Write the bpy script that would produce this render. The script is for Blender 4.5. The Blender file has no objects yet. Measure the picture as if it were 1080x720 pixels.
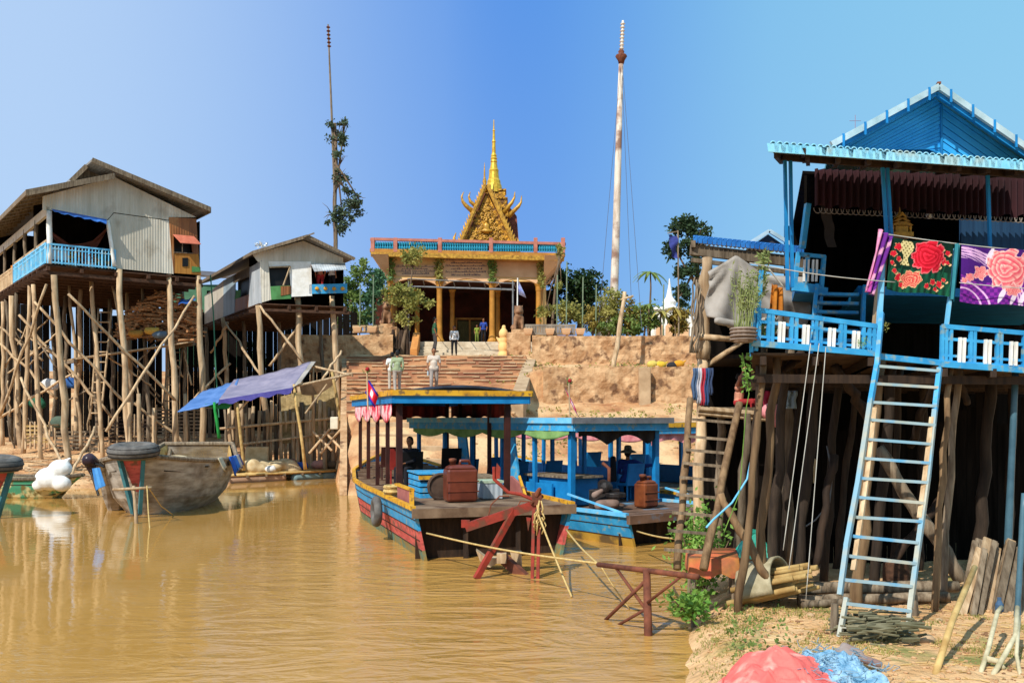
import bpy, math, random
from mathutils import Vector, Matrix, noise
random.seed(7)
R = random.random
def U(a, b): return a + (b - a) * R()
scene = bpy.context.scene
COL = scene.collection
H0, F0, HZ = 2.6, 1000.0, 440.0        # eye height, focal length and horizon of the measured layout
V = Vector
def P(px, py, Y):
    return V(((px - 540) / F0 * Y, Y, H0 + (HZ - py) / F0 * Y))
class Plane:                            # an upright wall plane: origin, direction; the normal looks to the river
    def __init__(s, o, d):
        s.o = V((o[0], o[1])); s.d = V((d[0], d[1])).normalized()
        s.n = V((s.d.y, -s.d.x))
        if s.n.dot(-s.o) < 0: s.n = -s.n
    def shift(s, k): 
        q = s.o - s.n * k
        return Plane((q.x, q.y), (s.d.x, s.d.y))
    def s_of(s, px):
        a = (px - 540) / F0
        return (a * s.o.y - s.o.x) / (s.d.x - a * s.d.y)
    def at(s, t, z, off=0):
        q = s.o + s.d * t + s.n * off
        return V((q.x, q.y, z))
    def p(s, px, py, off=0):
        t = s.s_of(px); Y = s.o.y + s.d.y * t
        q = s.o + s.d * t
        z = H0 + (HZ - py) / F0 * Y
        return V((q.x + s.n.x * off, q.y + s.n.y * off, z))
    def zz(s, px, py): return s.p(px, py).z

# ---------------------------------------------------------------- mesh builder
class MB:
    def __init__(s): s.v = []; s.f = []; s.mi = []; s.m = 0; s.col = []
    def add(s, vs, fs):
        b = len(s.v); s.v += [V(x) for x in vs]
        for f in fs: s.f.append([b + i for i in f]); s.mi.append(s.m)
    def hexa(s, a):                      # 8 points: bottom loop, top loop
        s.add(a, [(3,2,1,0),(4,5,6,7),(0,1,5,4),(1,2,6,5),(2,3,7,6),(3,0,4,7)])
    def box(s, c, sz, rz=0):
        hx, hy, hz = sz[0]/2, sz[1]/2, sz[2]/2
        M = Matrix.Rotation(rz, 3, 'Z'); c = V(c)
        s.hexa([c + M @ V(q) for q in [(-hx,-hy,-hz),(hx,-hy,-hz),(hx,hy,-hz),(-hx,hy,-hz),(-hx,-hy,hz),(hx,-hy,hz),(hx,hy,hz),(-hx,hy,hz)]])
    def beam(s, a, b, w, h=None, up=V((0,0,1))):
        h = h or w; a, b = V(a), V(b); d = (b - a)
        if d.length < 1e-6: return
        d.normalize()
        x = d.cross(up)
        if x.length < 1e-3: x = d.cross(V((0,1,0)))
        x.normalize(); y = x.cross(d)
        x = x * (w/2); y = y * (h/2)
        s.hexa([a-x-y, a+x-y, a+x+y, a-x+y, b-x-y, b+x-y, b+x+y, b-x+y])
    def tube(s, pts, rad, n=7, cap=True):
        pts = [V(p) for p in pts]
        if not isinstance(rad, (list, tuple)): rad = [rad] * len(pts)
        rings = []; px = None
        for i, p in enumerate(pts):
            d = (pts[min(i+1, len(pts)-1)] - pts[max(i-1, 0)])
            if d.length < 1e-7: d = V((0,0,1))
            d.normalize()
            if px is None:
                px = d.cross(V((0,1,0)))
                if px.length < .1: px = d.cross(V((1,0,0)))
            px = (px - d * px.dot(d)); px.normalize(); py = d.cross(px)
            rings.append([p + (px*math.cos(2*math.pi*k/n) + py*math.sin(2*math.pi*k/n))*rad[i] for k in range(n)])
        vs = [q for r in rings for q in r]; fs = []
        for i in range(len(pts)-1):
            for k in range(n):
                k2 = (k+1) % n
                fs.append((i*n+k, i*n+k2, (i+1)*n+k2, (i+1)*n+k))
        if cap:
            fs.append(tuple(range(n-1, -1, -1))); fs.append(tuple((len(pts)-1)*n + k for k in range(n)))
        s.add(vs, fs)
    def pole(s, a, b, r0, r1=None, wob=.03, n=7, seg=6):   # crooked natural pole
        a, b = V(a), V(b); r1 = r1 or r0*.75
        L = (b-a).length; pts = []; rr = []
        for i in range(seg+1):
            t = i/seg; q = a.lerp(b, t)
            if 0 < i < seg: q = q + V((U(-1,1), U(-1,1), 0)) * wob
            pts.append(q); rr.append((r0 + (r1-r0)*t) * U(.9, 1.1))
        s.tube(pts, rr, n)
    def cap(s, a, b, r0, r1=None, n=10):  # rounded limb
        a, b = V(a), V(b); r1 = r1 if r1 else r0; d = b - a
        if d.length < 1e-6: d = V((0,0,1e-4))
        dn = d.normalized(); pts = []; rr = []
        for k in range(4):
            t = math.pi/2 * (k+.35)/4; pts.append(a - dn*r0*math.cos(t)); rr.append(r0*math.sin(t))
        pts.append(a); rr.append(r0); pts.append(a.lerp(b,.5)); rr.append((r0+r1)/2); pts.append(b); rr.append(r1)
        for k in range(3, -1, -1):
            t = math.pi/2 * (k+.35)/4; pts.append(b + dn*r1*math.cos(t)); rr.append(r1*math.sin(t))
        s.tube(pts, rr, n)
    def ball(s, c, r, n=12, m=8):
        if not isinstance(r, (tuple, list)): r = (r, r, r)
        vs = []; fs = []; c = V(c)
        for i in range(1, m):
            t = math.pi*i/m
            for k in range(n):
                a = 2*math.pi*k/n; vs.append(c + V((r[0]*math.sin(t)*math.cos(a), r[1]*math.sin(t)*math.sin(a), r[2]*math.cos(t))))
        vs += [c + V((0,0,r[2])), c - V((0,0,r[2]))]; T = len(vs)-2
        for i in range(m-2):
            for k in range(n):
                k2 = (k+1) % n; fs.append((i*n+k, (i+1)*n+k, (i+1)*n+k2, i*n+k2))
        for k in range(n):
            k2 = (k+1) % n; fs.append((T, k, k2)); fs.append((T+1, (m-2)*n+k2, (m-2)*n+k))
        s.add(vs, fs)
    def lathe(s, c, prof, n=14, sq=None):   # prof: (r, z)
        c = V(c); vs = []; fs = []
        for r, z in prof:
            for k in range(n):
                a = 2*math.pi*(k + (.5 if n == 4 else 0))/n; vs.append(c + V((r*math.cos(a), r*math.sin(a), z)))
        for i in range(len(prof)-1):
            for k in range(n):
                k2 = (k+1) % n; fs.append((i*n+k, i*n+k2, (i+1)*n+k2, (i+1)*n+k))
        fs.append(tuple(range(n-1,-1,-1))); fs.append(tuple((len(prof)-1)*n+k for k in range(n)))
        s.add(vs, fs)
    def slab(s, pts, off):                # closed prism: polygon and the same polygon moved by off
        pts = [V(p) for p in pts]; off = V(off); n = len(pts)
        vs = pts + [p + off for p in pts]
        fs = [tuple(range(n)), tuple(range(2*n-1, n-1, -1))] + [(i, n+i, n+(i+1)%n, (i+1)%n) for i in range(n)]
        s.add(vs, fs)
    def sheet(s, a, b, c, d, nu, nv, fn=None, th=0):   # a b along u at v=0, d c at v=1; fn(u,v)->offset
        a, b, c, d = map(V, (a, b, c, d)); vs = []; fs = []
        for j in range(nv+1):
            v = j/nv
            for i in range(nu+1):
                u = i/nu; q = (a*(1-u)+b*u)*(1-v) + (d*(1-u)+c*u)*v
                if fn: q = q + V(fn(u, v))
                vs.append(q)
        for j in range(nv):
            for i in range(nu):
                k = j*(nu+1)+i; fs.append((k, k+1, k+nu+2, k+nu+1))
        s.add(vs, fs)
    def leaf(s, c, size, d=None, asp=.55):
        c = V(c); a = V((U(-1,1), U(-1,1), U(-1,1)))
        if a.length < .1: a = V((1,0,0))
        a.normalize(); b = a.cross(V((U(-1,1), U(-1,1), U(-1,1)))); 
        if b.length < .05: b = a.cross(V((0,0,1)))
        b.normalize(); L = size*U(.7,1.3); a = a*L; b = b*L*asp*.5
        s.add([c, c+a*.5+b, c+a, c+a*.5-b], [(0,1,2,3)])
OFF = {}
def tag(o, label=None, cat=None, group=None, kind=None):
    if label: o['label'] = label
    if cat: o['category'] = cat
    if group: o['group'] = group
    if kind: o['kind'] = kind
    return o
def build(mb, name, mat, parent=None, smooth=False, remesh=None, solid=0, colors=None, bevel=0):
    off = V((0,0,0))
    if parent is not None: off = OFF[parent]
    elif mb.v:
        xs = [q.x for q in mb.v]; ys = [q.y for q in mb.v]; zs = [q.z for q in mb.v]
        off = V(((min(xs)+max(xs))/2, (min(ys)+max(ys))/2, min(zs)))
    me = bpy.data.meshes.new(name)
    me.from_pydata([tuple(q - off) for q in mb.v], [], mb.f)
    for m in (mat if isinstance(mat, (list, tuple)) else [mat]): me.materials.append(m)
    me.polygons.foreach_set('material_index', mb.mi)
    if smooth: me.polygons.foreach_set('use_smooth', [True]*len(mb.f))
    if colors:
        ca = me.color_attributes.new('paint', 'FLOAT_COLOR', 'POINT')
        for i, c in enumerate(colors): ca.data[i].color = (c[0], c[1], c[2], 1)
    me.update()
    o = bpy.data.objects.new(name, me); COL.objects.link(o)
    if parent is not None: o.parent = parent
    else: o.location = off
    OFF[o] = off
    if remesh:
        r = o.modifiers.new('r', 'REMESH'); r.mode = 'VOXEL'; r.voxel_size = remesh; r.use_smooth_shade = True
        sm = o.modifiers.new('s', 'SMOOTH'); sm.factor = .5; sm.iterations = 2
    if bevel:
        b = o.modifiers.new('b', 'BEVEL'); b.width = bevel; b.segments = 2; b.limit_method = 'ANGLE'
    if solid:
        sd = o.modifiers.new('t', 'SOLIDIFY'); sd.thickness = solid
    return o
def thing(name, label, cat, loc, group=None):
    o = bpy.data.objects.new(name, None); COL.objects.link(o); o.location = loc; o.empty_display_size = .2
    OFF[o] = V(loc); return tag(o, label, cat, group)

# ---------------------------------------------------------------- materials
def hx(h, k=1.0):
    h = h.lstrip('#'); out = []
    for i in (0, 2, 4):
        c = int(h[i:i+2], 16)/255; c = c/12.92 if c <= .04045 else ((c+.055)/1.055)**2.4
        out.append(min(c*k*1.22, .93))
    return (*out, 1)
MC = {}
def mat(name, c1, c2=None, k=.62, rough=.8, scale=3, detail=6, bump=.0, bscale=None, metal=0, stretch=(1,1,1), c3=None, s3=.6, t3=(.52,.62), spec=.3, rnd=.0, trans=0, transp=0, contrast=(.35,.65)):
    if name in MC: return MC[name]
    m = bpy.data.materials.new(name); m.use_nodes = True; nt = m.node_tree; N = nt.nodes; L = nt.links
    b = N['Principled BSDF']; b.inputs['Roughness'].default_value = rough; b.inputs['Metallic'].default_value = metal
    b.inputs['Specular IOR Level'].default_value = spec
    tc = N.new('ShaderNodeTexCoord'); mp = N.new('ShaderNodeMapping'); mp.inputs['Scale'].default_value = stretch
    L.new(tc.outputs['Object'], mp.inputs[0])
    no = N.new('ShaderNodeTexNoise'); no.inputs['Scale'].default_value = scale; no.inputs['Detail'].default_value = detail; no.inputs['Roughness'].default_value = .6
    L.new(mp.outputs[0], no.inputs['Vector'])
    rp = N.new('ShaderNodeMapRange'); rp.inputs[1].default_value = contrast[0]; rp.inputs[2].default_value = contrast[1]
    L.new(no.outputs['Fac'], rp.inputs[0])
    mx = N.new('ShaderNodeMix'); mx.data_type = 'RGBA'
    A = hx(c1, k); B = hx(c2 or c1, k if c2 else k*.8)
    mx.inputs[6].default_value = A; mx.inputs[7].default_value = B
    L.new(rp.outputs[0], mx.inputs[0]); out = mx.outputs[2]
    if c3:
        n3 = N.new('ShaderNodeTexNoise'); n3.inputs['Scale'].default_value = s3; n3.inputs['Detail'].default_value = 5
        L.new(tc.outputs['Object'], n3.inputs['Vector'])
        r3 = N.new('ShaderNodeMapRange'); r3.inputs[1].default_value = t3[0]; r3.inputs[2].default_value = t3[1]
        L.new(n3.outputs['Fac'], r3.inputs[0])
        m3 = N.new('ShaderNodeMix'); m3.data_type = 'RGBA'; m3.inputs[7].default_value = hx(c3, k)
        L.new(r3.outputs[0], m3.inputs[0]); L.new(out, m3.inputs[6]); out = m3.outputs[2]
    if rnd:
        oi = N.new('ShaderNodeObjectInfo'); mr = N.new('ShaderNodeMapRange'); mr.inputs[3].default_value = 1-rnd; mr.inputs[4].default_value = 1+rnd*.5
        L.new(oi.outputs['Random'], mr.inputs[0])
        hs = N.new('ShaderNodeHueSaturation'); L.new(mr.outputs[0], hs.inputs['Value']); L.new(out, hs.inputs['Color']); out = hs.outputs[0]
    L.new(out, b.inputs['Base Color'])
    if bump:
        nb = N.new('ShaderNodeTexNoise'); nb.inputs['Scale'].default_value = bscale or scale*4; nb.inputs['Detail'].default_value = 8
        L.new(mp.outputs[0], nb.inputs['Vector'])
        bp = N.new('ShaderNodeBump'); bp.inputs['Strength'].default_value = min(1, bump*4); bp.inputs['Distance'].default_value = bump*.3
        L.new(nb.outputs['Fac'], bp.inputs['Height']); L.new(bp.outputs[0], b.inputs['Normal'])
    if trans:
        tr = N.new('ShaderNodeBsdfTranslucent'); L.new(out, tr.inputs[0]); ms = N.new('ShaderNodeMixShader'); ms.inputs[0].default_value = trans
        L.new(b.outputs[0], ms.inputs[1]); L.new(tr.outputs[0], ms.inputs[2]); L.new(ms.outputs[0], N['Material Output'].inputs[0])
    if transp: b.inputs['Alpha'].default_value = 1-transp
    MC[name] = m; return m
def tin(name, c1, c2, rust, k=.62, ax=(.8,.6), pw=.8, rt=(.58,.85), corr=9):   # corrugated sheet: seams per sheet, streaks, rust, ribs
    if name in MC: return MC[name]
    m = mat(name, c1, c2, k=k, rough=.55, scale=1.5, stretch=(1.6,1.6,.25), c3=rust, s3=1.1, t3=rt, spec=.4)
    nt = m.node_tree; N = nt.nodes; L = nt.links; b = N['Principled BSDF']
    src = b.inputs['Base Color'].links[0].from_socket
    tc = N.new('ShaderNodeTexCoord'); vm = N.new('ShaderNodeVectorMath'); vm.operation = 'DOT_PRODUCT'; vm.inputs[1].default_value = (ax[0], ax[1], 0)
    L.new(tc.outputs['Object'], vm.inputs[0])
    dv = N.new('ShaderNodeMath'); dv.operation = 'DIVIDE'; dv.inputs[1].default_value = pw; L.new(vm.outputs['Value'], dv.inputs[0])
    fl = N.new('ShaderNodeMath'); fl.operation = 'FLOOR'; L.new(dv.outputs[0], fl.inputs[0])
    wn = N.new('ShaderNodeTexWhiteNoise'); wn.noise_dimensions = '1D'; L.new(fl.outputs[0], wn.inputs['W'])
    mr = N.new('ShaderNodeMapRange'); mr.inputs[3].default_value = .72; mr.inputs[4].default_value = 1.15; L.new(wn.outputs['Value'], mr.inputs[0])
    hs = N.new('ShaderNodeHueSaturation'); L.new(mr.outputs[0], hs.inputs['Value']); L.new(src, hs.inputs['Color'])
    L.new(hs.outputs[0], b.inputs['Base Color'])
    sn = N.new('ShaderNodeMath'); sn.operation = 'SINE'; mu = N.new('ShaderNodeMath'); mu.operation = 'MULTIPLY'; mu.inputs[1].default_value = 2*math.pi*corr
    L.new(vm.outputs['Value'], mu.inputs[0]); L.new(mu.outputs[0], sn.inputs[0])
    bp = N.new('ShaderNodeBump'); bp.inputs['Strength'].default_value = .35; bp.inputs['Distance'].default_value = .015
    L.new(sn.outputs[0], bp.inputs['Height']); L.new(bp.outputs[0], b.inputs['Normal'])
    return m
def painted(name, rough=.9):
    if name in MC: return MC[name]
    m = bpy.data.materials.new(name); m.use_nodes = True; N = m.node_tree.nodes; L = m.node_tree.links; b = N['Principled BSDF']
    a = N.new('ShaderNodeAttribute'); a.attribute_name = 'paint'; tc = N.new('ShaderNodeTexCoord')
    no = N.new('ShaderNodeTexNoise'); no.inputs['Scale'].default_value = 25; L.new(tc.outputs['Object'], no.inputs['Vector'])
    mr = N.new('ShaderNodeMapRange'); mr.inputs[3].default_value = .75; mr.inputs[4].default_value = 1.15; L.new(no.outputs['Fac'], mr.inputs[0])
    hs = N.new('ShaderNodeHueSaturation'); L.new(mr.outputs[0], hs.inputs['Value']); L.new(a.outputs['Color'], hs.inputs['Color'])
    L.new(hs.outputs[0], b.inputs['Base Color']); b.inputs['Roughness'].default_value = rough; b.inputs['Specular IOR Level'].default_value = .15
    MC[name] = m; return m

WOOD = mat('weathered_wood', '#dcc09a', '#ac8c66', scale=2, stretch=(6,6,.7), bump=.05, c3='#806248', s3=1.2, t3=(.5,.8), rnd=.3, k=.78)
WOODG = mat('grey_wood', '#a8957c', '#6c5a46', scale=2.5, stretch=(6,6,.8), bump=.05, rnd=.35)
WOODD = mat('dark_wood', '#4a3626', '#2c2018', scale=2.5, stretch=(6,6,.8), bump=.05, rnd=.3, k=.6)
WOODB = mat('brown_planks', '#6c4a34', '#402a1c', scale=2.5, stretch=(1,8,8), bump=.05, k=.6)
BAMB = mat('bamboo', '#d8b878', '#a8844c', scale=4, bump=.03, rnd=.2, k=.75)
BLACKIN = mat('shade_black_boards', '#2a2420', '#14110e', scale=2, stretch=(5,5,.5), k=.5, rough=1, spec=.05)  # near-black: deep shade inside and below the houses, put into the colour
TINW = tin('pale_tin', '#e0d8c6', '#c4baa4', '#94826a', k=.86)
TINS = tin('silver_tin', '#d5dade', '#a9b2b8', '#9b8f80', ax=(.94,.34), k=.75)
TINR = tin('rusty_tin', '#b0713c', '#8c5228', '#d0a468', k=.7)
TINDK = tin('dark_roof_tin', '#7a6c60', '#5c5048', '#8c6248', k=.6)
ROOFG = tin('grey_roof_tin', '#b0aca4', '#8a857c', '#8c6c50', k=.6)
BLUE = mat('sky_blue_paint', '#45aee2', '#2a8cc4', scale=3, k=.76, rough=.55, bump=.02, c3='#86a4a8', s3=9, t3=(.55,.66))
BLUED = mat('deep_blue_paint', '#1d8fd2', '#1277b6', scale=3, k=.7, rough=.55)
BLUEL = mat('pale_blue_paint', '#7dc6ea', '#57b0de', scale=3, k=.8, rough=.5, c3='#b5b9a8', s3=5, t3=(.55,.7))
WHITE = mat('white_paint', '#f4f2ec', '#dcd8cc', k=.82, rough=.6, scale=4)
YEL = mat('yellow_paint', '#e8b030', '#c88c20', k=.75, rough=.55, scale=4, c3='#8a6a3c', s3=8, t3=(.54,.64))
REDB = mat('salmon_red_paint', '#e06c62', '#b84c48', k=.75, rough=.65, scale=3, stretch=(1,1,4), c3='#8a5a4c', s3=6, t3=(.53,.64))
GRNW = mat('weedy_green_paint', '#6f9c8c', '#7c7a4c', k=.6, rough=.8, scale=5, c3='#a88c4c', s3=4, t3=(.45,.6))
MAROON = mat('maroon_post', '#4c241c', '#341812', k=.7, rough=.6, scale=3)
RUSTR = mat('rusty_red_steel', '#a83c2c', '#7c2c20', k=.7, rough=.7, scale=5, bump=.02, c3='#6c4430', s3=5, t3=(.5,.65))
RUST = mat('brown_rust', '#8a5038', '#5c3426', k=.7, rough=.85, scale=6, bump=.02)
ROPE = mat('rope', '#d8bc7c', '#b8985c', k=.75, scale=20)
RUBBER = mat('tyre_rubber', '#7c7872', '#5c5854', k=.62, rough=.75, scale=6, bump=.03)
HULLG = mat('tarred_grey_planks', '#c0b8ac', '#857b6e', k=.82, rough=.6, scale=2.5, stretch=(.7,.7,3), bump=.03, c3='#6c5c4c', s3=1.6, t3=(.5,.75))
DARKM = mat('black_plastic', '#1c1a1a', '#101010', k=.8, rough=.5)
DARKC = mat('dark_cloth', '#1c1c24', '#121218', k=.8, rough=.9)
JERRY = mat('brown_jerrycan_plastic', '#7c3a24', '#5c2818', k=.75, rough=.35, scale=3, spec=.5)
STONE = mat('sandstone_wall', '#d8b084', '#a87c54', k=.76, scale=2.2, detail=10, bump=.3, bscale=4, c3='#7c5a40', s3=2.4, t3=(.56,.66), rough=.95)
STEPM = mat('red_earth_steps', '#bc8460', '#946048', k=.7, scale=1.2, stretch=(.5,1,3), bump=.15, bscale=4, c3='#cf9c70', s3=.5, t3=(.45,.6), rough=.95)
CONC = mat('pale_concrete', '#cfb08a', '#a88866', k=.72, scale=1.5, bump=.05, rough=.9)
CONCW = mat('cream_steps', '#dccbb0', '#b8a488', k=.75, scale=2, bump=.04)
ORNG = mat('ochre_plaster', '#f0c884', '#e0b070', k=.8, scale=.8, c3='#c89458', s3=.7, t3=(.55,.75))
PEACH = mat('peach_plaster', '#e8bc90', '#d4a478', k=.78, scale=.8)
GOLD = mat('gold_paint', '#d8a438', '#8c6018', k=.8, rough=.45, scale=6, bump=.05, metal=.25, spec=.5)
GOLDD = mat('carved_gold', '#c8922c', '#5c3a12', k=.85, rough=.5, scale=5, detail=3, bump=.25, bscale=7, metal=.2, contrast=(.42,.58))
GOLDP = mat('gold_column', '#c88c38', '#a8702a', k=.75, rough=.5, scale=2)
TEAL = mat('teal_balusters', '#2f9ab4', '#2480a0', k=.75, rough=.5, scale=3)
PINKR = mat('pink_rail', '#c8806c', '#a86858', k=.75, scale=3)
DKRED = mat('dark_red_interior', '#5c2c20', '#341a14', k=.6, scale=1.2, rough=.95)
SLATE = mat('temple_roof_tiles', '#9c5a48', '#6c3c34', k=.7, scale=6, bump=.08)
LEAFD = mat('dark_leaves', '#38562a', '#22391a', k=.65, scale=.8, rough=.6, trans=.3)
LEAFM = mat('mid_leaves', '#8c9c50', '#5c7c3c', k=.78, scale=.8, rough=.6, trans=.35)
LEAFO = mat('olive_leaves', '#b4a85c', '#808840', k=.8, scale=.9, rough=.6, trans=.35)
LEAFY = mat('dry_yellow_leaves', '#b09a4c', '#7c7434', k=.75, scale=.9, rough=.7, trans=.35)
LEAFB = mat('bright_leaves', '#9cc25c', '#64983c', k=.75, scale=2, rough=.6, trans=.4)
BARK = mat('bark', '#8c745c', '#5c4a38', k=.65, scale=3, stretch=(3,3,.6), bump=.08)
SKIN = mat('brown_skin', '#a06c4c', '#8a5a3e', k=.75, rough=.6, scale=4)
SKINP = mat('pinkish_skin', '#cc8c70', '#b87860', k=.8, rough=.6, scale=4)  # lighter, pinker skin tone for the shirtless figures
HAIR = mat('black_hair', '#1a1512', '#0e0b0a', k=.9, rough=.6)
TARPB = mat('blue_tarp', '#3f7fd8', '#2c62b4', k=.75, rough=.5, scale=1.5, bump=.05, bscale=3)
TARPP = mat('faded_purple_tarp', '#a49cb0', '#848098', k=.66, rough=.6, scale=1.8, bump=.12, bscale=3)
TARPG = mat('grey_tarp', '#b4ada4', '#8c857c', k=.76, rough=.8, scale=1.6, bump=.08, bscale=3)
SACK = mat('pale_sacks', '#dcc8a0', '#b89c70', k=.78, scale=3, bump=.05)
GREENC = mat('green_cloth', '#2c9c5c', '#1c7c44', k=.75, rough=.7)
ORNC = mat('orange_cloth', '#c87c24', '#8c4c14', k=.75, scale=5, bump=.06)
PINKC = mat('pink_cloth', '#e89c9c', '#c87078', k=.78, scale=4, bump=.04)
REDC = mat('red_cloth', '#c03030', '#8c2024', k=.75, scale=4, bump=.04)
def cloth(h, h2=None): return mat('cloth_'+h.strip('#'), h, h2, k=.75, scale=6, rough=.9, bump=.03)
# ================================================================ camera, sky, sun
cam = bpy.data.objects.new('camera', bpy.data.cameras.new('camera')); COL.objects.link(cam)
cam.location = (0, 0, H0); cam.rotation_euler = (math.radians(90), 0, 0)
cam.data.sensor_width = 36; cam.data.lens = 36 * F0 / 1080; cam.data.shift_y = 80/1080
cam.data.clip_start = .1; cam.data.clip_end = 9000; scene.camera = cam
SUN_DIR = V((-.50, -.78, 0)).normalized(); EL = math.radians(44)
sl = bpy.data.lights.new('sun', 'SUN'); sl.energy = 5.0; sl.angle = math.radians(.5); sl.color = (1, .955, .87)
so = bpy.data.objects.new('sun', sl); COL.objects.link(so)
sd = V((SUN_DIR.x*math.cos(EL), SUN_DIR.y*math.cos(EL), math.sin(EL)))
so.rotation_euler = (-sd).to_track_quat('-Z', 'Y').to_euler(); so.location = (-20, -20, 30)
w = bpy.data.worlds.new('World'); scene.world = w; w.use_nodes = True
N = w.node_tree.nodes; L = w.node_tree.links; bg = N['Background']
sk = N.new('ShaderNodeTexSky'); sk.sky_type = 'NISHITA'; sk.sun_disc = False; sk.sun_elevation = EL
sk.sun_rotation = math.atan2(SUN_DIR.x, SUN_DIR.y); sk.altitude = 50; sk.air_density = 1.3; sk.dust_density = .6; sk.ozone_density = 3
# haze: paler downstream (left) and a milky cyan upstream (right), deep blue between, lighter near the horizon
tc = N.new('ShaderNodeTexCoord'); sx = N.new('ShaderNodeSeparateXYZ'); L.new(tc.outputs['Generated'], sx.inputs[0])
at = N.new('ShaderNodeMath'); at.operation = 'ARCTAN2'; L.new(sx.outputs[0], at.inputs[0]); L.new(sx.outputs[1], at.inputs[1])
hz = N.new('ShaderNodeValToRGB'); mr = N.new('ShaderNodeMapRange'); mr.inputs[1].default_value = -.6; mr.inputs[2].default_value = .6
L.new(at.outputs[0], mr.inputs[0]); L.new(mr.outputs[0], hz.inputs[0]); cr = hz.color_ramp; cr.interpolation = 'B_SPLINE'
def sc(r, g, b): return (*[x/10 for x in (r, g, b)], 1)
cr.elements[0].position = 0; cr.elements[0].color = sc(3.9,5.5,8.0); cr.elements[1].position = 1; cr.elements[1].color = sc(2.3,5.2,7.4)
for p, v in ((.20, sc(4.0,5.6,8.0)), (.44, sc(.85,2.6,6.9)), (.56, sc(.8,2.5,6.9)), (.72, sc(2.1,4.9,7.3))):
    e = cr.elements.new(p); e.color = v
up_ = N.new('ShaderNodeMix'); up_.data_type = 'RGBA'; up_.blend_type = 'MULTIPLY'; up_.inputs[0].default_value = 1; up_.inputs[7].default_value = (10,10,10,1); up_.clamp_result = False; L.new(hz.outputs[0], up_.inputs[6])
hm = N.new('ShaderNodeMapRange'); hm.inputs[1].default_value = 0; hm.inputs[2].default_value = .40; hm.inputs[3].default_value = .20; hm.inputs[4].default_value = 0; L.new(sx.outputs[2], hm.inputs[0])
lo = N.new('ShaderNodeMix'); lo.data_type = 'RGBA'; lo.inputs[7].default_value = (4.2, 6.0, 8.0, 1); L.new(hm.outputs[0], lo.inputs[0]); L.new(up_.outputs[2], lo.inputs[6])
mx = N.new('ShaderNodeMix'); mx.data_type = 'RGBA'; mx.inputs[0].default_value = .92; L.new(sk.outputs[0], mx.inputs[6]); L.new(lo.outputs[2], mx.inputs[7])
L.new(mx.outputs[2], bg.inputs[0]); bg.inputs[1].default_value = .12
scene.view_settings.view_transform = 'Standard'; scene.view_settings.look = 'None'; scene.view_settings.exposure = 0
scene.render.engine = 'CYCLES'; scene.cycles.max_bounces = 6; scene.cycles.use_denoising = True

# ================================================================ water
def water_mat():
    m = bpy.data.materials.new('muddy_river'); m.use_nodes = True; N = m.node_tree.nodes; L = m.node_tree.links; b = N['Principled BSDF']
    b.inputs['Roughness'].default_value = .035; b.inputs['IOR'].default_value = 1.33; b.inputs['Specular IOR Level'].default_value = .5
    tc = N.new('ShaderNodeTexCoord')
    n1 = N.new('ShaderNodeTexNoise'); n1.inputs['Scale'].default_value = .35; n1.inputs['Detail'].default_value = 5; L.new(tc.outputs['Object'], n1.inputs['Vector'])
    mx = N.new('ShaderNodeMix'); mx.data_type = 'RGBA'; mx.inputs[6].default_value = hx('#c49652', .80); mx.inputs[7].default_value = hx('#ae803c', .78)
    L.new(n1.outputs['Fac'], mx.inputs[0]); L.new(mx.outputs[2], b.inputs['Base Color'])
    def nz(scale, st, dist):
        mp = N.new('ShaderNodeMapping'); mp.inputs['Scale'].default_value = st; mp.inputs['Rotation'].default_value = (0,0,math.radians(dist)); L.new(tc.outputs['Object'], mp.inputs[0])
        n = N.new('ShaderNodeTexNoise'); n.inputs['Scale'].default_value = scale; n.inputs['Detail'].default_value = 3; n.inputs['Distortion'].default_value = 1.3
        L.new(mp.outputs[0], n.inputs['Vector']); return n.outputs['Fac']
    a = nz(1.1, (.62,1.25,1), 12); c = nz(4.2, (.6,1.2,1), -18)
    # the ripples are calmer by the left bank
    sx = N.new('ShaderNodeSeparateXYZ'); L.new(tc.outputs['Object'], sx.inputs[0])
    r = N.new('ShaderNodeMapRange'); r.inputs[1].default_value = -6; r.inputs[2].default_value = 0; r.inputs[3].default_value = .045; r.inputs[4].default_value = .8; L.new(sx.outputs[0], r.inputs[0])
    ad = N.new('ShaderNodeMath'); ad.operation = 'MULTIPLY_ADD'; ad.inputs[1].default_value = .25; L.new(c, ad.inputs[0]); L.new(a, ad.inputs[2])
    bp = N.new('ShaderNodeBump'); bp.inputs['Distance'].default_value = .10; L.new(r.outputs[0], bp.inputs['Strength']); L.new(ad.outputs[0], bp.inputs['Height'])
    L.new(bp.outputs[0], b.inputs['Normal']); return m
def structure(o): o['kind'] = 'structure'; return o
mb = MB(); mb.add([(-4000,-600,0),(4000,-600,0),(4000,5000,0),(-4000,5000,0)], [(0,1,2,3)])
o = structure(build(mb, 'river_water', water_mat()))

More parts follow.
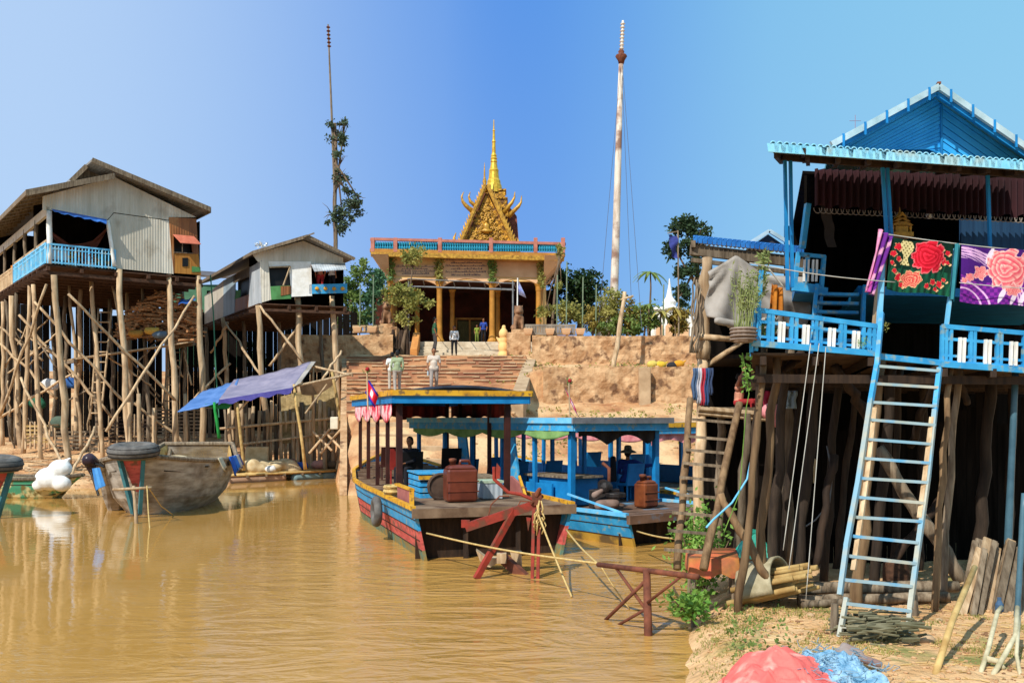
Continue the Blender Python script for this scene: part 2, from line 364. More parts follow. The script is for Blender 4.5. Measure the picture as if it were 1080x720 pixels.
# ================================================================ terrain
def interp(x, pts):
    if x <= pts[0][0]: return pts[0][1]
    for (a, va), (b, vb) in zip(pts, pts[1:]):
        if x <= b: return va + (vb-va)*(x-a)/(b-a)
    return pts[-1][1]
def sstep(a, b, x):
    t = max(0, min(1, (x-a)/(b-a))); return t*t*(3-2*t)
STEP_PROF = [(-1e4,-3),(20,-3),(29,-1.0),(31.5,0),(34,1.5),(36.2,2.7),(36.3,2.75),(46.8,5.5),(48,5.7),(57,6.25),(60,6.3),(90,6.4),(3000,6.4)]
RIGHT_PROF = [(-1e4,-3),(20,-3),(29,-1.0),(31.5,0),(35,1.7),(40.2,3.0),(41.2,3.3),(41.5,4.55),(42,4.7),(46.6,5.15),(47.4,5.3),(47.9,6.4),(49,6.55),(90,6.6),(3000,6.6)]
LEFT_PROF = [(-1e4,-3),(-12,-3),(-3,-.6),(0,0),(3,.5),(8,1.2),(18,1.7),(22,2),(32,6.0),(60,6.3),(3000,6.3)]
LSH = [(-60,36),(-19,34.6),(-14,35.2),(-11.5,40),(-7.5,42)]
def nzz(x, y, s): return noise.noise(V((x*s, y*s, 3.3)))
def HC(x, y):
    zc = interp(y, STEP_PROF); zr = interp(y, RIGHT_PROF); wr = sstep(.0, .7, x - (y-38)*.085)
    z = zc*(1-wr) + zr*wr
    wl = sstep(-.35, .15, x + .176*y)
    zl = interp(y - interp(x, LSH), LEFT_PROF)
    z = zl*(1-wl) + z*wl
    if y < 120: z += (nzz(x, y, .9)*.13 + nzz(x, y, 2.3)*.10) * sstep(29, 33, y)
    return z
EARTH = mat('river_bank_earth', '#d0a070', '#a87450', k=.74, scale=1.3, detail=10, bump=.3, bscale=6, c3='#dcb688', s3=.6, t3=(.45,.62), rough=1, spec=.1)
xs = [-3500,-1500,-600,-250,-120,-70] ; x = -45.0
while x < 45: xs.append(x); x += .38
xs += [45,70,120,250,600,1500,3500]
ys = []; y = 24.0
while y < 62: ys.append(y); y += .33
ys += [62,65,70,80,100,140,220,400,900,2000,5000]
mb = MB(); vs = [(a, b, HC(a, b)) for b in ys for a in xs]; n = len(xs)
mb.add(vs, [(j*n+i, j*n+i+1, (j+1)*n+i+1, (j+1)*n+i) for j in range(len(ys)-1) for i in range(n-1)])
structure(build(mb, 'river_bank', EARTH, smooth=True))
# low headland under the right-hand houses
XS = [(-6,1.3),(6,1.42),(8.3,1.58),(10,1.88),(12.5,2.4),(15,2.95),(17.5,3.5)]
def HH(x, y):
    d = min(x - interp(y, XS), interp(x, [(3,17.6),(9,18.5),(16,26),(22,34)]) - y)
    z = max(-1.2, min(.28, d*.55 + nzz(x, y, 1.7)*.05))
    return z + (nzz(x, y, 1.2)*.035 + nzz(x, y, 4)*.02 + nzz(x, y, 11)*.008)
GRD = mat('sandy_yard', '#e4bc8c', '#c49868', k=.8, scale=2.2, detail=9, bump=.22, bscale=14, c3='#8c8850', s3=1.3, t3=(.56,.66), rough=1, spec=.1)
mb = MB(); xs = []; x = .4
while x < 9: xs.append(x); x += .09
while x < 24: xs.append(x); x += .5
ys = []; y = -6.0
while y < 6: ys.append(y); y += .4
while y < 18.4: ys.append(y); y += .09
while y < 36: ys.append(y); y += .5
n = len(xs); mb.add([(a, b, HH(a, b)) for b in ys for a in xs], [(j*n+i, j*n+i+1, (j+1)*n+i+1, (j+1)*n+i) for j in range(len(ys)-1) for i in range(n-1)])
structure(build(mb, 'sandy_ground', GRD, smooth=True))
# grass tufts and litter on the headland
mb = MB(); cnt = 0
while cnt < 2600:
    x, y = U(1.6, 6.8), U(7.8, 11.6)
    if noise.noise(V((x*1.3, y*1.3, 9))) < .12 and not (x < interp(y, XS)+.55 and R() < .5): continue
    z = HH(x, y)
    if z < .05: continue
    for k in range(3):
        a = U(0, 6.28); h = U(.015, .05); d = V((math.cos(a), math.sin(a), 0))
        p = V((x+U(-.03,.03), y+U(-.03,.03), z-.004)); s_ = d.cross(V((0,0,1)))*.006
        mb.add([p-s_, p+s_, p + d*h*.6 + V((0,0,h))], [(0,1,2)])
    cnt += 1
tag(build(mb, 'grass', LEAFO), 'short green grass tufts scattered over the sandy yard', 'grass', kind='stuff')
mb = MB()
for i in range(900):
    x, y = U(1.8, 6.8), U(8, 12); z = HH(x, y)
    if z > .1:
        a = U(0, 3.14); l = U(.03,.16); d = V((math.cos(a), math.sin(a), U(-.05,.05)))*l
        p = V((x,y,z+.008)); mb.tube([p, p+d], U(.002,.006), 4)
tag(build(mb, 'straw_litter', BAMB), 'dry sticks and straw bits strewn over the sandy yard', 'litter', kind='stuff')
mb = MB()
for i in range(1500):
    x, y = U(-22, -8) if i % 3 else U(-3, 14), U(33, 50); z = HC(x, y)
    if z > .05:
        r = U(.03,.11); mb.ball((x,y,z), (r, r*U(.6,1), r*.6), 6, 4)
tag(build(mb, 'rubble', STONE), 'loose stones and clods lying over the earth bank', 'rubble', kind='stuff')

mb = MB()
for i in range(2200):
    x, y = U(-1, 16), U(33, 49)
    if noise.noise(V((x*.5, y*.5, 4))) < .12: continue
    z = HC(x, y)
    for k in range(4): mb.leaf((x+U(-.12,.12), y+U(-.12,.12), z+U(0,.09)), .13)
tag(build(mb, 'bank_weeds', LEAFO), 'dry weeds growing in patches over the earth bank', 'weeds', kind='stuff')
mb = MB()
for i in range(1600):
    x, y = U(1.9, 6.8), U(8, 12); z = HH(x, y)
    if z > .12: r = U(.006,.022); mb.ball((x,y,z+r*.3), (r*U(1,1.6), r, r*.7), 5, 4)
tag(build(mb, 'pebbles', STONE), 'pebbles and earth crumbs strewn on the sandy yard', 'pebbles', kind='stuff')
# ================================================================ embankment steps and walls
mb = MB(); NS = 15
for i in range(NS):
    y0 = 36.2 + i*.72; z1 = 2.85 + i*.195
    xl = -.172*y0 - .1; xr = .02 + (y0-38)*.085
    # a long uneven step, its edge worn
    nx = 26; vs = []; 
    for j in range(nx+1):
        x = xl + (xr-xl)*j/nx; e = nzz(x, y0*3, 1.5)*.07; dz = nzz(x, i*7.7, .8)*.04
        vs += [V((x, y0+e, z1-.45)), V((x, y0+e, z1+dz)), V((x, y0+.80, z1+.01+dz)), ]
    fs = []
    for j in range(nx):
        a = j*3; fs += [(a, a+3, a+4, a+1), (a+1, a+4, a+5, a+2)]
    mb.add(vs, fs); 
so_ = tag(build(mb, 'earth_steps', STEPM), 'wide worn reddish steps climbing the bank below the temple', 'steps'); so_['kind'] = 'structure'
mb = MB(); mbs = MB()
for i in range(NS):     # pale worn edges of the treads
    y0 = 36.2 + i*.72; z1 = 2.85 + i*.195; xl = -.172*y0 - .1; xr = .02 + (y0-38)*.085; x = xl
    while x < xr:
        w_ = U(.5,1.6); x2 = min(xr, x+w_)
        if R() < .8:
            n_s = max(2, int((x2-x)/.25)); pts = [V((x+(x2-x)*k/n_s, y0+nzz(x+(x2-x)*k/n_s, y0*3, 1.5)*.07-.02, z1+nzz(x+(x2-x)*k/n_s, i*7.7, .8)*.04+.0)) for k in range(n_s+1)]
            for p, q in zip(pts, pts[1:]): mb.beam(p, q, .06, U(.03,.07))
        x = x2 + U(0,.3)
e_ = build(mb, 'step_edges', CONC, so_); e_['kind'] = 'stuff'
for k in range(30):     # side wall closing the left end of the flight
    ya, yb_ = 31.6+k*.52, 31.6+(k+1)*.52; za = interp(ya, STEP_PROF)-.05; zb_ = interp(yb_, STEP_PROF)-.05
    mbs.hexa([V((-.174*ya-.25,ya,-.6)), V((-.174*ya,ya,-.6)), V((-.174*yb_,yb_,-.6)), V((-.174*yb_-.25,yb_,-.6)), V((-.174*ya-.25,ya,za)), V((-.174*ya,ya,za)), V((-.174*yb_,yb_,zb_)), V((-.174*yb_-.25,yb_,zb_))])
tag(build(mbs, 'side_wall', STONE), 'earthy side wall closing the left end of the embankment steps', 'wall')
# pale lower flight seen between the posts of the nearest boat
mb = MB()
for i in range(4):
    mb.box((-3.5, 33.6+i*.7, 1.15+i*.42-.3), (3.6, .72, .6+.002*i))
tag(build(mb, 'lower_steps', CONC, bevel=.02), 'short pale concrete steps at the foot of the bank', 'steps')['kind'] = 'structure'
# slanting parapet beside the steps
mb = MB(); a0, a1 = V((-.10,37.0,0)), V((.62,46.4,0)); wv = V((.5,0,0))
def par(p, zb, zt): return [V((p.x,p.y,zb)), V((p.x,p.y,zt))]
mb.hexa([V((a0.x,a0.y,1.5)), V((a0.x+.55,a0.y,1.5)), V((a1.x+.55,a1.y,3)), V((a1.x,a1.y,3)), V((a0.x,a0.y,3.35)), V((a0.x+.55,a0.y,3.35)), V((a1.x+.55,a1.y,5.45)), V((a1.x,a1.y,5.45))])
tag(build(mb, 'stair_parapet', CONC, bevel=.03), 'sloping tan concrete parapet closing the right side of the steps', 'parapet')
def rough_wall(name, x0, x1, yb, zb, zt, m, lab, amp=.12, pitch=.22, slope=.1, copy=None):
    mb = MB(); nx = int((x1-x0)/pitch); nz = max(3, int((zt-zb)/pitch))
    def fn(u, v):
        x = x0+(x1-x0)*u; z = zb+(zt-zb)*v
        return (0, -amp*(noise.noise(V((x*1.1, z*1.6, yb)))+.6*noise.noise(V((x*3.1, z*4, yb)))) , (.06*noise.noise(V((x*1.3, 0, yb))) if v > .99 else 0))
    mb.sheet((x0,yb,zb), (x1,yb,zb), (x1,yb+slope,zt), (x0,yb+slope,zt), nx, nz, fn)
    b0 = len(mb.v) - (nx+1)
    back = [V((x0+(x1-x0)*i/nx, yb+slope+.55, zt+.01)) for i in range(nx+1)]
    tp = [mb.v[b0+i].copy() for i in range(nx+1)]
    mb.add(tp+back, [(i, i+1, nx+2+i, nx+1+i) for i in range(nx)])
    return tag(build(mb, name, m, smooth=False), lab, 'wall')
rough_wall('retaining_wall', 1.35, 18, 41.0, 2.4, 4.78, STONE, 'lower crumbling sandstone retaining wall right of the steps')
rough_wall('retaining_wall', 1.0, 20, 47.2, 4.8, 6.66, STONE, 'upper eroded brick wall below the right temple terrace', amp=.15)
rough_wall('retaining_wall', -12.5, -6.35, 50.5, 5.0, 7.0, STONE, 'short stone wall edging the terrace left of the temple stairs', amp=.08)
# buttress strip and bags on the ledge
mb = MB(); mb.box((5.7,40.75,3.7), (.5,.3,2.1)); tag(build(mb, 'wall_buttress', CONC, bevel=.03), 'flat plastered strip down the middle of the lower retaining wall', 'buttress')
for (px, c, lb) in ((688,'#d8c060','pale yellow sack lying leftmost on the wall ledge'),(697,'#e0b838','bright yellow sack lying in the middle of the ledge row'),(709,'#2c2c30','dark rubbish sack beside the yellow sacks on the ledge'),(716,'#dc9c28','orange yellow sack at the right end of the ledge row')):
    mb = MB(); q = P(px, 381, 44); q.z = HC(q.x, q.y)
    mb.ball(q + V((0,0,.14)), (.27,.2,.18)); mb.cap(q+V((.2,0,.2)), q+V((.33,0,.3)), .05,.03)
    tag(build(mb, 'sack', cloth(c), remesh=.03), lb, 'sack')
# ================================================================ people
def person(loc, face, label, shirt, trousers, pose='stand', h=1.68, skin=None, hat=None, sleeve='short', hair=True, group=None, arms=None, shirtless=False, voxel=None):
    """loc: where the feet (or the seat) rest; face: heading in degrees, 0 looks at the viewer (-Y)."""
    k = h/1.70; M = Matrix.Rotation(math.radians(face), 3, 'Z'); O = V(loc)
    def T(p): return O + M @ (V(p)*k)
    skin = skin or SKIN
    t = thing('person', label, 'person', loc, group)
    hip = .90
    if pose in ('stand', 'walk'):
        z = 0.0
        st = .16 if pose == 'walk' else .02
        hipc = V((0,0,.92)); ne = V((0,0,1.43))
        legs = [[(-.09,0,.90),(-.11,-st-.03,.49),(-.12,-st+.02 if pose=='stand' else -st*1.2,.07)], [(.09,0,.90),(.11,st*.4-.03,.49),(.12,st+.06,.07)]]
    else:
        hipc = V((0,0,.12)); ne = V((0,-.02,.63)); z = 0
        legs = [[(-.09,0,.10),(-.14,-.42,.14),(-.14,-.45,-.32)], [(.09,0,.10),(.14,-.42,.14),(.14,-.44,-.32)]]
    sh = ne - V((0,0,.05))
    if arms is None:
        arms = ([[(-.19,0,-.0),(-.24,.03,-.28),(-.22,-.06,-.50)], [(.19,0,0),(.25,.02,-.28),(.22,-.08,-.50)]])
    arms = [[sh + V(q) for q in a] for a in arms]
    b = MB()
    c = hipc
    # trunk
    b.cap(T(c+V((-.07,0,0))), T(c+V((.07,0,0))), .115*k); b.cap(T(c), T(ne-V((0,0,.28))), .125*k, .135*k)
    b.cap(T(sh+V((-.11,0,-.08))), T(sh+V((.11,0,-.08))), .10*k); b.cap(T(sh+V((-.17,0,0))), T(sh+V((.17,0,0))), .06*k)
    b.cap(T(ne-V((0,0,.04))), T(ne+V((0,-.01,.08))), .055*k, .05*k)
    hd = ne + V((0,-.02,.17)); b.ball(T(hd+V((0,0,.02))), (.078*k,.092*k,.105*k)); b.cap(T(hd+V((0,-.035,-.06))), T(hd+V((0,-.045,-.075))), .05*k,.035*k)
    b.cap(T(hd+V((0,-.09,.01))), T(hd+V((0,-.108,-.015))), .012*k,.016*k)
    for sx in (-1,1): b.ball(T(hd+V((sx*.08,.005,0))), (.014*k,.022*k,.03*k), 8, 6)
    for lg in legs:
        b.cap(T(lg[0]), T(lg[1]), .088*k, .058*k); b.cap(T(lg[1]), T(lg[2]), .058*k, .036*k)
        f = V(lg[2]); b.cap(T(f+V((0,.03,-.035))), T(f+V((0,-.15,-.04))), .036*k,.028*k)
    for s_, am in zip((-1,1), arms):
        b.cap(T(am[0]), T(am[1]), .05*k, .038*k); b.cap(T(am[1]), T(am[2]), .038*k, .027*k)
        d = (am[2]-am[1]).normalized(); sd_ = d.cross(V((0,1,0)));
        if sd_.length < .2: sd_ = d.cross(V((1,0,0)))
        sd_.normalize(); sd2 = d.cross(sd_)
        w0 = am[2]; pc = w0 + d*.075
        for q in (-1,0,1): b.cap(T(w0+sd2*.012*q), T(pc+sd2*.024*q), .02*k,.017*k, 7)
        for i, (o_, L_) in enumerate(((-.039,.062),(-.013,.075),(.013,.072),(.039,.055))):
            a1 = pc + sd2*o_ + d*.012; a2 = a1 + d*L_*.55 + sd2*o_*.25; a3 = a2 + d*L_*.40 + sd_*.015
            b.cap(T(a1), T(a2), .0095*k,.0088*k, 6); b.cap(T(a2), T(a3), .0088*k,.007*k, 6)
        tb = w0 + d*.03 - sd2*.026; b.cap(T(tb), T(tb - sd2*.035 + d*.035), .012*k,.010*k, 6); b.cap(T(tb-sd2*.035+d*.035), T(tb-sd2*.04+d*.062), .010*k,.008*k, 6)
    body = build(b, 'body', skin, t, remesh=voxel or .011*k)
    e = MB()
    for sx in (-1,1): e.ball(T(hd+V((sx*.032,-.082,.018))), .011*k, 8, 6)
    build(e, 'eyes', HAIR, t)
    e = MB(); e.cap(T(hd+V((-.022,-.088,-.045))), T(hd+V((.022,-.088,-.045))), .006*k, .006*k, 6); build(e, 'mouth', mat('lips','#7c3c30'), t)
    if not shirtless:
        s = MB(); g = .008
        s.cap(T(c+V((-.07,0,.02))), T(c+V((.07,0,.02))), (.118+g)*k); s.cap(T(c+V((0,0,.02))), T(ne-V((0,0,.28))), (.125+g)*k, (.135+g)*k)
        s.cap(T(sh+V((-.11,0,-.08))), T(sh+V((.11,0,-.08))), (.10+g)*k); s.cap(T(sh+V((-.17,0,0))), T(sh+V((.17,0,0))), (.06+g)*k)
        for am in arms:
            if sleeve == 'short': s.cap(T(am[0]), T(am[0].lerp(am[1], .72)), (.052+g)*k, (.048+g)*k)
            else: s.cap(T(am[0]), T(am[1]), (.05+g)*k, (.04+g)*k); s.cap(T(am[1]), T(am[1].lerp(am[2],.93)), (.04+g)*k, (.03+g)*k)
        build(s, 'shirt', shirt, t, remesh=.016*k)
    s = MB(); g = .010
    s.cap(T(c+V((-.07,0,-.02))), T(c+V((.07,0,-.02))), (.118+g*.6)*k)
    for lg in legs:
        lg = [V(q) for q in lg]
        s.cap(T(lg[0]), T(lg[1]), (.088+g)*k, (.06+g)*k); s.cap(T(lg[1]), T(lg[1].lerp(lg[2], .9)), (.06+g)*k, (.045+g)*k)
    build(s, 'trousers', trousers, t, remesh=.016*k)
    if hair:
        s = MB(); s.ball(T(hd+V((0,.018,.045))), (.088*k,.092*k,.095*k)); s.ball(T(hd+V((0,.045,-.01))), (.08*k,.062*k,.09*k)); build(s, 'hair', HAIR, t, smooth=True)
    if hat:
        s = MB(); s.lathe(T(hd+V((0,0,.055))), [(.01,.13),(.06,.125),(.088,.09),(.095,.02),(.16,-.005),(.215,-.05),(.205,-.055),(.10,-.01),(.02,0)][::-1], 18)
        build(s, 'hat', hat, t, smooth=True)
    s = MB()
    for lg in legs:
        f = V(lg[2]); s.cap(T(f+V((0,.035,-.045))), T(f+V((0,-.16,-.05))), .042*k,.034*k, 8)
    build(s, 'shoes', DARKM, t, smooth=True)
    return t
# ================================================================ HOUSE 1 (big stilt house, left)
A = Plane((-18.6, 38), (.8, .6)); Ld = V((-.6, .8, 0)); Rd = V((.8, .6, 0))
ZF = A.zz(52, 278)
S_END = A.s_of(212)
h1 = thing('stilt_house', 'large timber stilt house with pale tin gable, blue railing and open left verandah', 'house', (-16, 42, .8))
nA = V((A.n.x, A.n.y, 0)); C0 = A.at(0, 0)
def g1(u, v, z): return V((C0.x, C0.y, z)) + Rd*u + Ld*v
DEP = 12.5
mb = MB()
for i in range(26): mb.slab([g1(-.15,i*.49,ZF-.10), g1(S_END,i*.49,ZF-.10), g1(S_END,i*.49+.44,ZF-.10), g1(-.15,i*.49+.44,ZF-.10)], (0,0,.06+.002*(i%2)))
build(mb, 'floor_boards', WOODB, h1)
mb = MB()
for u in (0, 1.25, 2.6, 3.9, 5.1, S_END-.06): mb.beam(g1(u,-.12,ZF-.2), g1(u,DEP,ZF-.2), .12,.16)
for i in range(0, 13): mb.beam(g1(-.4,i*.96+.1,ZF-.36), g1(S_END+.1,i*.96+.1,ZF-.36), .1,.14)
build(mb, 'floor_joists', WOODB, h1)
# walls
n_ = -nA*.05
def wall(pts, m, name='wall', pl=A, par=h1, off=0, th=.05):
    mb = MB(); mb.slab([pl.p(x, y, off) for x, y in pts], V((-pl.n.x, -pl.n.y, 0))*th); return build(mb, name, m, par)
wall([(45,207),(121,187),(207,229),(178,229),(178,232),(120,224),(113,232),(56,222),(45,222)], TINW, 'gable_wall')
wall([(113,233),(120,225),(178,233),(183,289),(122,283)], TINW, 'tin_wall', off=.02)
# rusty bay with window
wall([(178,229),(207,231),(208,250),(179,248)], TINR, 'rusty_panel', off=.03)
wall([(179,248),(183,248.3),(184,288),(183,288)], TINR, 'rusty_panel', off=.03)
wall([(184,267),(209,268),(212,290),(184,288)], mat('orange_boards','#c88c40','#a86c2c',k=.72,scale=2,stretch=(5,5,.5)), 'boarded_panel', off=.03)
wall([(201,250),(208,250.3),(209.5,268),(203,267.5)], TINR, 'rusty_panel', off=.03)
w_ = wall([(183,250),(201,251),(203,267),(184,266)], DARKM, 'window', off=-.25, th=.02)
mb = MB(); mb.tube([A.p(192,251,.05), A.p(192,266,.05)], .02, 5); mb.tube([A.p(183,266.5,.05), A.p(203,267.5,.05)], .025, 5); build(mb, 'window_frame', WOODG, w_)
mb = MB(); a, b = A.p(182,248,.06), A.p(204,250,.06); mb.slab([a, b, A.p(207,260,.6), A.p(186,258.5,.6)], (0,0,.03)); build(mb, 'window_awning', mat('salmon_flap','#d87c60','#b86048',k=.75,scale=3), w_)
mb = MB(); mb.slab([A.p(192,272,.06), A.p(198,272,.06), A.p(198,281,.06), A.p(192,281,.06)], n_); build(mb, 'dark_gap', DARKM, h1)
wall([(202,281),(211,282),(211,287),(202,287)], mat('green_patch','#5c9c5c','#4c8048',k=.7), 'green_patch', off=.06, th=.02)
# blue awning over the opening
mb = MB(); a, b = A.p(54,221,.05), A.p(112,232,.05); mb.sheet(a, b, A.p(109,238,.5), A.p(55,226,.5), 16, 3, lambda u,v:(0,0,.03*math.sin(u*30)*v)); build(mb, 'blue_awning', TARPB, h1, solid=.02)
# roof
def roofpt(px, py, fwd): return A.shift(-fwd).p(px, py)
RG = roofpt(97,170,.5); RE = roofpt(222,222,.6); LE = roofpt(28,203,.7); LM = roofpt(121,185.5,.6)
back = Ld*(DEP+1)
mb = MB(); mb.slab([RG, RE, RE+back, RG+back], (0,0,.09)); build(mb, 'roof_right_slope', ROOFG, h1)
mb = MB(); q = roofpt(118,181,.2); lp = roofpt(75,191,-.5); r2 = RG - nA*1.0
mb.slab([lp, r2, r2+back, lp+back], (0,0,.08)); build(mb, 'roof_upper_slope', ROOFG, h1)
mb = MB(); mb.slab([LE, LM, LM+back, LE+back], (0,0,.09)); build(mb, 'roof_left_slope', ROOFG, h1)
mb = MB(); mb.beam(RG+V((0,0,.05)), RE+V((0,0,.05)), .05,.2); mb.beam(LE+V((0,0,.0)), LM, .05,.22); mb.beam(LE, LE+back, .05,.2); mb.beam(RE, RE+back, .06,.2); mb.beam(lp, RG-nA*.9, .06,.18)
build(mb, 'fascia', WOODG, h1)
mb = MB()
for i in range(9):
    a = A.at(.2+i*.0, 0); 
for i in range(13):
    mb.beam(LE+Ld*i+V((0,0,-.08)), LE+Ld*i+(LM-LE)*.35+V((0,0,-.08)), .07,.1)
build(mb, 'rafters', WOODG, h1)
mb = MB(); mb.slab([roofpt(79,189,-.9), roofpt(97,172,-.9), roofpt(116,184,-.9)], n_); build(mb, 'loft_board', WOODG, h1)
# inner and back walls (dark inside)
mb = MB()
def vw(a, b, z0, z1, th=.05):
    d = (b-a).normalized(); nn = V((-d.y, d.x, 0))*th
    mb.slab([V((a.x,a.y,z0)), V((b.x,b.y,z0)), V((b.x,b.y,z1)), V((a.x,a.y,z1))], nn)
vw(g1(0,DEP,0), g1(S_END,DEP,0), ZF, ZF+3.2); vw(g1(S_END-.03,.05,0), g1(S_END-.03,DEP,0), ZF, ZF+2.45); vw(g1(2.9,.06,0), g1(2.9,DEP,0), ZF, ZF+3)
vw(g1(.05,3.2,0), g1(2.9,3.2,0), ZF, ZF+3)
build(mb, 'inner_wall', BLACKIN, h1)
# verandah posts and beams
mb = MB()
ZW = A.zz(46,222)
mb.pole(g1(.05,0,ZF), g1(.05,0,ZW), .11,.1,.01); build(mb, 'verandah_post', WHITE, h1, smooth=True)
mb = MB(); mb.pole(A.p(120,281,.08), A.p(113,233,.08), .08,.08,.01); build(mb, 'verandah_post', WHITE, h1, smooth=True)
for v in (2.3, 4.8, 7.4, 10):
    mb = MB(); mb.pole(g1(0,v,ZF), g1(0,v,ZW), .09,.08,.02); build(mb, 'verandah_post', WOODG, h1, smooth=True)
mb = MB(); mb.beam(g1(0,0,ZW), g1(0,DEP,ZW), .12,.35); build(mb, 'verandah_beam', TINW, h1)
mb = MB()
mb.beam(g1(0,.2,ZF+.95), g1(0,7.6,ZF+.95), .06,.09); build(mb, 'drying_rail', WOOD, h1)
# railings (sky blue)
def railing(par, a, b, h, n, rb=.035, m=BLUEL, mid=True, name='railing'):
    mb = MB(); up = V((0,0,1)); b = V((b.x, b.y, b.z))
    mb.beam(a+up*h, b+up*h, .06,.07); mb.beam(a+up*.06, b+up*.06, .05,.07)
    if mid: mb.beam(a+up*h*.78, b+up*h*.78, .04,.045)
    for i in range(n+1):
        q = a.lerp(b, i/n); big = i % 4 == 0
        mb.beam(q, q+up*(h+(.02 if big else 0)), .06 if big else rb)
    return build(mb, name, m, par)
railing(h1, g1(0,-.06,ZF), A.at(A.s_of(121),ZF,.06), .78, 20)
railing(h1, g1(-.08,0,ZF), g1(-.08,7.2,ZF), .80, 30)
railing(h1, g1(-.08,7.5,ZF-.1), g1(-.08,12,ZF-.1), .85, 20, m=WOOD)
# flower pots and box by the railing
q = A.p(62,276,-.15); mb = MB(); mb.box(q+V((0,0,.32)), (.65,.4,.5), math.atan2(.6,.8)); tag(build(mb, 'tin_box', TINS), 'square grey tin box at the verandah corner behind the blue rail', 'box')
for i, (px, c, lb, pt) in enumerate(((74,'#c8a860','low yellow flowering plant in the white pot nearest the tin box','#e0c8a0'),(80,'#c89040','small orange green plant second from the tin box on the verandah','#f0f0e8'),(92,'#c87840','wide orange leafed plant in the middle of the verandah row','#d0a070'),(98,'#d08838','orange shrub in a white pot right of the wide plant','#f0f0e8'),(108,'#90a050','green plant at the right end of the verandah railing','#8c6c4c'))):
    t = thing('potted_plant', lb, 'plant', A.p(px,279,-.22), 'pot plants on the big house verandah'); q = OFF[t].copy(); q.z = ZF-.03; t.location = q; OFF[t] = q
    mb = MB(); mb.lathe(q, [(.10,0),(.15,.22),(.16,.24),(.13,.24)], 12); build(mb, 'pot', cloth(pt), t, smooth=True)
    mb = MB()
    for k in range(120): mb.leaf(q+V((U(-.2,.2),U(-.2,.2),U(.22,.55))), .12)
    build(mb, 'leaves', cloth(c), t)
# stilts: (px,py top) -> (px,py foot), depth
def stilt(par, px0, py0, px1, py1, Y0, Y1=None, r=.13, m=WOOD, name='stilt', wob=.04):
    Y1 = Y1 or Y0; a = P(px0, py0, Y0); b = P(px1, py1, Y1); b.z = min(b.z, HC(b.x, b.y) + .0) - .25 if py1 > 400 and name == 'stilt' else b.z
    r = r*.76; mb = MB(); mb.pole(b, a, r*1.12, r*.92, wob*1.5, 8, 8); return build(mb, name, m, par, smooth=True)
# front row and rows behind, on a grid under the floor
front = [(57,290,73,500,38.05),(126,284,136,474,39.6),(178,288,188,455,41),(209,291,216,452,41.7)]
for i, (a, b, c, d, Y) in enumerate(front): stilt(h1, a, b, c, d, Y, r=.17 if i != 1 else .16)
stilt(h1, 35,300,45,492,40.0,r=.13); stilt(h1, 12,312,23,490,42.5,r=.16); stilt(h1, 96,292,109,484,40.6,r=.12); stilt(h1, 73,300,86,478,42,r=.1)
stilt(h1, 3,318,3,462,45,r=.12); stilt(h1, 150,300,158,470,43,r=.12,m=WOODG); stilt(h1, 192,300,198,440,45,r=.12,m=WOODG)
for u in (.1, 2.2, 4.2, 6.0):
    for v in (4.4, 7.5, 10.5):
        q = g1(u, v, 0); z = HC(q.x, q.y); mb = MB(); mb.pole(V((q.x+U(-.3,.3), q.y, z-.2)), V((q.x,q.y,ZF-.3)), .11,.085,.09,7,6); build(mb, 'stilt', WOODG if v > 5 else WOOD, h1, smooth=True)
br = [(72,310,187,424,37.7,41),(36,318,136,428,39,40.5),(20,332,118,440,40.5,41),(205,312,112,455,40.8,38.6),(49,300,0,438,37.8,40),(0,362,60,420,42,42),(75,395,0,440,41,43),
      (22,398,70,500,39,37.5),(140,424,200,470,42,42.5),(118,300,138,410,41.5,40),(0,345,45,380,43,43),(100,450,75,505,38.5,37)]
for a, b, c, d, Y0, Y1 in br: stilt(h1, a, b, c, d, Y0, Y1, r=.075, name='brace', wob=.05)
for i in range(30):
    x0, y0 = U(0,205), U(330,450); x1 = x0 + U(-45,45); y1 = y0 + U(20,60); Y = U(42,47)
    stilt(h1, x0, y0, x1, y1, Y, Y+U(-1,1), r=.05, m=WOODG if i % 2 else WOOD, name='brace')
# mid-level landing with firewood, a ladder and net bundles
t = thing('drying_platform', 'slatted landing slung between the posts under the big house', 'platform', P(160,362,43))
mb = MB(); 
a, b = P(80,378,41.5), P(205,360,42)
for i in range(22):
    o_ = V((-.6,.8,0))*i*.17; mb.beam(a+o_+V((0,0,U(-.02,.02))), b+o_, .12,.05)
build(mb, 'deck_slats', WOOD, t)
mb = MB(); mb.beam(a+V((0,0,-.1)), a+V((-2,2.8,-.1)), .12); build(mb, 'cross_beam', WOODG, t); mb = MB(); mb.beam(b+V((0,0,-.1)), b+V((-2,2.8,-.1)), .12); build(mb, 'cross_beam', WOODG, t)
mb = MB()
for i in range(620):
    px = U(130,207); top = interp(px, [(130,345),(150,318),(170,306),(190,312),(207,322)]); bot = 361 if px > 160 else 356
    py = U(top, bot); q = P(px, py, U(42.2,43.2)); d = V((U(-.45,.45), U(-.35,.35), U(-.09,.09))); mb.tube([q-d, q+d], U(.03,.065), 5)
tag(build(mb, 'firewood_pile', mat('split_firewood','#d09c6c','#9c6840',k=.8,scale=3)), 'heaped pile of split firewood on the landing under the big house', 'firewood')
for i, (px, py, c, lb) in enumerate(((143,352,'#c89040','brown orange bundle at the left of the firewood landing'),(160,349,'#e0b050','yellow cloth bundle in the middle of the firewood landing'),(168,353,'#708090','grey basin resting right of the yellow bundle'))):
    mb = MB(); q = P(px, py, 41.6); mb.ball(q, (.34,.25,.17)); mb.cap(q+V((-.2,0,.05)), q+V((.25,0,.08)), .12,.09); tag(build(mb, 'bundle', cloth(c), remesh=.03), lb, 'bundle')
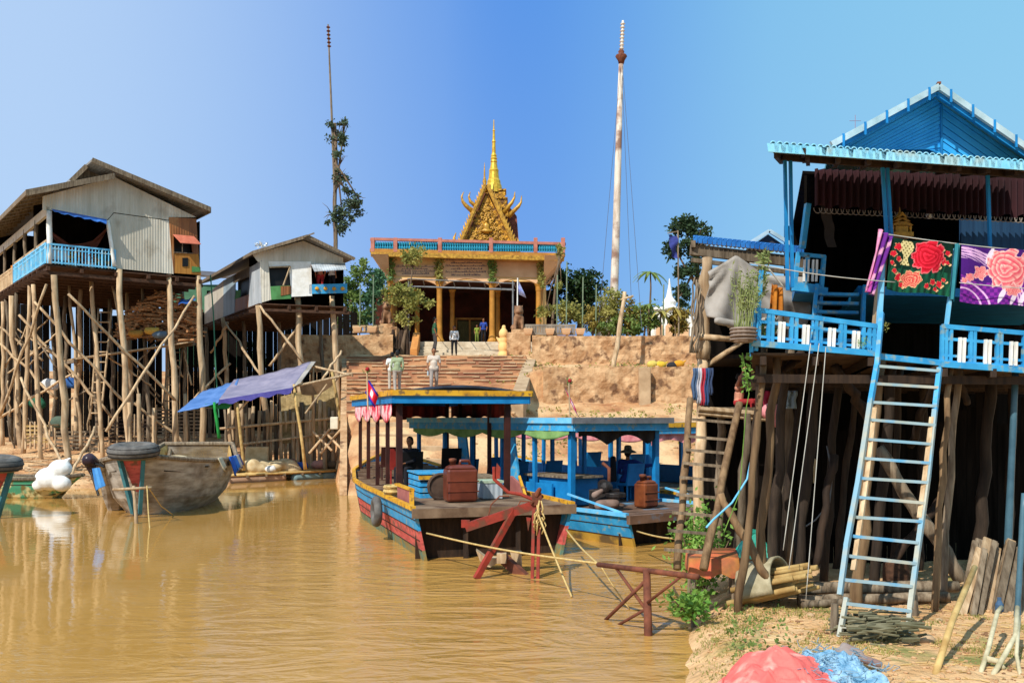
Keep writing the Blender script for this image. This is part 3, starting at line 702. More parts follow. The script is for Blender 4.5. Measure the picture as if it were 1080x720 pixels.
mb = MB(); mb.sheet(P(188,321,41.2), P(206,317,41.4), P(206,313,42.4), P(189,317,42.4), 8, 3, lambda u,v:(0,0,.05*math.sin(u*9))); tag(build(mb, 'blue_sheet', TARPB, solid=.02), 'narrow blue tarpaulin draped over the end of the firewood', 'tarpaulin')
def ladder(name, lab, a0, a1, b0, b1, n, r, m, cat='ladder', rr=None, mr=None):   # left foot/top, right foot/top
    t = thing(name, lab, cat, a0)
    for q0, q1 in ((a0, a1), (b0, b1)):
        mb = MB(); mb.pole(q0, q1, r, r*.9, .01, 7, 5); build(mb, 'side_rail', m, t, smooth=True)
    for i in range(n):
        f = (i+.6)/n; mb = MB(); mb.tube([a0.lerp(a1, f), b0.lerp(b1, f)], rr or r*.7, 6); build(mb, 'rung', mr or m, t, smooth=True)
    return t
ladder('ladder', 'small pole ladder leaning up to the firewood landing', P(95,442,41), P(104,325,42), P(106,442,41), P(118,325,42), 11, .045, WOOD)
ladder('ladder', 'short weathered ladder standing right of the firewood', P(172,428,43), P(178,368,43.4), P(186,428,43), P(192,368,43.4), 7, .04, WOODG)
# slatted low pens and stack behind the stilts
for (x0, x1, y0, y1, Y, m, lb) in ((27,52,448,466,41,BAMB,'low woven bamboo pen between the front stilts'),(58,104,452,484,42,WOODG,'long slatted pig pen of grey boards under the big house'),(115,160,440,470,43.5,WOODD,'dark slatted crate of sticks behind the tyre'),(165,215,430,470,45,WOODG,'tall slatted screen at the right end under the big house')):
    t = thing('animal_pen', lb, 'pen', P((x0+x1)/2, y1, Y)); mb = MB(); a = P(x0,y1,Y); b = P(x1,y1,Y); H = P(x0,y0,Y).z - a.z
    for i in range(int(H/.17)+1): mb.beam(a+V((0,0,i*.17)), b+V((0,0,i*.17+U(-.03,.03))), .05,.09)
    build(mb, 'slats', m, t); mb = MB()
    for k in range(6): q = a.lerp(b, k/5); mb.pole(q-V((0,0,.3)), q+V((0,0,H+.15)), .05,.04,.02,6,3)
    for k in range(2): q = (a if k == 0 else b); mb.beam(q+V((0,0,H)), q+V((0,1.3,H)), .05)
    build(mb, 'pen_posts', WOOD, t)
# dark board screens behind, blackened to stand for the shade under the floors
for (x0, x1, y0, y1, Y, lb) in ((-40,110,318,462,50,'dark plank screen closing the back of the big house stilts'),(100,232,330,450,52,'shade-black board screen behind the firewood landing'),(228,370,330,455,54,'dark board screen behind the stilts of the smaller house')):
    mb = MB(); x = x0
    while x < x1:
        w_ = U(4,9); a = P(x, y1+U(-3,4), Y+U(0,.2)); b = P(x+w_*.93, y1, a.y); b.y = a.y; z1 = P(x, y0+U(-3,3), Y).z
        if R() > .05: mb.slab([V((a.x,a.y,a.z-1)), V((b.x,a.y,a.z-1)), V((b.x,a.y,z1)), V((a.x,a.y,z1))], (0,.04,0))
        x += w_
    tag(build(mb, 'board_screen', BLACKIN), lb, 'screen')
# hanging washing on the verandah
k = 0
WCOL = [('#e8dcc0','#d0b890'),('#d8a060','#e8d0a0'),('#c04048','#d86050'),('#e0e4dc','#b0b8c0'),('#304898','#4060b0'),('#c8b898','#a89068'),('#c83c5c','#e06078'),('#3a8c5c','#50a070'),('#e09030','#c87020')]
WN = ['cream','straw yellow','red','white','navy blue','beige','crimson','green','orange']
vv = [.35,1.0,1.7,2.6,3.3,4.1,5.2,6.4,8.0]
ordn = ['first','second','third','fourth','fifth','sixth','seventh','eighth','ninth']
for i, v in enumerate(vv):
    c = WCOL[i]; L_ = U(.6,1.1); hgt = ZF+ (1.9 if i in (0,) else .98) ; mb = MB(); a = g1(.12 if i == 0 else .0-.02, v-.28, hgt); b = g1(.12 if i == 0 else -.02, v+.28, hgt)
    ph = U(0,6); fn = lambda u, w, ph=ph: (.05*math.sin(u*12+ph)*w, .05*math.sin(u*9+ph)*w, -.04*math.sin(u*3.1))
    mb.sheet(a, b, b-V((0,0,L_)), a-V((0,0,L_)), 10, 8, fn); build_o = tag(build(mb, 'hanging_garment', cloth(*c), solid=.015, smooth=True), '%s garment on the verandah rail, %s from the house corner' % (WN[i], ordn[i]), 'laundry')
# people on the verandah are too hidden to show; two chairs' worth of clutter
mb = MB(); q = g1(1.4,1.2,ZF)
mb.tube([q+V((-1.3,0,1.7)), q+V((0,.2,.75)), q+V((1.4,0,1.9))], .06, 7); mb.sheet(q+V((-1.2,0,1.6)), q+V((1.2,0,1.75)), q+V((.6,0,.7)), q+V((-.6,0,.7)), 14, 6, lambda u,v:(0,.15*math.sin(u*9),-.6*math.sin(u*3.14)*(1-v)))
tag(build(mb, 'hammock', mat('rust_brown_cloth','#8c4c34','#6c3424'), solid=.02), 'rust brown hammock slung inside the dark verandah opening', 'hammock')

# ================================================================ HOUSE 2 (smaller)
B = Plane((-11.1, 42), (.94, .34)); BL = V((-.5, .866, 0)); BR = V((B.d.x, B.d.y, 0)); nB = V((B.n.x, B.n.y, 0))
ZB = B.zz(276, 318); O2 = B.at(0, 0); W2 = B.s_of(366); D2 = 11.4
def g2(u, v, z): return V((O2.x, O2.y, z)) + BR*u + BL*v
h2 = thing('stilt_house', 'smaller stilt house of silver and rusty tin beside the blue tarpaulin stall', 'house', (-10, 46, .8))
mb = MB()
for i in range(24): mb.slab([g2(-.1,i*.48,ZB-.12), g2(W2,i*.48,ZB-.12), g2(W2,i*.48+.43,ZB-.12), g2(-.1,i*.48+.43,ZB-.12)], (0,0,.05+.002*(i%2)))
build(mb, 'floor_boards', WOODB, h2)
mb = MB()
for u in (0,1.2,2.4,W2-.1): mb.beam(g2(u,-.1,ZB-.22), g2(u,D2,ZB-.22), .1,.16)
for i in range(12): mb.beam(g2(-.3,i*.95,ZB-.36), g2(W2+.1,i*.95,ZB-.36), .1,.12)
build(mb, 'floor_joists', WOODB, h2)
LP = Plane((O2.x, O2.y), (BL.x, BL.y))
if LP.n.x > 0: LP.n = -LP.n
ZE = B.zz(280, 275)
def wl(pts, m, name): 
    mb = MB(); mb.slab([g2(0-.02, v, ZB+z) for v, z in pts], BR*.04); build(mb, name, m, h2)
He = ZE - ZB
wl([(0,-.1),(0,He),(1.9,He-.05),(2.2,-.1)], TINS, 'tin_sheet_wall')
wl([(2.2,-.1),(2.0,.55),(4.6,.6),(4.8,-.1)], TINR, 'rusty_panel')
wl([(2.0,He-.45),(1.9,He),(5,He),(5,He-.4)], WOODG, 'board_strip')
wl([(4.8,-.1),(4.6,He),(7,He),(7.1,-.15)], tin('bluish_tin','#b8ccd8','#90a4b0','#8c8478',k=.75), 'tin_sheet_wall')
wl([(7.1,-.15),(7,He),(11.4,He-.3),(11.4,-.2)], TINW, 'tin_sheet_wall')
mb = MB(); mb.slab([g2(.15,2,ZB), g2(.15,4.8,ZB), g2(.15,4.8,ZE), g2(.15,2,ZE)], BR*.02); w_ = build(mb, 'window', DARKM, h2)
mb = MB(); mb.slab([g2(-.03,4.7,ZB+.6), g2(-.03,3.6,ZB+.6), g2(-.03,3.6,ZB+.95), g2(-.03,4.4,ZB+.95)], BR*.02); build(mb, 'green_shutter', mat('green_patch','#5c9c5c'), w_)
Bw = lambda pts, m, name, off=0, th=.04: wall(pts, m, name, B, h2, off, th)
Bw([(272,276),(266,268),(320,254),(362,272),(362,277)], TINW, 'gable_wall')
Bw([(274,276),(283,275),(286,316),(276,319)], TINW, 'tin_wall', .02)
Bw([(283,275.5),(305,276),(306,282),(284,282)], WHITE, 'white_boards', .02); Bw([(285,302),(307,301),(307,315),(286,316)], mat('green_patch','#5c9c5c'), 'green_panel', .02)
Bw([(296,302),(307,301.5),(307,310),(296,312)], TINR, 'rusty_panel', .05)
Bw([(305,276),(328,276),(329,312),(307,313)], WHITE, 'white_boards', .03)
Bw([(328,276),(364,277),(364,281),(328,281)], TINW, 'tin_wall', .02)
Bw([(284,281),(306,281),(306,303),(284,303)], DARKM, 'window', -.2)
Bw([(326,300),(366,299),(366,309),(326,310)], BLUE, 'blue_parapet', .03)
mb = MB(); mb.slab([B.p(328,279,.03), B.p(364,279,.03), B.p(362,287,.75), B.p(329,289,.75)], (0,0,.04)); build(mb, 'awning', TINS, h2)
mb = MB()
for px in (334,343,352,361): mb.lathe(B.p(px,304.5,.07)-V((0,0,.09)), [(.02,0),(.09,.05),(.09,.13),(.02,.18)], 8)
build(mb, 'painted_rosettes', YEL, h2)
mb = MB(); mb.beam(B.p(306,281,.06), B.p(298,302,.3), .05); mb.beam(B.p(284,282,.05), B.p(306,281,.05), .06); build(mb, 'window_prop', WOOD, h2)
# roof h2
nB_ = nB
rg = B.p(322,252,.7); le = B.p(266,268,.45) ; re = B.p(372,275,.5); bk = BL*12.4
mb = MB(); mb.slab([le, rg, rg+bk, le+bk], (0,0,.07)); build(mb, 'roof_left_slope', TINDK, h2)
mb = MB(); mb.slab([rg, re, re+bk, rg+bk], (0,0,.07)); build(mb, 'roof_right_slope', ROOFG, h2)
mb = MB(); mb.beam(le, rg, .05,.14); mb.beam(rg, re, .05,.14); mb.beam(le, le+bk, .05,.14); mb.beam(B.p(318,253,.75), B.p(329,249,.75), .05,.06); build(mb, 'fascia', WOODG, h2)
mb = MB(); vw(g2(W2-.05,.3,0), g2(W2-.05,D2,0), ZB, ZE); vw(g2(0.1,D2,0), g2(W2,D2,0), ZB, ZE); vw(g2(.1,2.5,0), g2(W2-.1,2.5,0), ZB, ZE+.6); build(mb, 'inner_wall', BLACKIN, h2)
mb = MB(); q = B.p(277,268,-.5); mb.tube([q, q+V((0,0,.55))], .02, 5); 
for k in range(60): mb.leaf(q+V((U(-.25,.25),U(-.1,.1),.5+U(-.12,.12))), .12)
build(mb, 'roof_aerial', WHITE, h2)
for (a, b, c, d, Y, r) in ((272,322,284,400,41.9,.17),(314,314,320,392,42.9,.18),(350,312,360,402,43.6,.17),(235,335,245,408,46,.14),(338,330,345,405,46,.13),(256,330,262,410,47,.12),(293,325,296,405,47,.12),(217,345,222,430,49,.13)):
    stilt(h2, a, b, c, 475, Y, r=r, m=WOOD if r > .13 else WOODG)
for a in ((274,322,320,382,41.8,42),(238,340,276,396,45,42),(318,340,284,386,43,43),(222,372,240,340,46,45),(360,370,340,400,43,42),(205,420,243,383,43,44),(362,392,335,420,43,42.5),(226,390,250,430,44,44)):
    stilt(h2, *a[:4], a[4], a[5], r=.07, name='brace')
mb = MB(); mb.tube([P(222,290,42.5), P(225,330,42.4), P(228,398,42.2), P(231,440,42)], .03, 6); tag(build(mb, 'hose_pipe', mat('green_pipe','#4c8c6c')), 'thin green pipe hanging down beside the smaller stilt house', 'pipe')
person(B.p(339,307.5,-.35)+V((0,0,-.05)), 200, 'shirtless person in red shorts seen from behind on the small house balcony', REDC, REDC, h=1.55, shirtless=True, skin=SKINP)
person(B.p(351,307.5,-.30)+V((0,0,-.05)), 150, 'person in a white shirt leaning at the small house balcony corner', cloth('#e8e8f0'), DARKC, h=1.55)
# green-roofed hut far between the two houses
t = thing('distant_hut', 'distant hut with green wall and thin dark roof between the stilt houses', 'house', (-20.5,62,6))
mb = MB(); mb.box((-20.3,63,8.6), (3.4,3,5.2)); build(mb, 'wall', mat('green_hut','#5c8c6c','#4c7858',k=.6), t)
mb = MB(); mb.slab([V((-22.6,61,11.8)), V((-18.0,61,11.5)), V((-18.0,65,12.3)), V((-22.6,65,12.6))], (0,0,.12)); build(mb, 'roof', TINDK, t)

# ================================================================ stall with blue/purple tarpaulin and floating landing
t = thing('market_stall', 'riverside stall under a sagging blue and faded purple tarpaulin', 'stall', P(270,470,39))
def tarp(a, b, c, d, nu, nv, sag): 
    m = MB(); m.sheet(a, b, c, d, nu, nv, lambda u, v: (0, 0, -sag*math.sin(u*math.pi)*(.5+.5*math.sin(v*3.1)) + .05*noise.noise(V((u*7, v*5, 1))) )); return m
build(tarp(P(187,434,37.4), P(245,420,37.2), P(252,399,40.5), P(214,412,40.3), 16, 10, .1), 'blue_tarpaulin', mat('worn_blue_tarp','#6088c4','#4470ac',k=.72,scale=2,bump=.08), t, solid=.02, smooth=True)
build(tarp(P(231,421,37.15), P(309,408,37.3), P(329,381,40.4), P(247,400,40.45), 18, 10, .12), 'purple_tarpaulin', TARPP, t, solid=.02, smooth=True)
mb = MB(); mb.sheet(P(231,421.5,37.1), P(309,408.5,37.2), P(307,414,37.2), P(230,427,37.1), 20, 2, lambda u,v:(0,0,.05*math.sin(u*25)*v)); build(mb, 'tarpaulin_hem', mat('violet_hem','#5c58a8','#44408c',k=.7), t, solid=.01)
mb = MB(); mb.sheet(P(309,408,37.25), P(317,403,37.3), P(333,381,40.4), P(328,381,40.4), 4, 8); build(mb, 'pale_edge_strip', TARPG, t, solid=.02)
for (a, b, c, d, Y, m) in ((226,424,231,462,37.3,mat('green_pole','#2cae4c','#208c3c')),(250,424,257,496,37.3,BAMB),(310,405,322,495,37.4,BAMB),(330,383,331,470,40.3,WOOD),(350,392,366,478,38.5,BAMB),(247,402,250,470,40.3,WOOD)):
    mb = MB(); mb.pole(P(c,d,Y), P(a,b,Y), .07,.055,.02,7,4); build(mb, 'post', m, t, smooth=True)
for a_, b_, r_ in ((P(312,407,37.4), P(372,394,38.4), .05),(P(325,385,40.3), P(372,396,39), .05),(P(249,436,37.5), P(262,422,37.5), .04),(P(322,436,37.6), P(345,405,37.8), .04)):
    mb = MB(); mb.tube([a_, b_], r_); build(mb, 'frame_pole', WOOD, t)
mb = MB(); mb.sheet(P(216,426,37.6), P(246,424,37.6), P(241,431,37.6), P(225,431,37.6), 8, 2); build(mb, 'green_cloth', GREENC, t, solid=.02)
mb = MB(); mb.sheet(P(316,407,38.2), P(352,396,39.3), P(352,405,39.3), P(318,416,38.2), 10, 4, lambda u,v:(0,0,-.2*math.sin(u*3.14)*v)); build(mb, 'brown_awning_cloth', mat('brown_canvas','#b08860','#8c6844'), t, solid=.015)
# floating landing
t = thing('floating_landing', 'low floating bamboo landing on drums in front of the stall', 'landing', P(300,500,38))
a, b = P(240,502,37.2), P(372,486,41.2); dn = V((-.4,1,0)).normalized()
a.z = b.z = .32
mb = MB()
for i in range(34): mb.tube([a+dn*i*.085+V((U(-.1,.1),0,U(-.01,.02))), b+dn*i*.085+V((U(-.1,.1),0,0))], .045, 6)
build(mb, 'bamboo_deck', BAMB, t, smooth=True)
mb = MB()
for i in range(8): q = a.lerp(b, i/7); mb.beam(q-dn*.15-V((0,0,.07)), q+dn*2.9-V((0,0,.07)), .08)
build(mb, 'cross_pole', WOODG, t)
for i, u in enumerate((.12,.32,.62,.86)):
    q = a.lerp(b, u)+dn*.3; q.z = .08; mb = MB(); d = (b-a).normalized()*.55; mb.cap(q-d, q+d, .2,.2,12); build(mb, 'float_drum', mat('pale_drum' if i < 2 else 'blue_drum', '#c8a488' if i < 2 else '#88a8b0', k=.7), t, smooth=True)
def deckpt(px, v, z=.37): 
    f = (px-240)/132; q = a.lerp(b, f)+dn*v; q.z = z; return q
# nets, sacks and baskets on it
for px, v, sz, lb in ((228,1.6,(1.1,.8,.62),'large pale heap of fishing net at the left of the landing'),(262,1.4,(1.2,.8,.55),'wide cream heap of fishing net in the middle of the landing'),(287,1.3,(1.1,.7,.52),'rounded cream net heap on the right of the landing pile')):
    mb = MB(); q = deckpt(px, v)
    for k in range(16): mb.ball(q+V((U(-1,1)*sz[0]*.75, U(-.5,.5)*sz[1], U(.1,.9)*sz[2]*.5)), (sz[0]*U(.3,.5), sz[1]*.5, sz[2]*U(.4,.62)))
    tag(build(mb, 'net_heap', SACK, remesh=.06), lb, 'fishing net')
mb = MB(); q = deckpt(276,2.3,.9); mb.box(q, (.95,.7,.9), .2); tag(build(mb, 'crate', mat('cream_crate','#dcc498','#bfa070',k=.78), bevel=.04), 'boxy cream crate standing behind the net heaps', 'crate')
for px, v, r, c, lb in ((318,.8,.26,'#2458b0','deep blue bundle on the landing beside the post'),(339,1.2,.28,'#d8a090','pinkish sack on the right part of the landing'),(283,.2,.2,'#f0f0ec','small white plastic bag at the front edge of the landing'),(352,1.0,.24,'#7c6850','brown basket at the far right of the landing'),(306,1.2,.34,'#8c6c5c','dull brown bicycle load bundle left of the blue bundle')):
    mb = MB(); q = deckpt(px, v, .37+r*.6); mb.ball(q, (r*1.2,r,r*.75)); mb.ball(q+V((r*.5,0,r*.35)), r*.5); tag(build(mb, 'bundle', cloth(c), remesh=.03), lb, 'bundle')
mb = MB(); q = deckpt(356,.9,2.6); mb.box(P(353,446,38.2), (.32,.28,.5)); tag(build(mb, 'white_container', cloth('#e8e0c8'), bevel=.04), 'white plastic container hung on the right stall post', 'container')
t = thing('fence_of_poles', 'rough fence of upright driftwood poles behind the net heaps', 'fence', P(290,470,41))
for i in range(27):
    px = 236+i*4.6+U(-1,1); Y = 41.2+U(0,.6); z = HC((px-540)/1000*Y, Y); top = P(px, U(418,436), Y); q = P(px+U(-2,3), 480, Y); q.z = z-.2
    mb = MB(); mb.pole(q, top, U(.06,.13), U(.05,.1), .04, 7, 4); build(mb, 'upright_pole', WOOD if i % 3 else WOODG, t, smooth=True)
mb = MB(); mb.tube([P(232,452,41), P(362,440,41.2)], .06); mb.tube([P(240,470,41), P(368,455,41.1)], .05)
for x in (330,342): mb.tube([P(x,455,39), P(x+20,475,38.5)], .05); mb.tube([P(x+18,452,39), P(x-4,478,38.5)], .05)
build(mb, 'rails', WOOD, t)
mb = MB(); mb.sheet(P(296,418,41.8), P(352,405,41.8), P(358,462,41.6), P(298,468,41.6), 10, 8, lambda u,v:(0,.1*noise.noise(V((u*5,v*5,0))),0)); tag(build(mb, 'woven_screen', mat('khaki_screen','#b8a070','#8c7850',k=.7,scale=8,bump=.05), solid=.02), 'khaki woven screen at the back of the stall', 'screen')
# stakes & post by the shore
for i, (px, py0, py1, Y, lb) in enumerate(((137,424,474,39.4,'short stake leaning on the stilt left above the tyre'),(147,415,472,39.2,'taller stake right above the tyre'),(163,430,470,41,'thick short stump between the stilts'),(196,415,470,41.5,'pale split post at the right end under the big house'))):
    mb = MB(); a = P(px, py1, Y); a.z = HC(a.x, a.y)-.2; mb.pole(a, P(px-1, py0, Y), .1,.08,.02); tag(build(mb, 'wooden_stake', WOOD, smooth=True), lb, 'stake')
mb = MB()
for k in range(70):
    q = P(U(20,220), U(484,500), U(36,40)); q.z = HC(q.x, q.y)+.05; d = V((U(-.8,.8), U(-.4,.4), U(-.03,.06))); mb.tube([q-d, q+d], U(.015,.05), 5)
tag(build(mb, 'driftwood', WOOD), 'driftwood and bamboo scraps lying on the mud below the stilts', 'driftwood', kind='stuff')
# red/blue clutter under house 1
for (px, py, Y, c, lb) in ((52,405,44,'#e8e8e4','crumpled white cloth hanging in the dark under the big house'),(72,403,44,'#3c6cb0','blue cloth hanging beside the white one under the house'),(38,424,43,'#2c6c50','green bucket hung on a post under the house'),(62,445,42,'#5c6c5c','round grey green sack on the pig pen')):
    mb = MB(); q = P(px, py, Y); mb.ball(q, (.4,.2,.28)); mb.ball(q+V((.25,0,-.1)), .2); tag(build(mb, 'hung_bundle', cloth(c), remesh=.04), lb, 'bundle')

# ================================================================ wooden cargo boats
def hull(c, ax, L, W, zs, zb, zbow, bowf=.55):
    """returns the loft points: stations along ax (bow first)"""
    ax = V((ax[0], ax[1], 0)).normalized(); sd = V((ax.y, -ax.x, 0)); out = []
    for i in range(15):
        t = i/14; w = W/2*min(1, (.16+1.35*t**.62)) if t < .5 else W/2*(1 - .35*((t-.5)/.5)**2.2)
        if t < .5: w = W/2*(.07 + .93*math.sin(math.pi/2*(t/.5)**.8))
        z = zs + (zbow-zs)*max(0, 1-t/.42)**2.0 + .35*max(0, (t-.75)/.25)**2
        kb = -.35 + (.30 if t < .01 else 0)
        ctr = V((c[0], c[1], 0)) + ax*L*t
        back = ax*(.0)
        row = []
        for (fw, fz) in ((-1,1),(-.93,.72),(-.80,.42),(-.56,.18),(0,0),(.56,.18),(.80,.42),(.93,.72),(1,1)):
            zz = kb + (z-kb)*fz; sh = ax*(1.15*(1-fz)*max(0, 1-t/.35))
            row.append(ctr + sd*w*fw + V((0,0,zz)) + sh)
        out.append(row)
    return out, ax, sd
def wooden_boat(name, lab, c, ax, L, W, zs, zbow, m=HULLG, inner=BAMB, bowpaint=True, tyre=True):
    rows, ax, sd = hull(c, ax, L, W, zs, 0, zbow); t = thing(name, lab, 'boat', (c[0], c[1], 0))
    mb = MB(); n = 9; vs = [q for r in rows for q in r]; fs = [(i*n+k, i*n+k+1, (i+1)*n+k+1, (i+1)*n+k) for i in range(14) for k in range(8)]
    fs.append(tuple(range(9))[::-1]); fs.append(tuple(14*n+k for k in range(9))); mb.add(vs, fs); build(mb, 'hull', m, t, smooth=False)
    mb = MB(); vs = []; 
    for r in rows[1:]:
        ctr = (r[0]+r[8])/2
        for q in r: vs.append(ctr + (q-ctr)*.90 + V((0,0,.0)))
    fs = [(i*n+k+1, i*n+k, (i+1)*n+k, (i+1)*n+k+1) for i in range(13) for k in range(8)]; fs.append(tuple(13*n+k for k in range(9)))
    mb.add(vs, fs); build(mb, 'inner_planking', inner, t)
    mb = MB()
    for k in (0, 8): mb.tube([r[k]+V((0,0,.02)) for r in rows], .065, 6)
    mb.tube([rows[-1][k]+V((0,0,.02)) for k in (0,8)], .065, 6); build(mb, 'gunwale', WOODG, t)
    mb = MB()
    for zf in (.35,.55,.78):
        for s_ in (0, 8):
            s2 = 1 if s_ == 0 else 7; mb.tube([r[s_].lerp(r[3 if s_ == 0 else 5], 1-zf) + sd*(-.03 if s_ == 0 else .03) for r in rows[1:]], .02, 4)
    build(mb, 'plank_seams', WOODD, t)
    mb = MB()
    for i in (4,7,10): mb.beam(rows[i][0]-V((0,0,.15)), rows[i][8]-V((0,0,.15)), .2,.05)
    build(mb, 'thwarts', WOODG, t)
    b0 = (rows[0][0]+rows[0][8])/2
    if bowpaint:
        mb = MB(); q = b0 - ax*.05; w1 = .27
        mb.slab([q-sd*w1+V((0,0,.05)), q+sd*w1+V((0,0,.05)), q+sd*.05+V((0,0,-.95))+ax*.50, q-sd*.05+V((0,0,-.95))+ax*.50], -ax*.07); build(mb, 'bow_plate', REDB, t)
        mb = MB(); mb.beam(q-sd*w1*1.12+V((0,0,.0))-ax*.06, q-sd*.08+V((0,0,-1.5))+ax*.42, .09,.12); mb.beam(q+sd*w1*1.12-ax*.06, q+sd*.08+V((0,0,-1.5))+ax*.42, .09,.12)
        build(mb, 'bow_trim', mat('teal_trim','#4c8c94','#3c7078',k=.65), t)
    if tyre:
        tt = thing('tyre', 'worn rubber tyre hung flat over the bow of the %s' % ('cargo boat' if c[0] > -13 else 'boat cut by the left edge'), 'tyre', b0)
        mb = MB(); R0 = .40; r0 = .19; cc = b0 + V((0,0,.12)) + ax*.1; ring = []
        for i in range(25):
            a_ = 2*math.pi*i/24; ring.append(cc + sd*math.cos(a_)*R0*1.15 + ax*math.sin(a_)*R0 + V((0,0,.05*math.sin(a_))))
        mb.tube(ring, r0, 12, cap=False); build(mb, 'tyre_body', RUBBER, tt, smooth=True)
        mb = MB()
        for k in (-.12,0,.12): mb.tube([q + V((0,0,k*.9)) + (q-cc).normalized()*math.sqrt(max(.0, r0*r0-k*k*.8))*1.0 for q in ring], .012, 5, cap=False)
        build(mb, 'tread_ribs', DARKM, tt)
    return t, rows, ax, sd
bo, rows, ax, sd = wooden_boat('cargo_boat', 'tarred wooden cargo boat with red bow plate moored before the stilt houses', ((143-540)/1000*24.4, 24.2), (-.10,1), 7.3, 3.4, 1.36, 1.62)
# stake and cross bar at the bow
mb = MB(); mb.pole(P(145,562,23.2)-V((0,0,.3)), P(141,512,23.4), .05,.04,.01); mb.tube([P(119,516,23.4), P(160,514,23.3)], .035, 6); tag(build(mb, 'mooring_stake', WOOD, smooth=True), 'mooring stake with a cross bar at the cargo boat bow', 'stake')
for a, b, lb in ((P(155,512,23.3), P(158,558,22.3), 'short rope falling from the bow cross bar into the water'), (P(156,513,23.4), P(183,543,25.2), 'rope slanting from the bow bar along the hull')):
    mb = MB(); a = V(a); b = V(b); mb.tube([a, (a+b)/2+V((0,0,-.12)), b], .014, 5); tag(build(mb, 'mooring_rope', ROPE), lb, 'rope')
for i, (k, c, lb, L_) in enumerate(((5,'#d8c8a8','cream rag over the gunwale nearest the tyre',.35),(7,'#2464c8','bright blue cloth over the boat gunwale',.55),(8,'#4484dc','lighter blue cloth beside the bright blue one on the gunwale',.42),(9,'#e0d0c0','pale cloth drying on the boat gunwale',.42),(10,'#6c6088','dull purple cloth at the end of the gunwale row',.4))):
    q = rows[k][8].copy() if rows[k][8].x > rows[k][0].x else rows[k][0].copy(); mb = MB(); o_ = V((.05,0,.09)); a = q-ax*.28+o_; b = q+ax*.25+o_
    mb.sheet(a, b, b+V((.12,0,-L_*.8)), a+V((.14,.1,-L_)), 8, 5, lambda u,v:(.04*math.sin(u*14)*v,0,-.05*math.sin(u*7)*v)); tag(build(mb, 'drying_cloth', cloth(c), solid=.02, smooth=True), lb, 'cloth')
q = rows[6][0].lerp(rows[6][8], .5) + V((0,0,-.05)); mb = MB()
for k in range(12): mb.ball(q+V((U(-.7,.7),U(-1,1.2),U(-.2,.02))), (.5,.5,.2))
tag(build(mb, 'net_heap', SACK, remesh=.06), 'pale net heap lying inside the cargo boat', 'fishing net')
# outboard motor & rags at the left side
t = thing('outboard_motor', 'dark outboard motor hooked on the left side of the cargo boat', 'motor', P(94,500,25.5))
mb = MB(); q = P(95,487,25.2); mb.cap(q+V((0,-.05,.05)), q+V((0,.2,-.02)), .19,.15); mb.cap(q+V((0,.02,-.05)), q+V((.05,.05,-.3)), .15,.08); build(mb, 'engine_cover', mat('dark_plum_plastic','#4c3840','#30242c',rough=.3), t, smooth=True)
mb = MB(); mb.tube([q-V((0,0,.2)), P(104,522,25)], .035); mb.tube([q, P(110,492,25)], .03); build(mb, 'shaft', DARKM, t)
mb = MB(); mb.sheet(P(97,494,24.5), P(105,493,24.4), P(111,512,24.2), P(101,517,24.3), 6, 6, lambda u,v:(0,.05*math.sin(u*9),0)); tag(build(mb, 'blue_rag', mat('light_blue_cloth','#5ca8e8','#4890d0'), solid=.02), 'light blue rag hanging at the left bow', 'cloth')
# second narrow hull nested behind left
wooden_boat('cargo_boat', 'slim grey wooden boat nested behind the left side of the cargo boat', ((106-540)/1000*25.4, 25.4), (-.12,1), 6.0, 1.3, 1.15, 1.35, bowpaint=False, tyre=False)
# boat cut by the left edge
wooden_boat('cargo_boat', 'dark wooden boat with a red bow cut by the left edge', ((0-540)/1000*24.3, 24.2), (-.78,.62), 7, 2.0, 1.1, 1.30)
# small green and white dinghy with white bag
t, rows2, ax2, sd2 = wooden_boat('dinghy', 'small green and cream dinghy afloat below the stilts', ((90-540)/1000*30.6, 30.4), (-.97,.24), 4.6, 1.4, .62, .74, m=mat('green_cream_hull','#4c9c78','#d8c890',k=.7,rough=.6,scale=2.2,contrast=(.46,.54),c3='#7c6c3c',s3=4), inner=mat('cream_paint','#d8cc98','#b0a878'), bowpaint=False, tyre=False)
mb = MB(); q = P(57,508,30.3); 
mb.ball(q+V((-.12,0,.1)), (.5,.34,.38)); mb.ball(q+V((.2,0,.42)), (.38,.3,.3)); mb.ball(q+V((.3,-.1,-.05)), (.3,.26,.26)); mb.cap(q+V((.3,0,.6)), q+V((.5,0,.74)), .1,.05); mb.ball(q+V((-.45,-.05,-.1)), (.22,.2,.2))
tag(build(mb, 'white_sack', cloth('#f8f8f4','#e8e8e4'), remesh=.04), 'big bulging white plastic sack heaped on the dinghy', 'sack')
mb = MB(); q = P(28,507,30.6); mb.ball(q, (.5,.25,.12)); tag(build(mb, 'blue_bundle', TARPB, remesh=.04), 'flat blue bundle lying in the dinghy', 'bundle')
# ================================================================ TEMPLE
T0 = Plane((-8, 58.5), (1, .035)); TB = T0.shift(.95)      # roof edge plane, body plane
Td = V((T0.d.x, T0.d.y, 0)); Tn = V((T0.n.x, T0.n.y, 0))
tm = thing('temple_hall', 'ochre Khmer temple hall with a flat balustraded roof and gilded gable', 'temple', (0, 64, 6.3))
def tslab(pts, th, m, name, pl=T0, off=0, par=tm, bevel=0):
    mb = MB(); mb.slab([pl.p(x, y, off) for x, y in pts], -Tn*th); return build(mb, name, m, par, bevel=bevel)
DEPT = 11.0
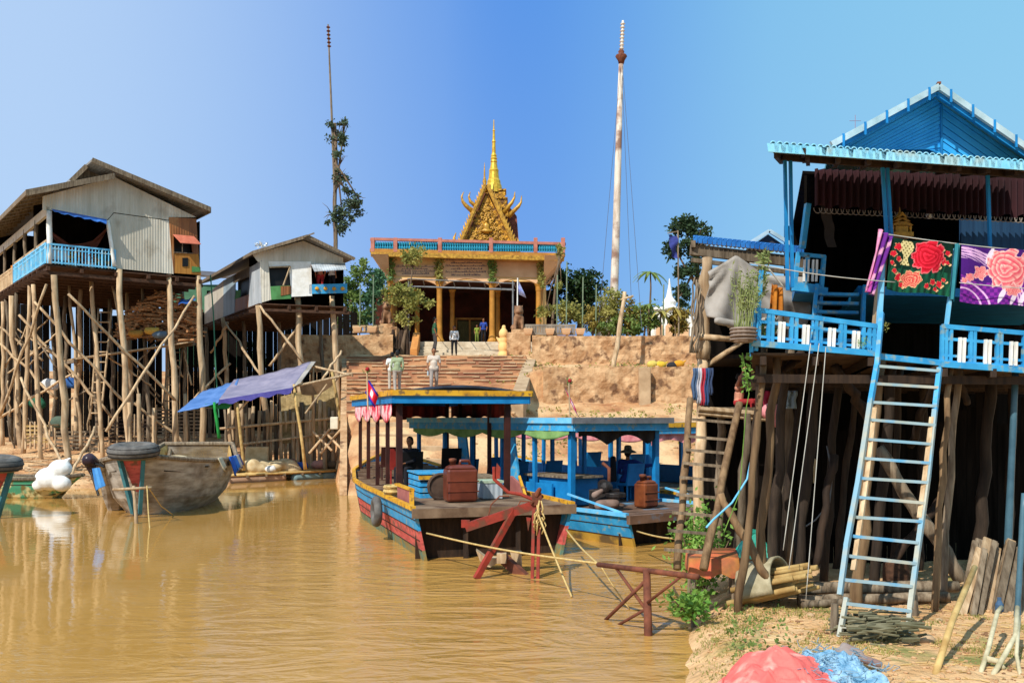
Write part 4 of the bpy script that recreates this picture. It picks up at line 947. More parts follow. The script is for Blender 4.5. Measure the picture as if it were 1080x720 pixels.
# roof slab with gold fringe; tapered soffit down to the body
tslab([(390,262),(596,267),(596,270.5),(390,265.5)], DEPT+2, GOLDP, 'roof_slab')
tslab([(391,265.5),(595,270.5),(595,275),(391,270)], .35, GOLD, 'gold_fringe', off=.02)
mb = MB(); zt = T0.zz(392,268)
def tp(px, z, pl, off=0): q = pl.p(px, 440, off); q.z = z; return q
zs0, zs1 = T0.zz(500,268)-.02, T0.zz(500,292)
zsf = TB.zz(500,273)
L0, R0_ = tp(391.5, zs0, T0, -.05), tp(595, zs0, T0, -.05); L1, R1_ = tp(411, zsf, TB), tp(578, zsf, TB)
bkv = -Tn*(DEPT+1.8)
mb.add([L0, R0_, R1_, L1, L0+bkv, R0_+bkv, R1_+bkv, L1+bkv], [(0,3,2,1),(0,4,7,3),(1,2,6,5)])
build(mb, 'soffit', PEACH, tm)
for (xa, xb) in ((393,411),(594,573)):
    mb = MB(); mb.slab([tp(xa,zs0-.05,TB,1.2), tp(xb,zs0-.05,TB,1.2), tp(xb,zs1,TB,.1)], -Tn*10); build(mb, 'corbel', PEACH, tm)
# body: beam wall above the openings, arches
zbeam_t = T0.zz(500,271); zf = TB.zz(500,361.5)
def body(pts, m, name, off=0, th=.3): return tslab(pts, th, m, name, TB, off)
BX = [(409,463),(466,519),(522,570)]
body([(409,271),(573,274),(573,297),(409,294)], ORNG, 'beam_wall')
for (x0, x1) in BX:                                     # shallow arch spandrels
    mb = MB(); pts = []
    for i in range(13):
        u = i/12; pts.append(TB.p(x0+(x1-x0)*u, 303 - 9*math.sin(math.pi*u)**.7, .04))
    vs = pts + [V((q.x, q.y, TB.zz(500,294))) for q in pts]; vs = vs + [v_ - Tn*.35 for v_ in vs]; n = 13; fs = []
    for i in range(12): fs += [(i, i+1, n+i+1, n+i), (2*n+i, 3*n+i, 3*n+i+1, 2*n+i+1), (i, 2*n+i, 2*n+i+1, i+1)]
    mb.add(vs, fs); build(mb, 'arch', PEACH, tm)
# inscription panels: purple-grey lines of script on peach ground
INK = mat('inscription_ink', '#4c4468', '#3c3450', k=.6)
for (x0, x1, y0, y1, rows_) in ((415,461,279,291,4),(467,517,272,293,6),(523,566,276,292,0)):
    pn = tslab([(x0,y0),(x1,y0+.8),(x1,y1+.8),(x0,y1)], .04, PEACH, 'inscription_panel', TB, .05)
    mb = MB(); random.seed(int(x0))
    for r in range(rows_):
        y = y0+2.2+(y1-y0-3)*(r/(rows_-.4)); x = x0+3+(6 if r % 2 else 0)
        while x < x1-4-(6 if r % 2 else 0):
            w_ = U(.7,1.6); h_ = U(.45,.95)
            a = TB.p(x, y+.4, .054); b_ = TB.p(x+w_, y+.4, .054)
            mb.slab([a, b_, b_+V((0,0,.055*h_)), a+V((0,0,.055*h_))], Tn*.012)
            if R() < .4: c_ = TB.p(x+w_*.5, y-.5, .054); mb.slab([c_, c_+Td*.035, c_+Td*.035+V((0,0,.06)), c_+V((0,0,.06))], Tn*.012)
            x += w_ + U(.25,.7)
    if rows_: build(mb, 'inscription', INK, pn)
# columns
for px, pw, pl, off, nm, top in ((411.5,5,TB,.1,'column',296),(463.5,6,TB,.12,'column',297),(519,6,TB,.12,'column',298),(568,6,TB,.1,'column',299),(477,5,TB.shift(3.5),0,'inner_column',305),(525,5,TB.shift(3.5),0,'inner_column',305),(440,5,TB.shift(3.5),0,'inner_column',305)):
    q = pl.p(px, 361, off); zt_ = pl.zz(px, top); r = pw/1000*q.y/2
    mb = MB(); mb.lathe((q.x,q.y,zf-.02), [(r*1.7,0),(r*1.7,.15),(r*1.25,.3),(r*1.05,.5),(r,.6),(r*.92,zt_-zf-.5),(r*1.05,zt_-zf-.45),(r*1.1,zt_-zf-.2),(r*1.6,zt_-zf-.02)], 14)
    build(mb, nm, GOLDP, tm, smooth=False)
# side and back walls, ceiling, floor
mb = MB(); K = TB.shift(7.2); a, b_ = tp(409, zf, K), tp(573, zf, K); hgt = V((0,0,zs1-zf+.3))
mb.slab([a-Td*1, b_+Td*1, b_+Td*1+hgt, a-Td*1+hgt], -Tn*.2); build(mb, 'back_wall', DKRED, tm)
mb = MB(); a0_ = tp(409, zf, TB); mb.slab([a0_-Tn*2.8, a0_-Tn*7, a0_-Tn*7+hgt, a0_-Tn*2.8+hgt], -Td*.2); c0 = tp(573, zf, TB); mb.slab([c0-Tn*.3, c0-Tn*12.5, c0-Tn*12.5+hgt, c0-Tn*.3+hgt], Td*.2)
build(mb, 'side_wall', ORNG, tm)
mb = MB(); mb.slab([tp(412,zs1+.05,TB,-.3), tp(571,zs1+.05,TB,-.3), tp(571,zs1+.05,TB,-12), tp(412,zs1+.05,TB,-12)], (0,0,.12)); build(mb, 'ceiling', DKRED, tm)
mb = MB(); q = tp(497, zf, K, .06)
mb.slab([q-Td*.95, q+Td*.8, q+Td*.8+V((0,0,2.1)), q-Td*.95+V((0,0,2.1))], -Tn*.05); d_ = build(mb, 'door', mat('olive_door','#7c7448','#5c5834',k=.6,stretch=(4,1,1)), tm)
mb = MB(); 
for x in (-1.05,-.1,.85): mb.beam(q+Td*x+Tn*.05, q+Td*x+Tn*.05+V((0,0,2.25)), .12)
mb.beam(q-Td*1.1+Tn*.05+V((0,0,2.25)), q+Td*.95+Tn*.05+V((0,0,2.25)), .14); build(mb, 'door_frame', GOLDP, d_)
mb = MB(); zg = 6.2
mb.slab([tp(405,zg,TB,.9), tp(576,zg,TB,.9), tp(576,zg,TB,-13), tp(405,zg,TB,-13)], (0,0,zf-zg)); build(mb, 'plinth', CONCW, tm, bevel=.03)
# front steps
mb = MB()
for i in range(5):
    z1 = zf - .02 - (i+1)*(zf-6.25)/5.6; q0, q1 = tp(449-i*2.2, 6.0, TB, .9+.34*i), tp(527+i*.6, 6.0, TB, .9+.34*i)
    mb.slab([q0, q1, q1+Tn*.36, q0+Tn*.36], (0,0,z1-6.0))
build(mb, 'front_steps', CONCW, tm, bevel=.02)
for (px, ln) in ((444,2.7),(530,2.3)):
    mb = MB(); a = tp(px, 6.1, TB, .9); w_ = .42
    mb.slab([a, a+Tn*ln, a+Tn*ln+V((0,0,.55)), a+Tn*(ln*.8)+V((0,0,.75)), a+V((0,0,1.75)), ], Td*w_*(-1 if px < 500 else 1)); build(mb, 'stair_cheek', mat('orange_cheek','#dc9850','#c07c40',k=.75), tm, bevel=.04)
# balustrade
mb = MB(); mb.beam(T0.p(392,251.8,-.12), T0.p(595,256.8,-.12), .22,.16); ra, rb_ = T0.p(392,251.8,-.12), T0.p(595,256.8,-.12)
mb.beam(ra, ra-Tn*DEPT, .22,.16); mb.beam(rb_, rb_-Tn*DEPT, .22,.16); build(mb, 'balustrade_rail', PINKR, tm)
zr0 = T0.zz(500,264.5)
for px in (393,417,464,518,565,594):
    q = T0.p(px, 254, -.12); mb = MB(); mb.box((q.x,q.y,(zr0+q.z)/2+.05), (.24,.26,q.z-zr0+.3)); build(mb, 'balustrade_pier', PINKR, tm, bevel=.02)
mb = MB(); px = 396.0
while px < 593:
    if min(abs(px-k) for k in (417,464,518,565)) > 2.2:
        q = T0.p(px, 254, -.12); zz_ = zr0; hh = q.z-.05-zz_; mb.lathe((q.x,q.y,zz_), [(.07,0),(.05,hh*.1),(.085,hh*.35),(.04,hh*.55),(.07,hh*.8),(.05,hh)], 7)
    px += 2.55
for i in range(36):
    for e in (ra, rb_):
        q = e - Tn*(.4+i*.29); mb.lathe((q.x,q.y,zr0), [(.06,0),(.085,hh*.35),(.04,hh*.55),(.07,hh*.8),(.05,hh)], 6)
ob = build(mb, 'balusters', TEAL, tm); ob['kind'] = 'stuff'
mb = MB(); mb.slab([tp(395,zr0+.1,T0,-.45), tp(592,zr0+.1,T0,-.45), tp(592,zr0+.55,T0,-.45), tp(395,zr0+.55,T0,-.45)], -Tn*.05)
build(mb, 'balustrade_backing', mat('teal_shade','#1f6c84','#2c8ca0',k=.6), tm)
# gilded gable pavilion on the roof
G = T0.shift(3.2); zb = G.zz(512, 266)
def gp(px, py, off=0): return G.p(px, py, off)
GL = 5.6
mb = MB(); mb.slab([gp(485,262), gp(543,263), gp(513.5,203)], -Tn*.3); build(mb, 'pediment', GOLDD, tm)
# raised ornament on the pediment: scrolls and a seated figure niche
mb = MB(); random.seed(5)
for i in range(190):
    v = R()**1.4; y = 260-52*v; half = 26*(1-v)*.82; x = 513+U(-half,half); q = gp(x, y, .05); r = U(.06,.13)
    ring = [q + Td*math.cos(a_)*r*(1-a_/12) + V((0,0,1))*math.sin(a_)*r*(1-a_/12) for a_ in [k*.7 for k in range(9)]]
    mb.tube(ring, .03, 5)
build(mb, 'relief_scrolls', GOLD, tm)
mb = MB(); q = gp(513, 240, .12); mb.ball(q, (.22,.14,.3)); mb.ball(q+V((0,0,.42)), .12); mb.cap(q+V((0,0,.5)), q+V((0,0,.75)), .07,.02); mb.ball(q-V((0,0,.25)), (.42,.18,.14)); build(mb, 'relief_figure', GOLD, tm, remesh=.03)
mb = MB()
for (x0,y0,x1,y1) in ((482,265,512,196),(546,266,514,196)):
    a, b_ = gp(x0,y0,.15), gp(x1,y1,.15); mb.beam(a, b_, .42,.26); mb.beam(a+Tn*.18, b_+Tn*.18, .16,.12)
build(mb, 'barge_boards', GOLD, tm)
mb = MB()
for (x0,y0,x1,y1,s_) in ((482,264,512,197,-1),(546,265,514,197,1)):      # flame crockets along the slopes
    for i in range(17):
        q = gp(x0,y0,.15).lerp(gp(x1,y1,.15), (i+.5)/17) + Td*s_*.12; mb.cap(q, q+V((0,0,.26))+Td*s_*.07, .08,.012, 6)
build(mb, 'flame_crockets', GOLD, tm)
mb = MB(); mb.slab([gp(485,262.5,-.35), gp(512,200,-.35), gp(512,200,-.35)-Tn*GL, gp(485,262.5,-.35)-Tn*GL], V((0,0,-.14))); mb.slab([gp(515,200,-.35), gp(543,263.5,-.35), gp(543,263.5,-.35)-Tn*GL, gp(515,200,-.35)-Tn*GL], V((0,0,-.14))); build(mb, 'gable_roof', SLATE, tm)
# second, wider tier behind on the right
G2 = G.shift(1.6)
mb = MB(); mb.slab([G2.p(524,264), G2.p(548,265), G2.p(545,228), G2.p(534,214), G2.p(526,197), G2.p(520,197)], -Tn*3); build(mb, 'cross_gable', SLATE, tm)
mb = MB()
for i in range(6):
    f = i/5; y = 262-62*f; x1 = 548-24*f; a = G2.p(526-6*f, y, .1); b_ = G2.p(x1, y, .1); mb.beam(a, b_, .2,.12)
build(mb, 'tier_mouldings', GOLDD, tm)
def chofa(pts, r, par=tm):
    mb = MB(); rr = [r*(1-.85*i/(len(pts)-1)) for i in range(len(pts))]; mb.tube([G.p(x,y,.15) for x,y in pts], rr, 7); return build(mb, 'roof_finial', GOLD, par, smooth=True)
chofa([(501,226),(491,217),(488,213),(487,208),(489,203)], .17); chofa([(504,220),(496,213),(494.5,208),(496,203)], .15)
chofa([(531,225),(540,214),(542.5,209),(543,203)], .17); chofa([(536,229),(547,218),(549.5,214),(550,207)], .17); chofa([(482,266),(480,258),(479,251),(481,246)], .2); chofa([(546,266),(547,258),(546,252)], .2)
q = gp(511, 203, .1); mb = MB(); hz_ = gp(511,172).z-q.z; mb.lathe(q, [(.2,0),(.22,hz_*.1),(.1,hz_*.25),(.14,hz_*.35),(.06,hz_*.5),(.05,hz_*.7),(.01,hz_)], 10); build(mb, 'gable_finial', GOLD, tm, smooth=True)
sp = tp(520, 0, G2, .3); k1 = 61.0/1000
def spz(py): return G2.zz(520, py)
mb = MB(); prof = [(.60,205),(.52,197),(.46,195),(.44,192),(.36,190),(.31,183),(.33,181),(.26,179),(.20,173),(.24,172),(.19,170),(.23,168.5),(.17,167),(.20,165.5),(.13,163),(.11,152),(.14,151),(.09,149),(.07,140),(.10,139.5),(.05,138),(.03,128)]
mb.lathe((sp.x+.05, sp.y, 0), [(r, spz(y)) for r, y in prof], 16); build(mb, 'spire', mat('yellow_gold_spire','#e0b840','#b88c28',k=.85,rough=.4,metal=.3,scale=6), tm, smooth=False)
mb = MB()
for i, (w_, y0, y1) in enumerate(((.85,232,222),(.75,221,212),(.66,211,203))):
    z0, z1 = spz(y0), spz(y1); mb.box((sp.x+.15, sp.y+.2, (z0+z1)/2), (w_*2, w_*2, z1-z0)); mb.box((sp.x+.15, sp.y+.2, z1), (w_*2.2, w_*2.2, .1))
build(mb, 'spire_tiers', GOLDD, tm)
# potted creepers hanging by the beams
for i, (px, y0, y1, lb) in enumerate(((413,270,296,'left corner'),(463,272,298,'between first and second bay'),(519,274,300,'between second and third bay'),(571,276,305,'right corner'))):
    mb = MB()
    for k in range(260):
        f = R(); q = TB.p(px+U(-4,4)*(1-f*.4), y0+(y1-y0)*f, .3); mb.leaf(q+V((0,U(-.2,.2),0)), .2)
    tag(build(mb, 'hanging_creeper', LEAFO if i % 2 else LEAFM), 'hanging creeper on the temple front, at the %s' % lb, 'plant')
# metal canopy frame before the entrance
t = thing('canopy_frame', 'bare grey pipe frame of a canopy before the temple entrance', 'frame', P(486,375,55))
mb = MB(); Yc = 54.5
mb.tube([P(430,294,Yc), P(543,299,Yc)], .035); mb.tube([P(430,302,Yc), P(543,306,Yc)], .03); mb.tube([P(437,302,Yc+2.5), P(540,305,Yc+2.5)], .04)
for f in range(8): x = 430+f*16; mb.tube([P(x,294+f*.7,Yc), P(x+2,303,Yc+2.5)], .025)
build(mb, 'top_bars', mat('grey_steel','#8c8c8c','#6c6c6c',k=.7), t)
for px, m in ((541,MC['grey_steel']),(431,MC['grey_steel'])):
    mb = MB(); a = P(px,296,Yc); mb.tube([V((a.x,a.y,6.0)), a], .05); build(mb, 'post', m, t)
# guardian lions
def lion(px, py0, py1, Y, lab, face=1):
    t = thing('guardian_lion', lab, 'statue', P(px, py1, Y), 'guardian lions by the temple stairs'); k = (py1-py0)/1000*Y/1.75; o = P(px, py1, Y)
    T = lambda x, y, z: o + V((x*face, y, z))*k
    mb = MB(); mb.box(T(0,0,.12), (.9*k,1.1*k,.24*k)); build(mb, 'pedestal', STONE, t, bevel=.03)
    mb = MB(); mb.cap(T(0,.32,.42), T(0,-.1,1.05), .34*k,.28*k); mb.ball(T(0,-.12,1.38), (.3*k,.28*k,.32*k)); mb.ball(T(0,-.36,1.32), (.16*k,.16*k,.13*k)); mb.ball(T(0,-.03,1.55), (.26*k,.24*k,.2*k))
    for s_ in (-1,1):
        mb.cap(T(s_*.2,-.18,.95), T(s_*.22,-.32,.34), .13*k,.1*k); mb.cap(T(s_*.22,-.32,.3), T(s_*.22,-.46,.29), .1*k,.09*k)
        mb.cap(T(s_*.3,.3,.42), T(s_*.36,-.05,.38), .2*k,.15*k); mb.cap(T(s_*.36,-.05,.33), T(s_*.36,-.2,.3), .1*k,.08*k); mb.cap(T(s_*.2,-.02,1.62), T(s_*.23,-.02,1.74), .08*k,.03*k)
    mb.cap(T(0,.5,.4), T(0,.62,.9), .07*k,.05*k); mb.cap(T(0,.62,.9), T(0,.5,1.2), .06*k,.03*k)
    build(mb, 'lion_body', mat('weathered_terracotta','#b08460','#7c5840',k=.65,scale=4,bump=.06), t, remesh=.035); return t
lion(547,322,352,51.5,'seated stone lion on the right of the temple stairs')
lion(408,318,346,52.5,'seated stone lion on the left of the temple stairs behind the shrubs')
for px, y0, y1, Y, w_, lb in ((547,351,378,51.3,1.3,'brick plinth carrying the right guardian lion'),(408,345,372,52.3,1.2,'plinth carrying the left guardian lion')):
    mb = MB(); a = P(px,y1,Y); b_ = P(px,y0,Y); mb.box((a.x,a.y+.3,(5.4+b_.z)/2), (w_,1.3,b_.z-5.4)); tag(build(mb, 'plinth', STONE, bevel=.04), lb, 'plinth')
mb = MB(); a = P(531,385,52); 
for k, (x, z, r) in enumerate(((0,0,.34),(0,.5,.3),(.02,.9,.22),(.0,1.25,.26),(.02,1.6,.12))): mb.ball(P(531,376,52)+V((x,0,z)), (r,r,r*1.2))
mb.cap(P(528,361,52), P(524,356,52), .13,.05); tag(build(mb, 'naga_post', ORNG, remesh=.04), 'rearing ochre serpent post at the right end of the stair cheek', 'statue')
mb = MB()
for i in range(7):
    q = P(412+i*3.1, 378, 51.5); mb.pole(V((q.x,q.y,5.4)), P(412+i*3.1+U(-1,1), 348+U(-2,6), 51.5+U(0,.6)), .13,.1,.05,7,5)
tag(build(mb, 'dead_thicket', WOODD), 'dark gnarled trunks clustered left of the temple stairs', 'thicket')
# low balustrades on the terrace edge
def low_rail(x0, x1, yt, yb, Y, m, lab, n):
    t = thing('terrace_balustrade', lab, 'balustrade', P((x0+x1)/2, yb, Y)); mb = MB()
    mb.beam(P(x0,yt,Y), P(x1,yt,Y), .14,.1); mb.beam(P(x0,yb,Y), P(x1,yb,Y), .16,.12); build(mb, 'rails', m, t); mb = MB()
    for i in range(n): x = x0+(x1-x0)*(i+.5)/n; mb.beam(P(x,yt,Y), P(x,yb,Y), .11)
    build(mb, 'bars', m, t)
low_rail(554,607,343,352,49.5, mat('grey_stone_rail','#a89c8c','#847868'), 'grey stone balustrade on the terrace edge right of the lion', 20)
low_rail(372,404,344,350,52, CONC, 'pinkish low rail on the terrace left of the temple', 9)
for i, (px, Y) in enumerate(((377,51.5),(393,51.6),(557,49.2),(580,49.2),(597,49.2),(612,49.2))):
    mb = MB(); q = P(px, 353 if px > 500 else 351, Y); mb.lathe(q, [(.22,0),(.27,.08),(.34,.30),(.30,.32)], 4); 
    tag(build(mb, 'square_planter', PEACH), 'square peach planter on the terrace edge, %s' % ['leftmost of all','second from the left','at the foot of the right lion','in the middle of the grey rail','near the right end of the grey rail','just past the grey rail end'][i], 'planter')
# flagpoles (thin, green-grey)
FP = [(379,300,350,51.5),(393,292,350,51.6),(587,290,350,50),(597,276,350,49.8),(614,292,352,49.9),(628,300,353,50),(699,300,352,50.5)]
nm = ['leftmost','second from left, among the bushes','right beside the temple corner','taller one just right of the temple','before the dark tree','left of the grey stele','beside the white shrine']
for i, (px, y0, y1, Y) in enumerate(FP):
    mb = MB(); a = P(px, y1, Y); mb.tube([V((a.x,a.y,5.8)), P(px+1, y0, Y)], .035, 6); tag(build(mb, 'thin_pole', mat('green_grey_pole','#8c9c7c','#6c7c64',k=.7)), 'thin green grey flagpole on the terrace, %s' % nm[i], 'pole', 'thin poles on the terrace')
def cambodian(par, o, w_, h_, droop, m=None):     # small cloth: blue, red, blue with the white temple emblem
    mb = MB(); nu, nv = 12, 8
    def fn(u, v): return (0, .05*math.sin(u*7)*u, 0)
    o = V(o); dx, dy = V(w_), V(h_)
    mb.sheet(o, o+dx, o+dx+dy, o+dy, nu, nv, fn); cs = []
    for j in range(nv+1):
        for i in range(nu+1):
            u, v = i/nu, j/nv; c = hx('#1c2c8c') if v < .25 or v > .75 else hx('#d0202c')
            if droop and .3 < v < .7 and .35 < u < .65: c = hx('#f0f0f0') if (v > .55 or i in (5,6,7)) else c
            cs.append(c)
    return build(mb, 'flag_cloth', painted('flag_paint'), par, colors=cs, smooth=True)
def boatflag(px, y0, y1, Y, lab, fl):
    t = thing('flag', lab, 'flag', P(px, y1, Y), 'flags on the river boats'); mb = MB(); mb.tube([P(px,y1,Y), P(px-1,y0,Y)], .018, 6); build(mb, 'staff', WOOD, t)
    mb = MB(); q = P(px-1,y0,Y)
    for k in range(30): mb.leaf(q+V((U(-.06,.06),U(-.05,.05),U(-.04,.1))), .07)
    build(mb, 'green_tuft', LEAFM, t); mb = MB(); mb.ball(q+V((.02,-.05,.06)), .05); build(mb, 'red_blossom', REDC, t)
    a = P(fl[0], fl[1], Y); cambodian(t, a, P(fl[2],fl[3],Y)-a, P(fl[4],fl[5],Y)-a, True)
# ================================================================ tall masts
t = thing('tall_mast', 'tall weathered pole with lotus cap rising behind the terrace shrubs', 'pole', P(647,350,54))
def mz(x, y): return P(x, y, 54)
mb = MB(); mb.tube([mz(646,352), mz(648,300), mz(650,240), mz(652.5,150), mz(655.2,62)], [.25,.235,.21,.18,.13], 12); build(mb, 'shaft', mat('pale_mast','#e4d8c8','#b8a490',k=.85,scale=1.5,stretch=(3,3,.5),bump=.03,c3='#8c6c5c',s3=.8), t, smooth=True)
mb = MB(); q = mz(655.2,62); mb.lathe(q, [(.15,-.3),(.2,-.1),(.34,.12),(.30,.2),(.14,.28),(.18,.4),(.10,.5)], 12); build(mb, 'lotus_cap', RUST, t, smooth=True)
mb = MB(); mb.tube([mz(655.4,58), mz(657,22)], [.10,.06], 8)
for i in range(9): q = mz(655.4+i*.17, 55-i*3.7); mb.lathe(q, [(.08,-.05),(.15,0),(.08,.05)], 8)
build(mb, 'tip', MC['pale_mast'], t, smooth=True)
mb = MB()
for a, b_ in ((mz(655,64), P(631,345,50)), (mz(655.5,64), P(667,345,52)), (mz(656,64), P(677,348,49))): mb.tube([a, b_], .012, 4)
build(mb, 'guy_wires', mat('wire','#6c6c78'), t)
t = thing('slender_mast', 'slender dark mast leaning up behind the smaller stilt house', 'pole', P(356,300,66)); mb = MB(); mb.tube([P(357,330,66)-V((0,0,3)), P(353,200,66), P(346,26,66)], [.13,.1,.05], 8); build(mb, 'shaft', WOODG, t)
mb = MB()
for i in range(6): mb.lathe(P(346.2+i*.2, 29+i*4, 66), [(.06,-.08),(.15,0),(.06,.08)], 8)
build(mb, 'tip_rings', RUST, t)
# leaning utility stake in front of the bank
mb = MB(); a = P(646,384,44.8); mb.pole(V((a.x,a.y,4.6)), P(659,308,45.5), .13,.09,.03); mb.tube([P(655,316,45.4), P(668,312,45.4)], .05); tag(build(mb, 'leaning_post', WOOD, smooth=True), 'long bare post leaning against the upper bank before the shrubs', 'post')
# grey stele, white shrine
mb = MB(); q = P(637,332,56); mb.lathe(V((q.x,q.y,6.4)), [(.6,0),(.6,1.6),(.5,1.7),(.5,2.3),(.3,2.6),(.18,3.0),(.05,3.4)], 4); tag(build(mb, 'stone_stupa', mat('grey_stupa','#a8a094','#7c7468',k=.65,bump=.04), bevel=.02), 'small pointed grey stupa behind the shrubs left of the tall pole', 'stupa')
t = thing('white_shrine', 'small white shrine with a pointed finial beyond the shrubs at right', 'shrine', P(707,350,56)); mb = MB()
q = P(697,350,56); mb.box((q.x,q.y,7.6), (1.4,1.5,2.6)); q2 = P(715,350,56); mb.box((q2.x,q2.y,7.4), (1.6,1.5,2.2)); build(mb, 'walls', WHITE, t, bevel=.04)
mb = MB(); mb.box((q.x,q.y,8.95), (1.7,1.8,.16)); q3 = P(706,296,56); mb.lathe(V((q3.x,q3.y,8.4)), [(.75,0),(.6,.5),(.35,.8),(.42,1.0),(.2,1.3),(.1,1.8),(.02,2.4)], 12); build(mb, 'finial', WHITE, t, smooth=False)
mb = MB()
for x in (692,702,712,719): a = P(x,340,55.1); mb.slab([V((a.x,a.y,6.6)), V((a.x+.4,a.y,6.6)), V((a.x+.4,a.y,7.9)), V((a.x+.2,a.y,8.1)), V((a.x,a.y,7.9))], (0,.05,0))
build(mb, 'niches', PEACH, t)
t = thing('blue_banner', 'drooping dark blue banner on a pole beside the tree at right', 'flag', P(716,352,50)); mb = MB(); a = P(716,352,50); mb.tube([V((a.x,a.y,6.2)), P(715,243,50)], .04, 6); mb.tube([P(715,244,50), P(704,246,50)], .03, 5); build(mb, 'pole', WOODG, t)
mb = MB(); mb.sheet(P(705,247,50), P(714,249,50), P(714,273,50), P(708,270,50), 6, 8, lambda u,v:(.05*math.sin(v*9),.15*math.sin(v*7+u*3),0)); build(mb, 'cloth', mat('indigo_cloth','#34408c','#28306c',k=.7), t, smooth=True)
t = thing('blue_banner', 'small blue and white banner on the pole by the right lion', 'flag', P(545,352,53)); mb = MB(); a = P(545,352,53); mb.tube([V((a.x,a.y,6.2)), P(546,293,53)], .035, 6); build(mb, 'pole', WHITE, t)
mb = MB(); mb.sheet(P(546,294,53), P(549,300,53), P(555,314,53), P(547,310,53), 6, 6, lambda u,v:(0,.1*math.sin(v*7),0)); build(mb, 'cloth', mat('periwinkle_cloth','#7c88c8','#c8c8dc',k=.75), t)

# ================================================================ trees and shrubs
def tree(label, base, top, r0, crowns, n, size, m, name='tree', limbs=True, group=None, clump=7, lab2='tree', wob=.25):
    t = thing(name, label, lab2, base, group); base, top = V(base), V(top)
    mb = MB(); mb.pole(base-V((0,0,.3)), top, r0, r0*.5, wob*r0*2, 8, 7)
    for (c, r) in crowns:
        c = V(c); s_ = base.lerp(top, U(.55,1)); mid = s_.lerp(c, .5)+V((U(-.1,.1),U(-.1,.1),U(-.1,.2)))*r[0]
        mb.tube([s_, mid, c], [r0*.45, r0*.3, r0*.12], 6)
        for k in range(7):
            e = c+V((U(-1,1)*r[0]*.9, U(-1,1)*r[1]*.9, U(-.8,1)*r[2]*.9)); mb.tube([c.lerp(s_, .2), c.lerp(e,.5)+V((0,0,U(0,.2)*r[2])), e], [r0*.13, r0*.09, r0*.03], 4)
    build(mb, 'trunk', BARK, t, smooth=True)
    mb = MB(); tot = sum(r[0]*r[2] for c, r in crowns)
    for (c, r) in crowns:
        c = V(c); cl = max(3, int(n*(r[0]*r[2]/tot)/40)); 
        for j in range(cl):
            d = V((random.gauss(0,1), random.gauss(0,1), random.gauss(0,1))).normalized() * R()**.45
            q = c + V((d.x*r[0], d.y*r[1], d.z*r[2])); s_ = U(.12,.30)*min(r)
            for k in range(40): mb.leaf(q+V((random.gauss(0,1),random.gauss(0,1),random.gauss(0,.8)))*s_, size)
    build(mb, 'crown', m, t); return t
def cr(px, py, Y, rx, rz, ry=None): return (P(px,py,Y), (rx/1000*Y, (ry or rx*.8)/1000*Y, rz/1000*Y))
def gnd(px, Y, dz=0): q = P(px, 440, Y); q.z = HC(q.x, q.y)+dz; return q
tree('tall feathery tree with sparse drooping branches behind the smaller stilt house', gnd(352,66), P(353,130,66), .22, [cr(356,140,66,11,14),cr(364,130,66,7,6),cr(360,166,66,8,6),cr(359,188,66,11,12),cr(366,200,66,6,5),cr(372,218,66,14,12),cr(362,236,66,15,13),cr(380,212,66,7,8),cr(350,225,66,10,12)], 3000, .22, mat('casuarina_needles','#66785c','#46563e',k=.66,scale=.8,trans=.2))
tree('pale leafy bush growing tall left of the temple, left of two poles', gnd(371,56), P(370,300,56), .12, [cr(368,310,56,14,26),cr(380,296,56,12,24),cr(374,335,56,18,15)], 2600, .22, LEAFM)
tree('bluish leafy tree just left of the temple wall', gnd(394,56), P(394,290,56), .12, [cr(392,312,56,14,30),cr(400,290,56,9,16),cr(388,338,56,14,12)], 2200, .22, mat('blue_green_leaves','#6c9468','#4c7450',k=.7,scale=1,trans=.35))
tree('frangipani with sparse olive crown before the temple left bay', gnd(424,51.5), P(432,310,51.5), .13, [cr(436,271,51.5,18,12),cr(425,318,51.5,20,16),cr(442,318,51.5,18,12),cr(416,306,51.5,12,10),cr(430,335,51.5,14,8)], 2200, .21, LEAFO)
tree('leaning frangipani at the right corner of the temple', gnd(579,52), P(590,270,52), .10, [cr(588,268,52,8,10),cr(575,330,52,12,10),cr(592,300,52,7,8)], 600, .2, LEAFO)
tree('dense dark green tree behind the right end of the temple', gnd(612,66), P(610,300,66), .3, [cr(602,300,66,22,17),cr(618,306,66,20,20),cr(608,325,66,26,18),cr(590,290,66,10,10)], 4200, .3, LEAFD)
for i, (px, py, rx, rz, m, lb) in enumerate(((598,330,14,14,LEAFO,'small olive bush before the dark tree'),(625,338,14,16,LEAFY,'yellowing shrub right of the dark tree'),(642,322,17,20,LEAFO,'rounded olive shrub at the foot of the tall pole'),(662,330,16,18,LEAFY,'dry golden shrub right of the tall pole'),(680,334,15,14,LEAFM,'low green shrub before the white shrine'),(652,344,34,8,LEAFM,'low hedge along the wall top under the tall pole'),(716,338,12,14,LEAFY,'golden shrub at the right end of the terrace'),(558,300,5,8,LEAFO,'small tuft by the grey rail'))):
    if i == 7: continue
    tree(lb, gnd(px,50.5), P(px,py,50.5), .07, [cr(px,py,50.5,rx,rz), cr(px+rx*.5,py+5,50.5,rx*.6,rz*.6)], 1500 if i != 5 else 2400, .17, m, name='shrub', lab2='shrub')
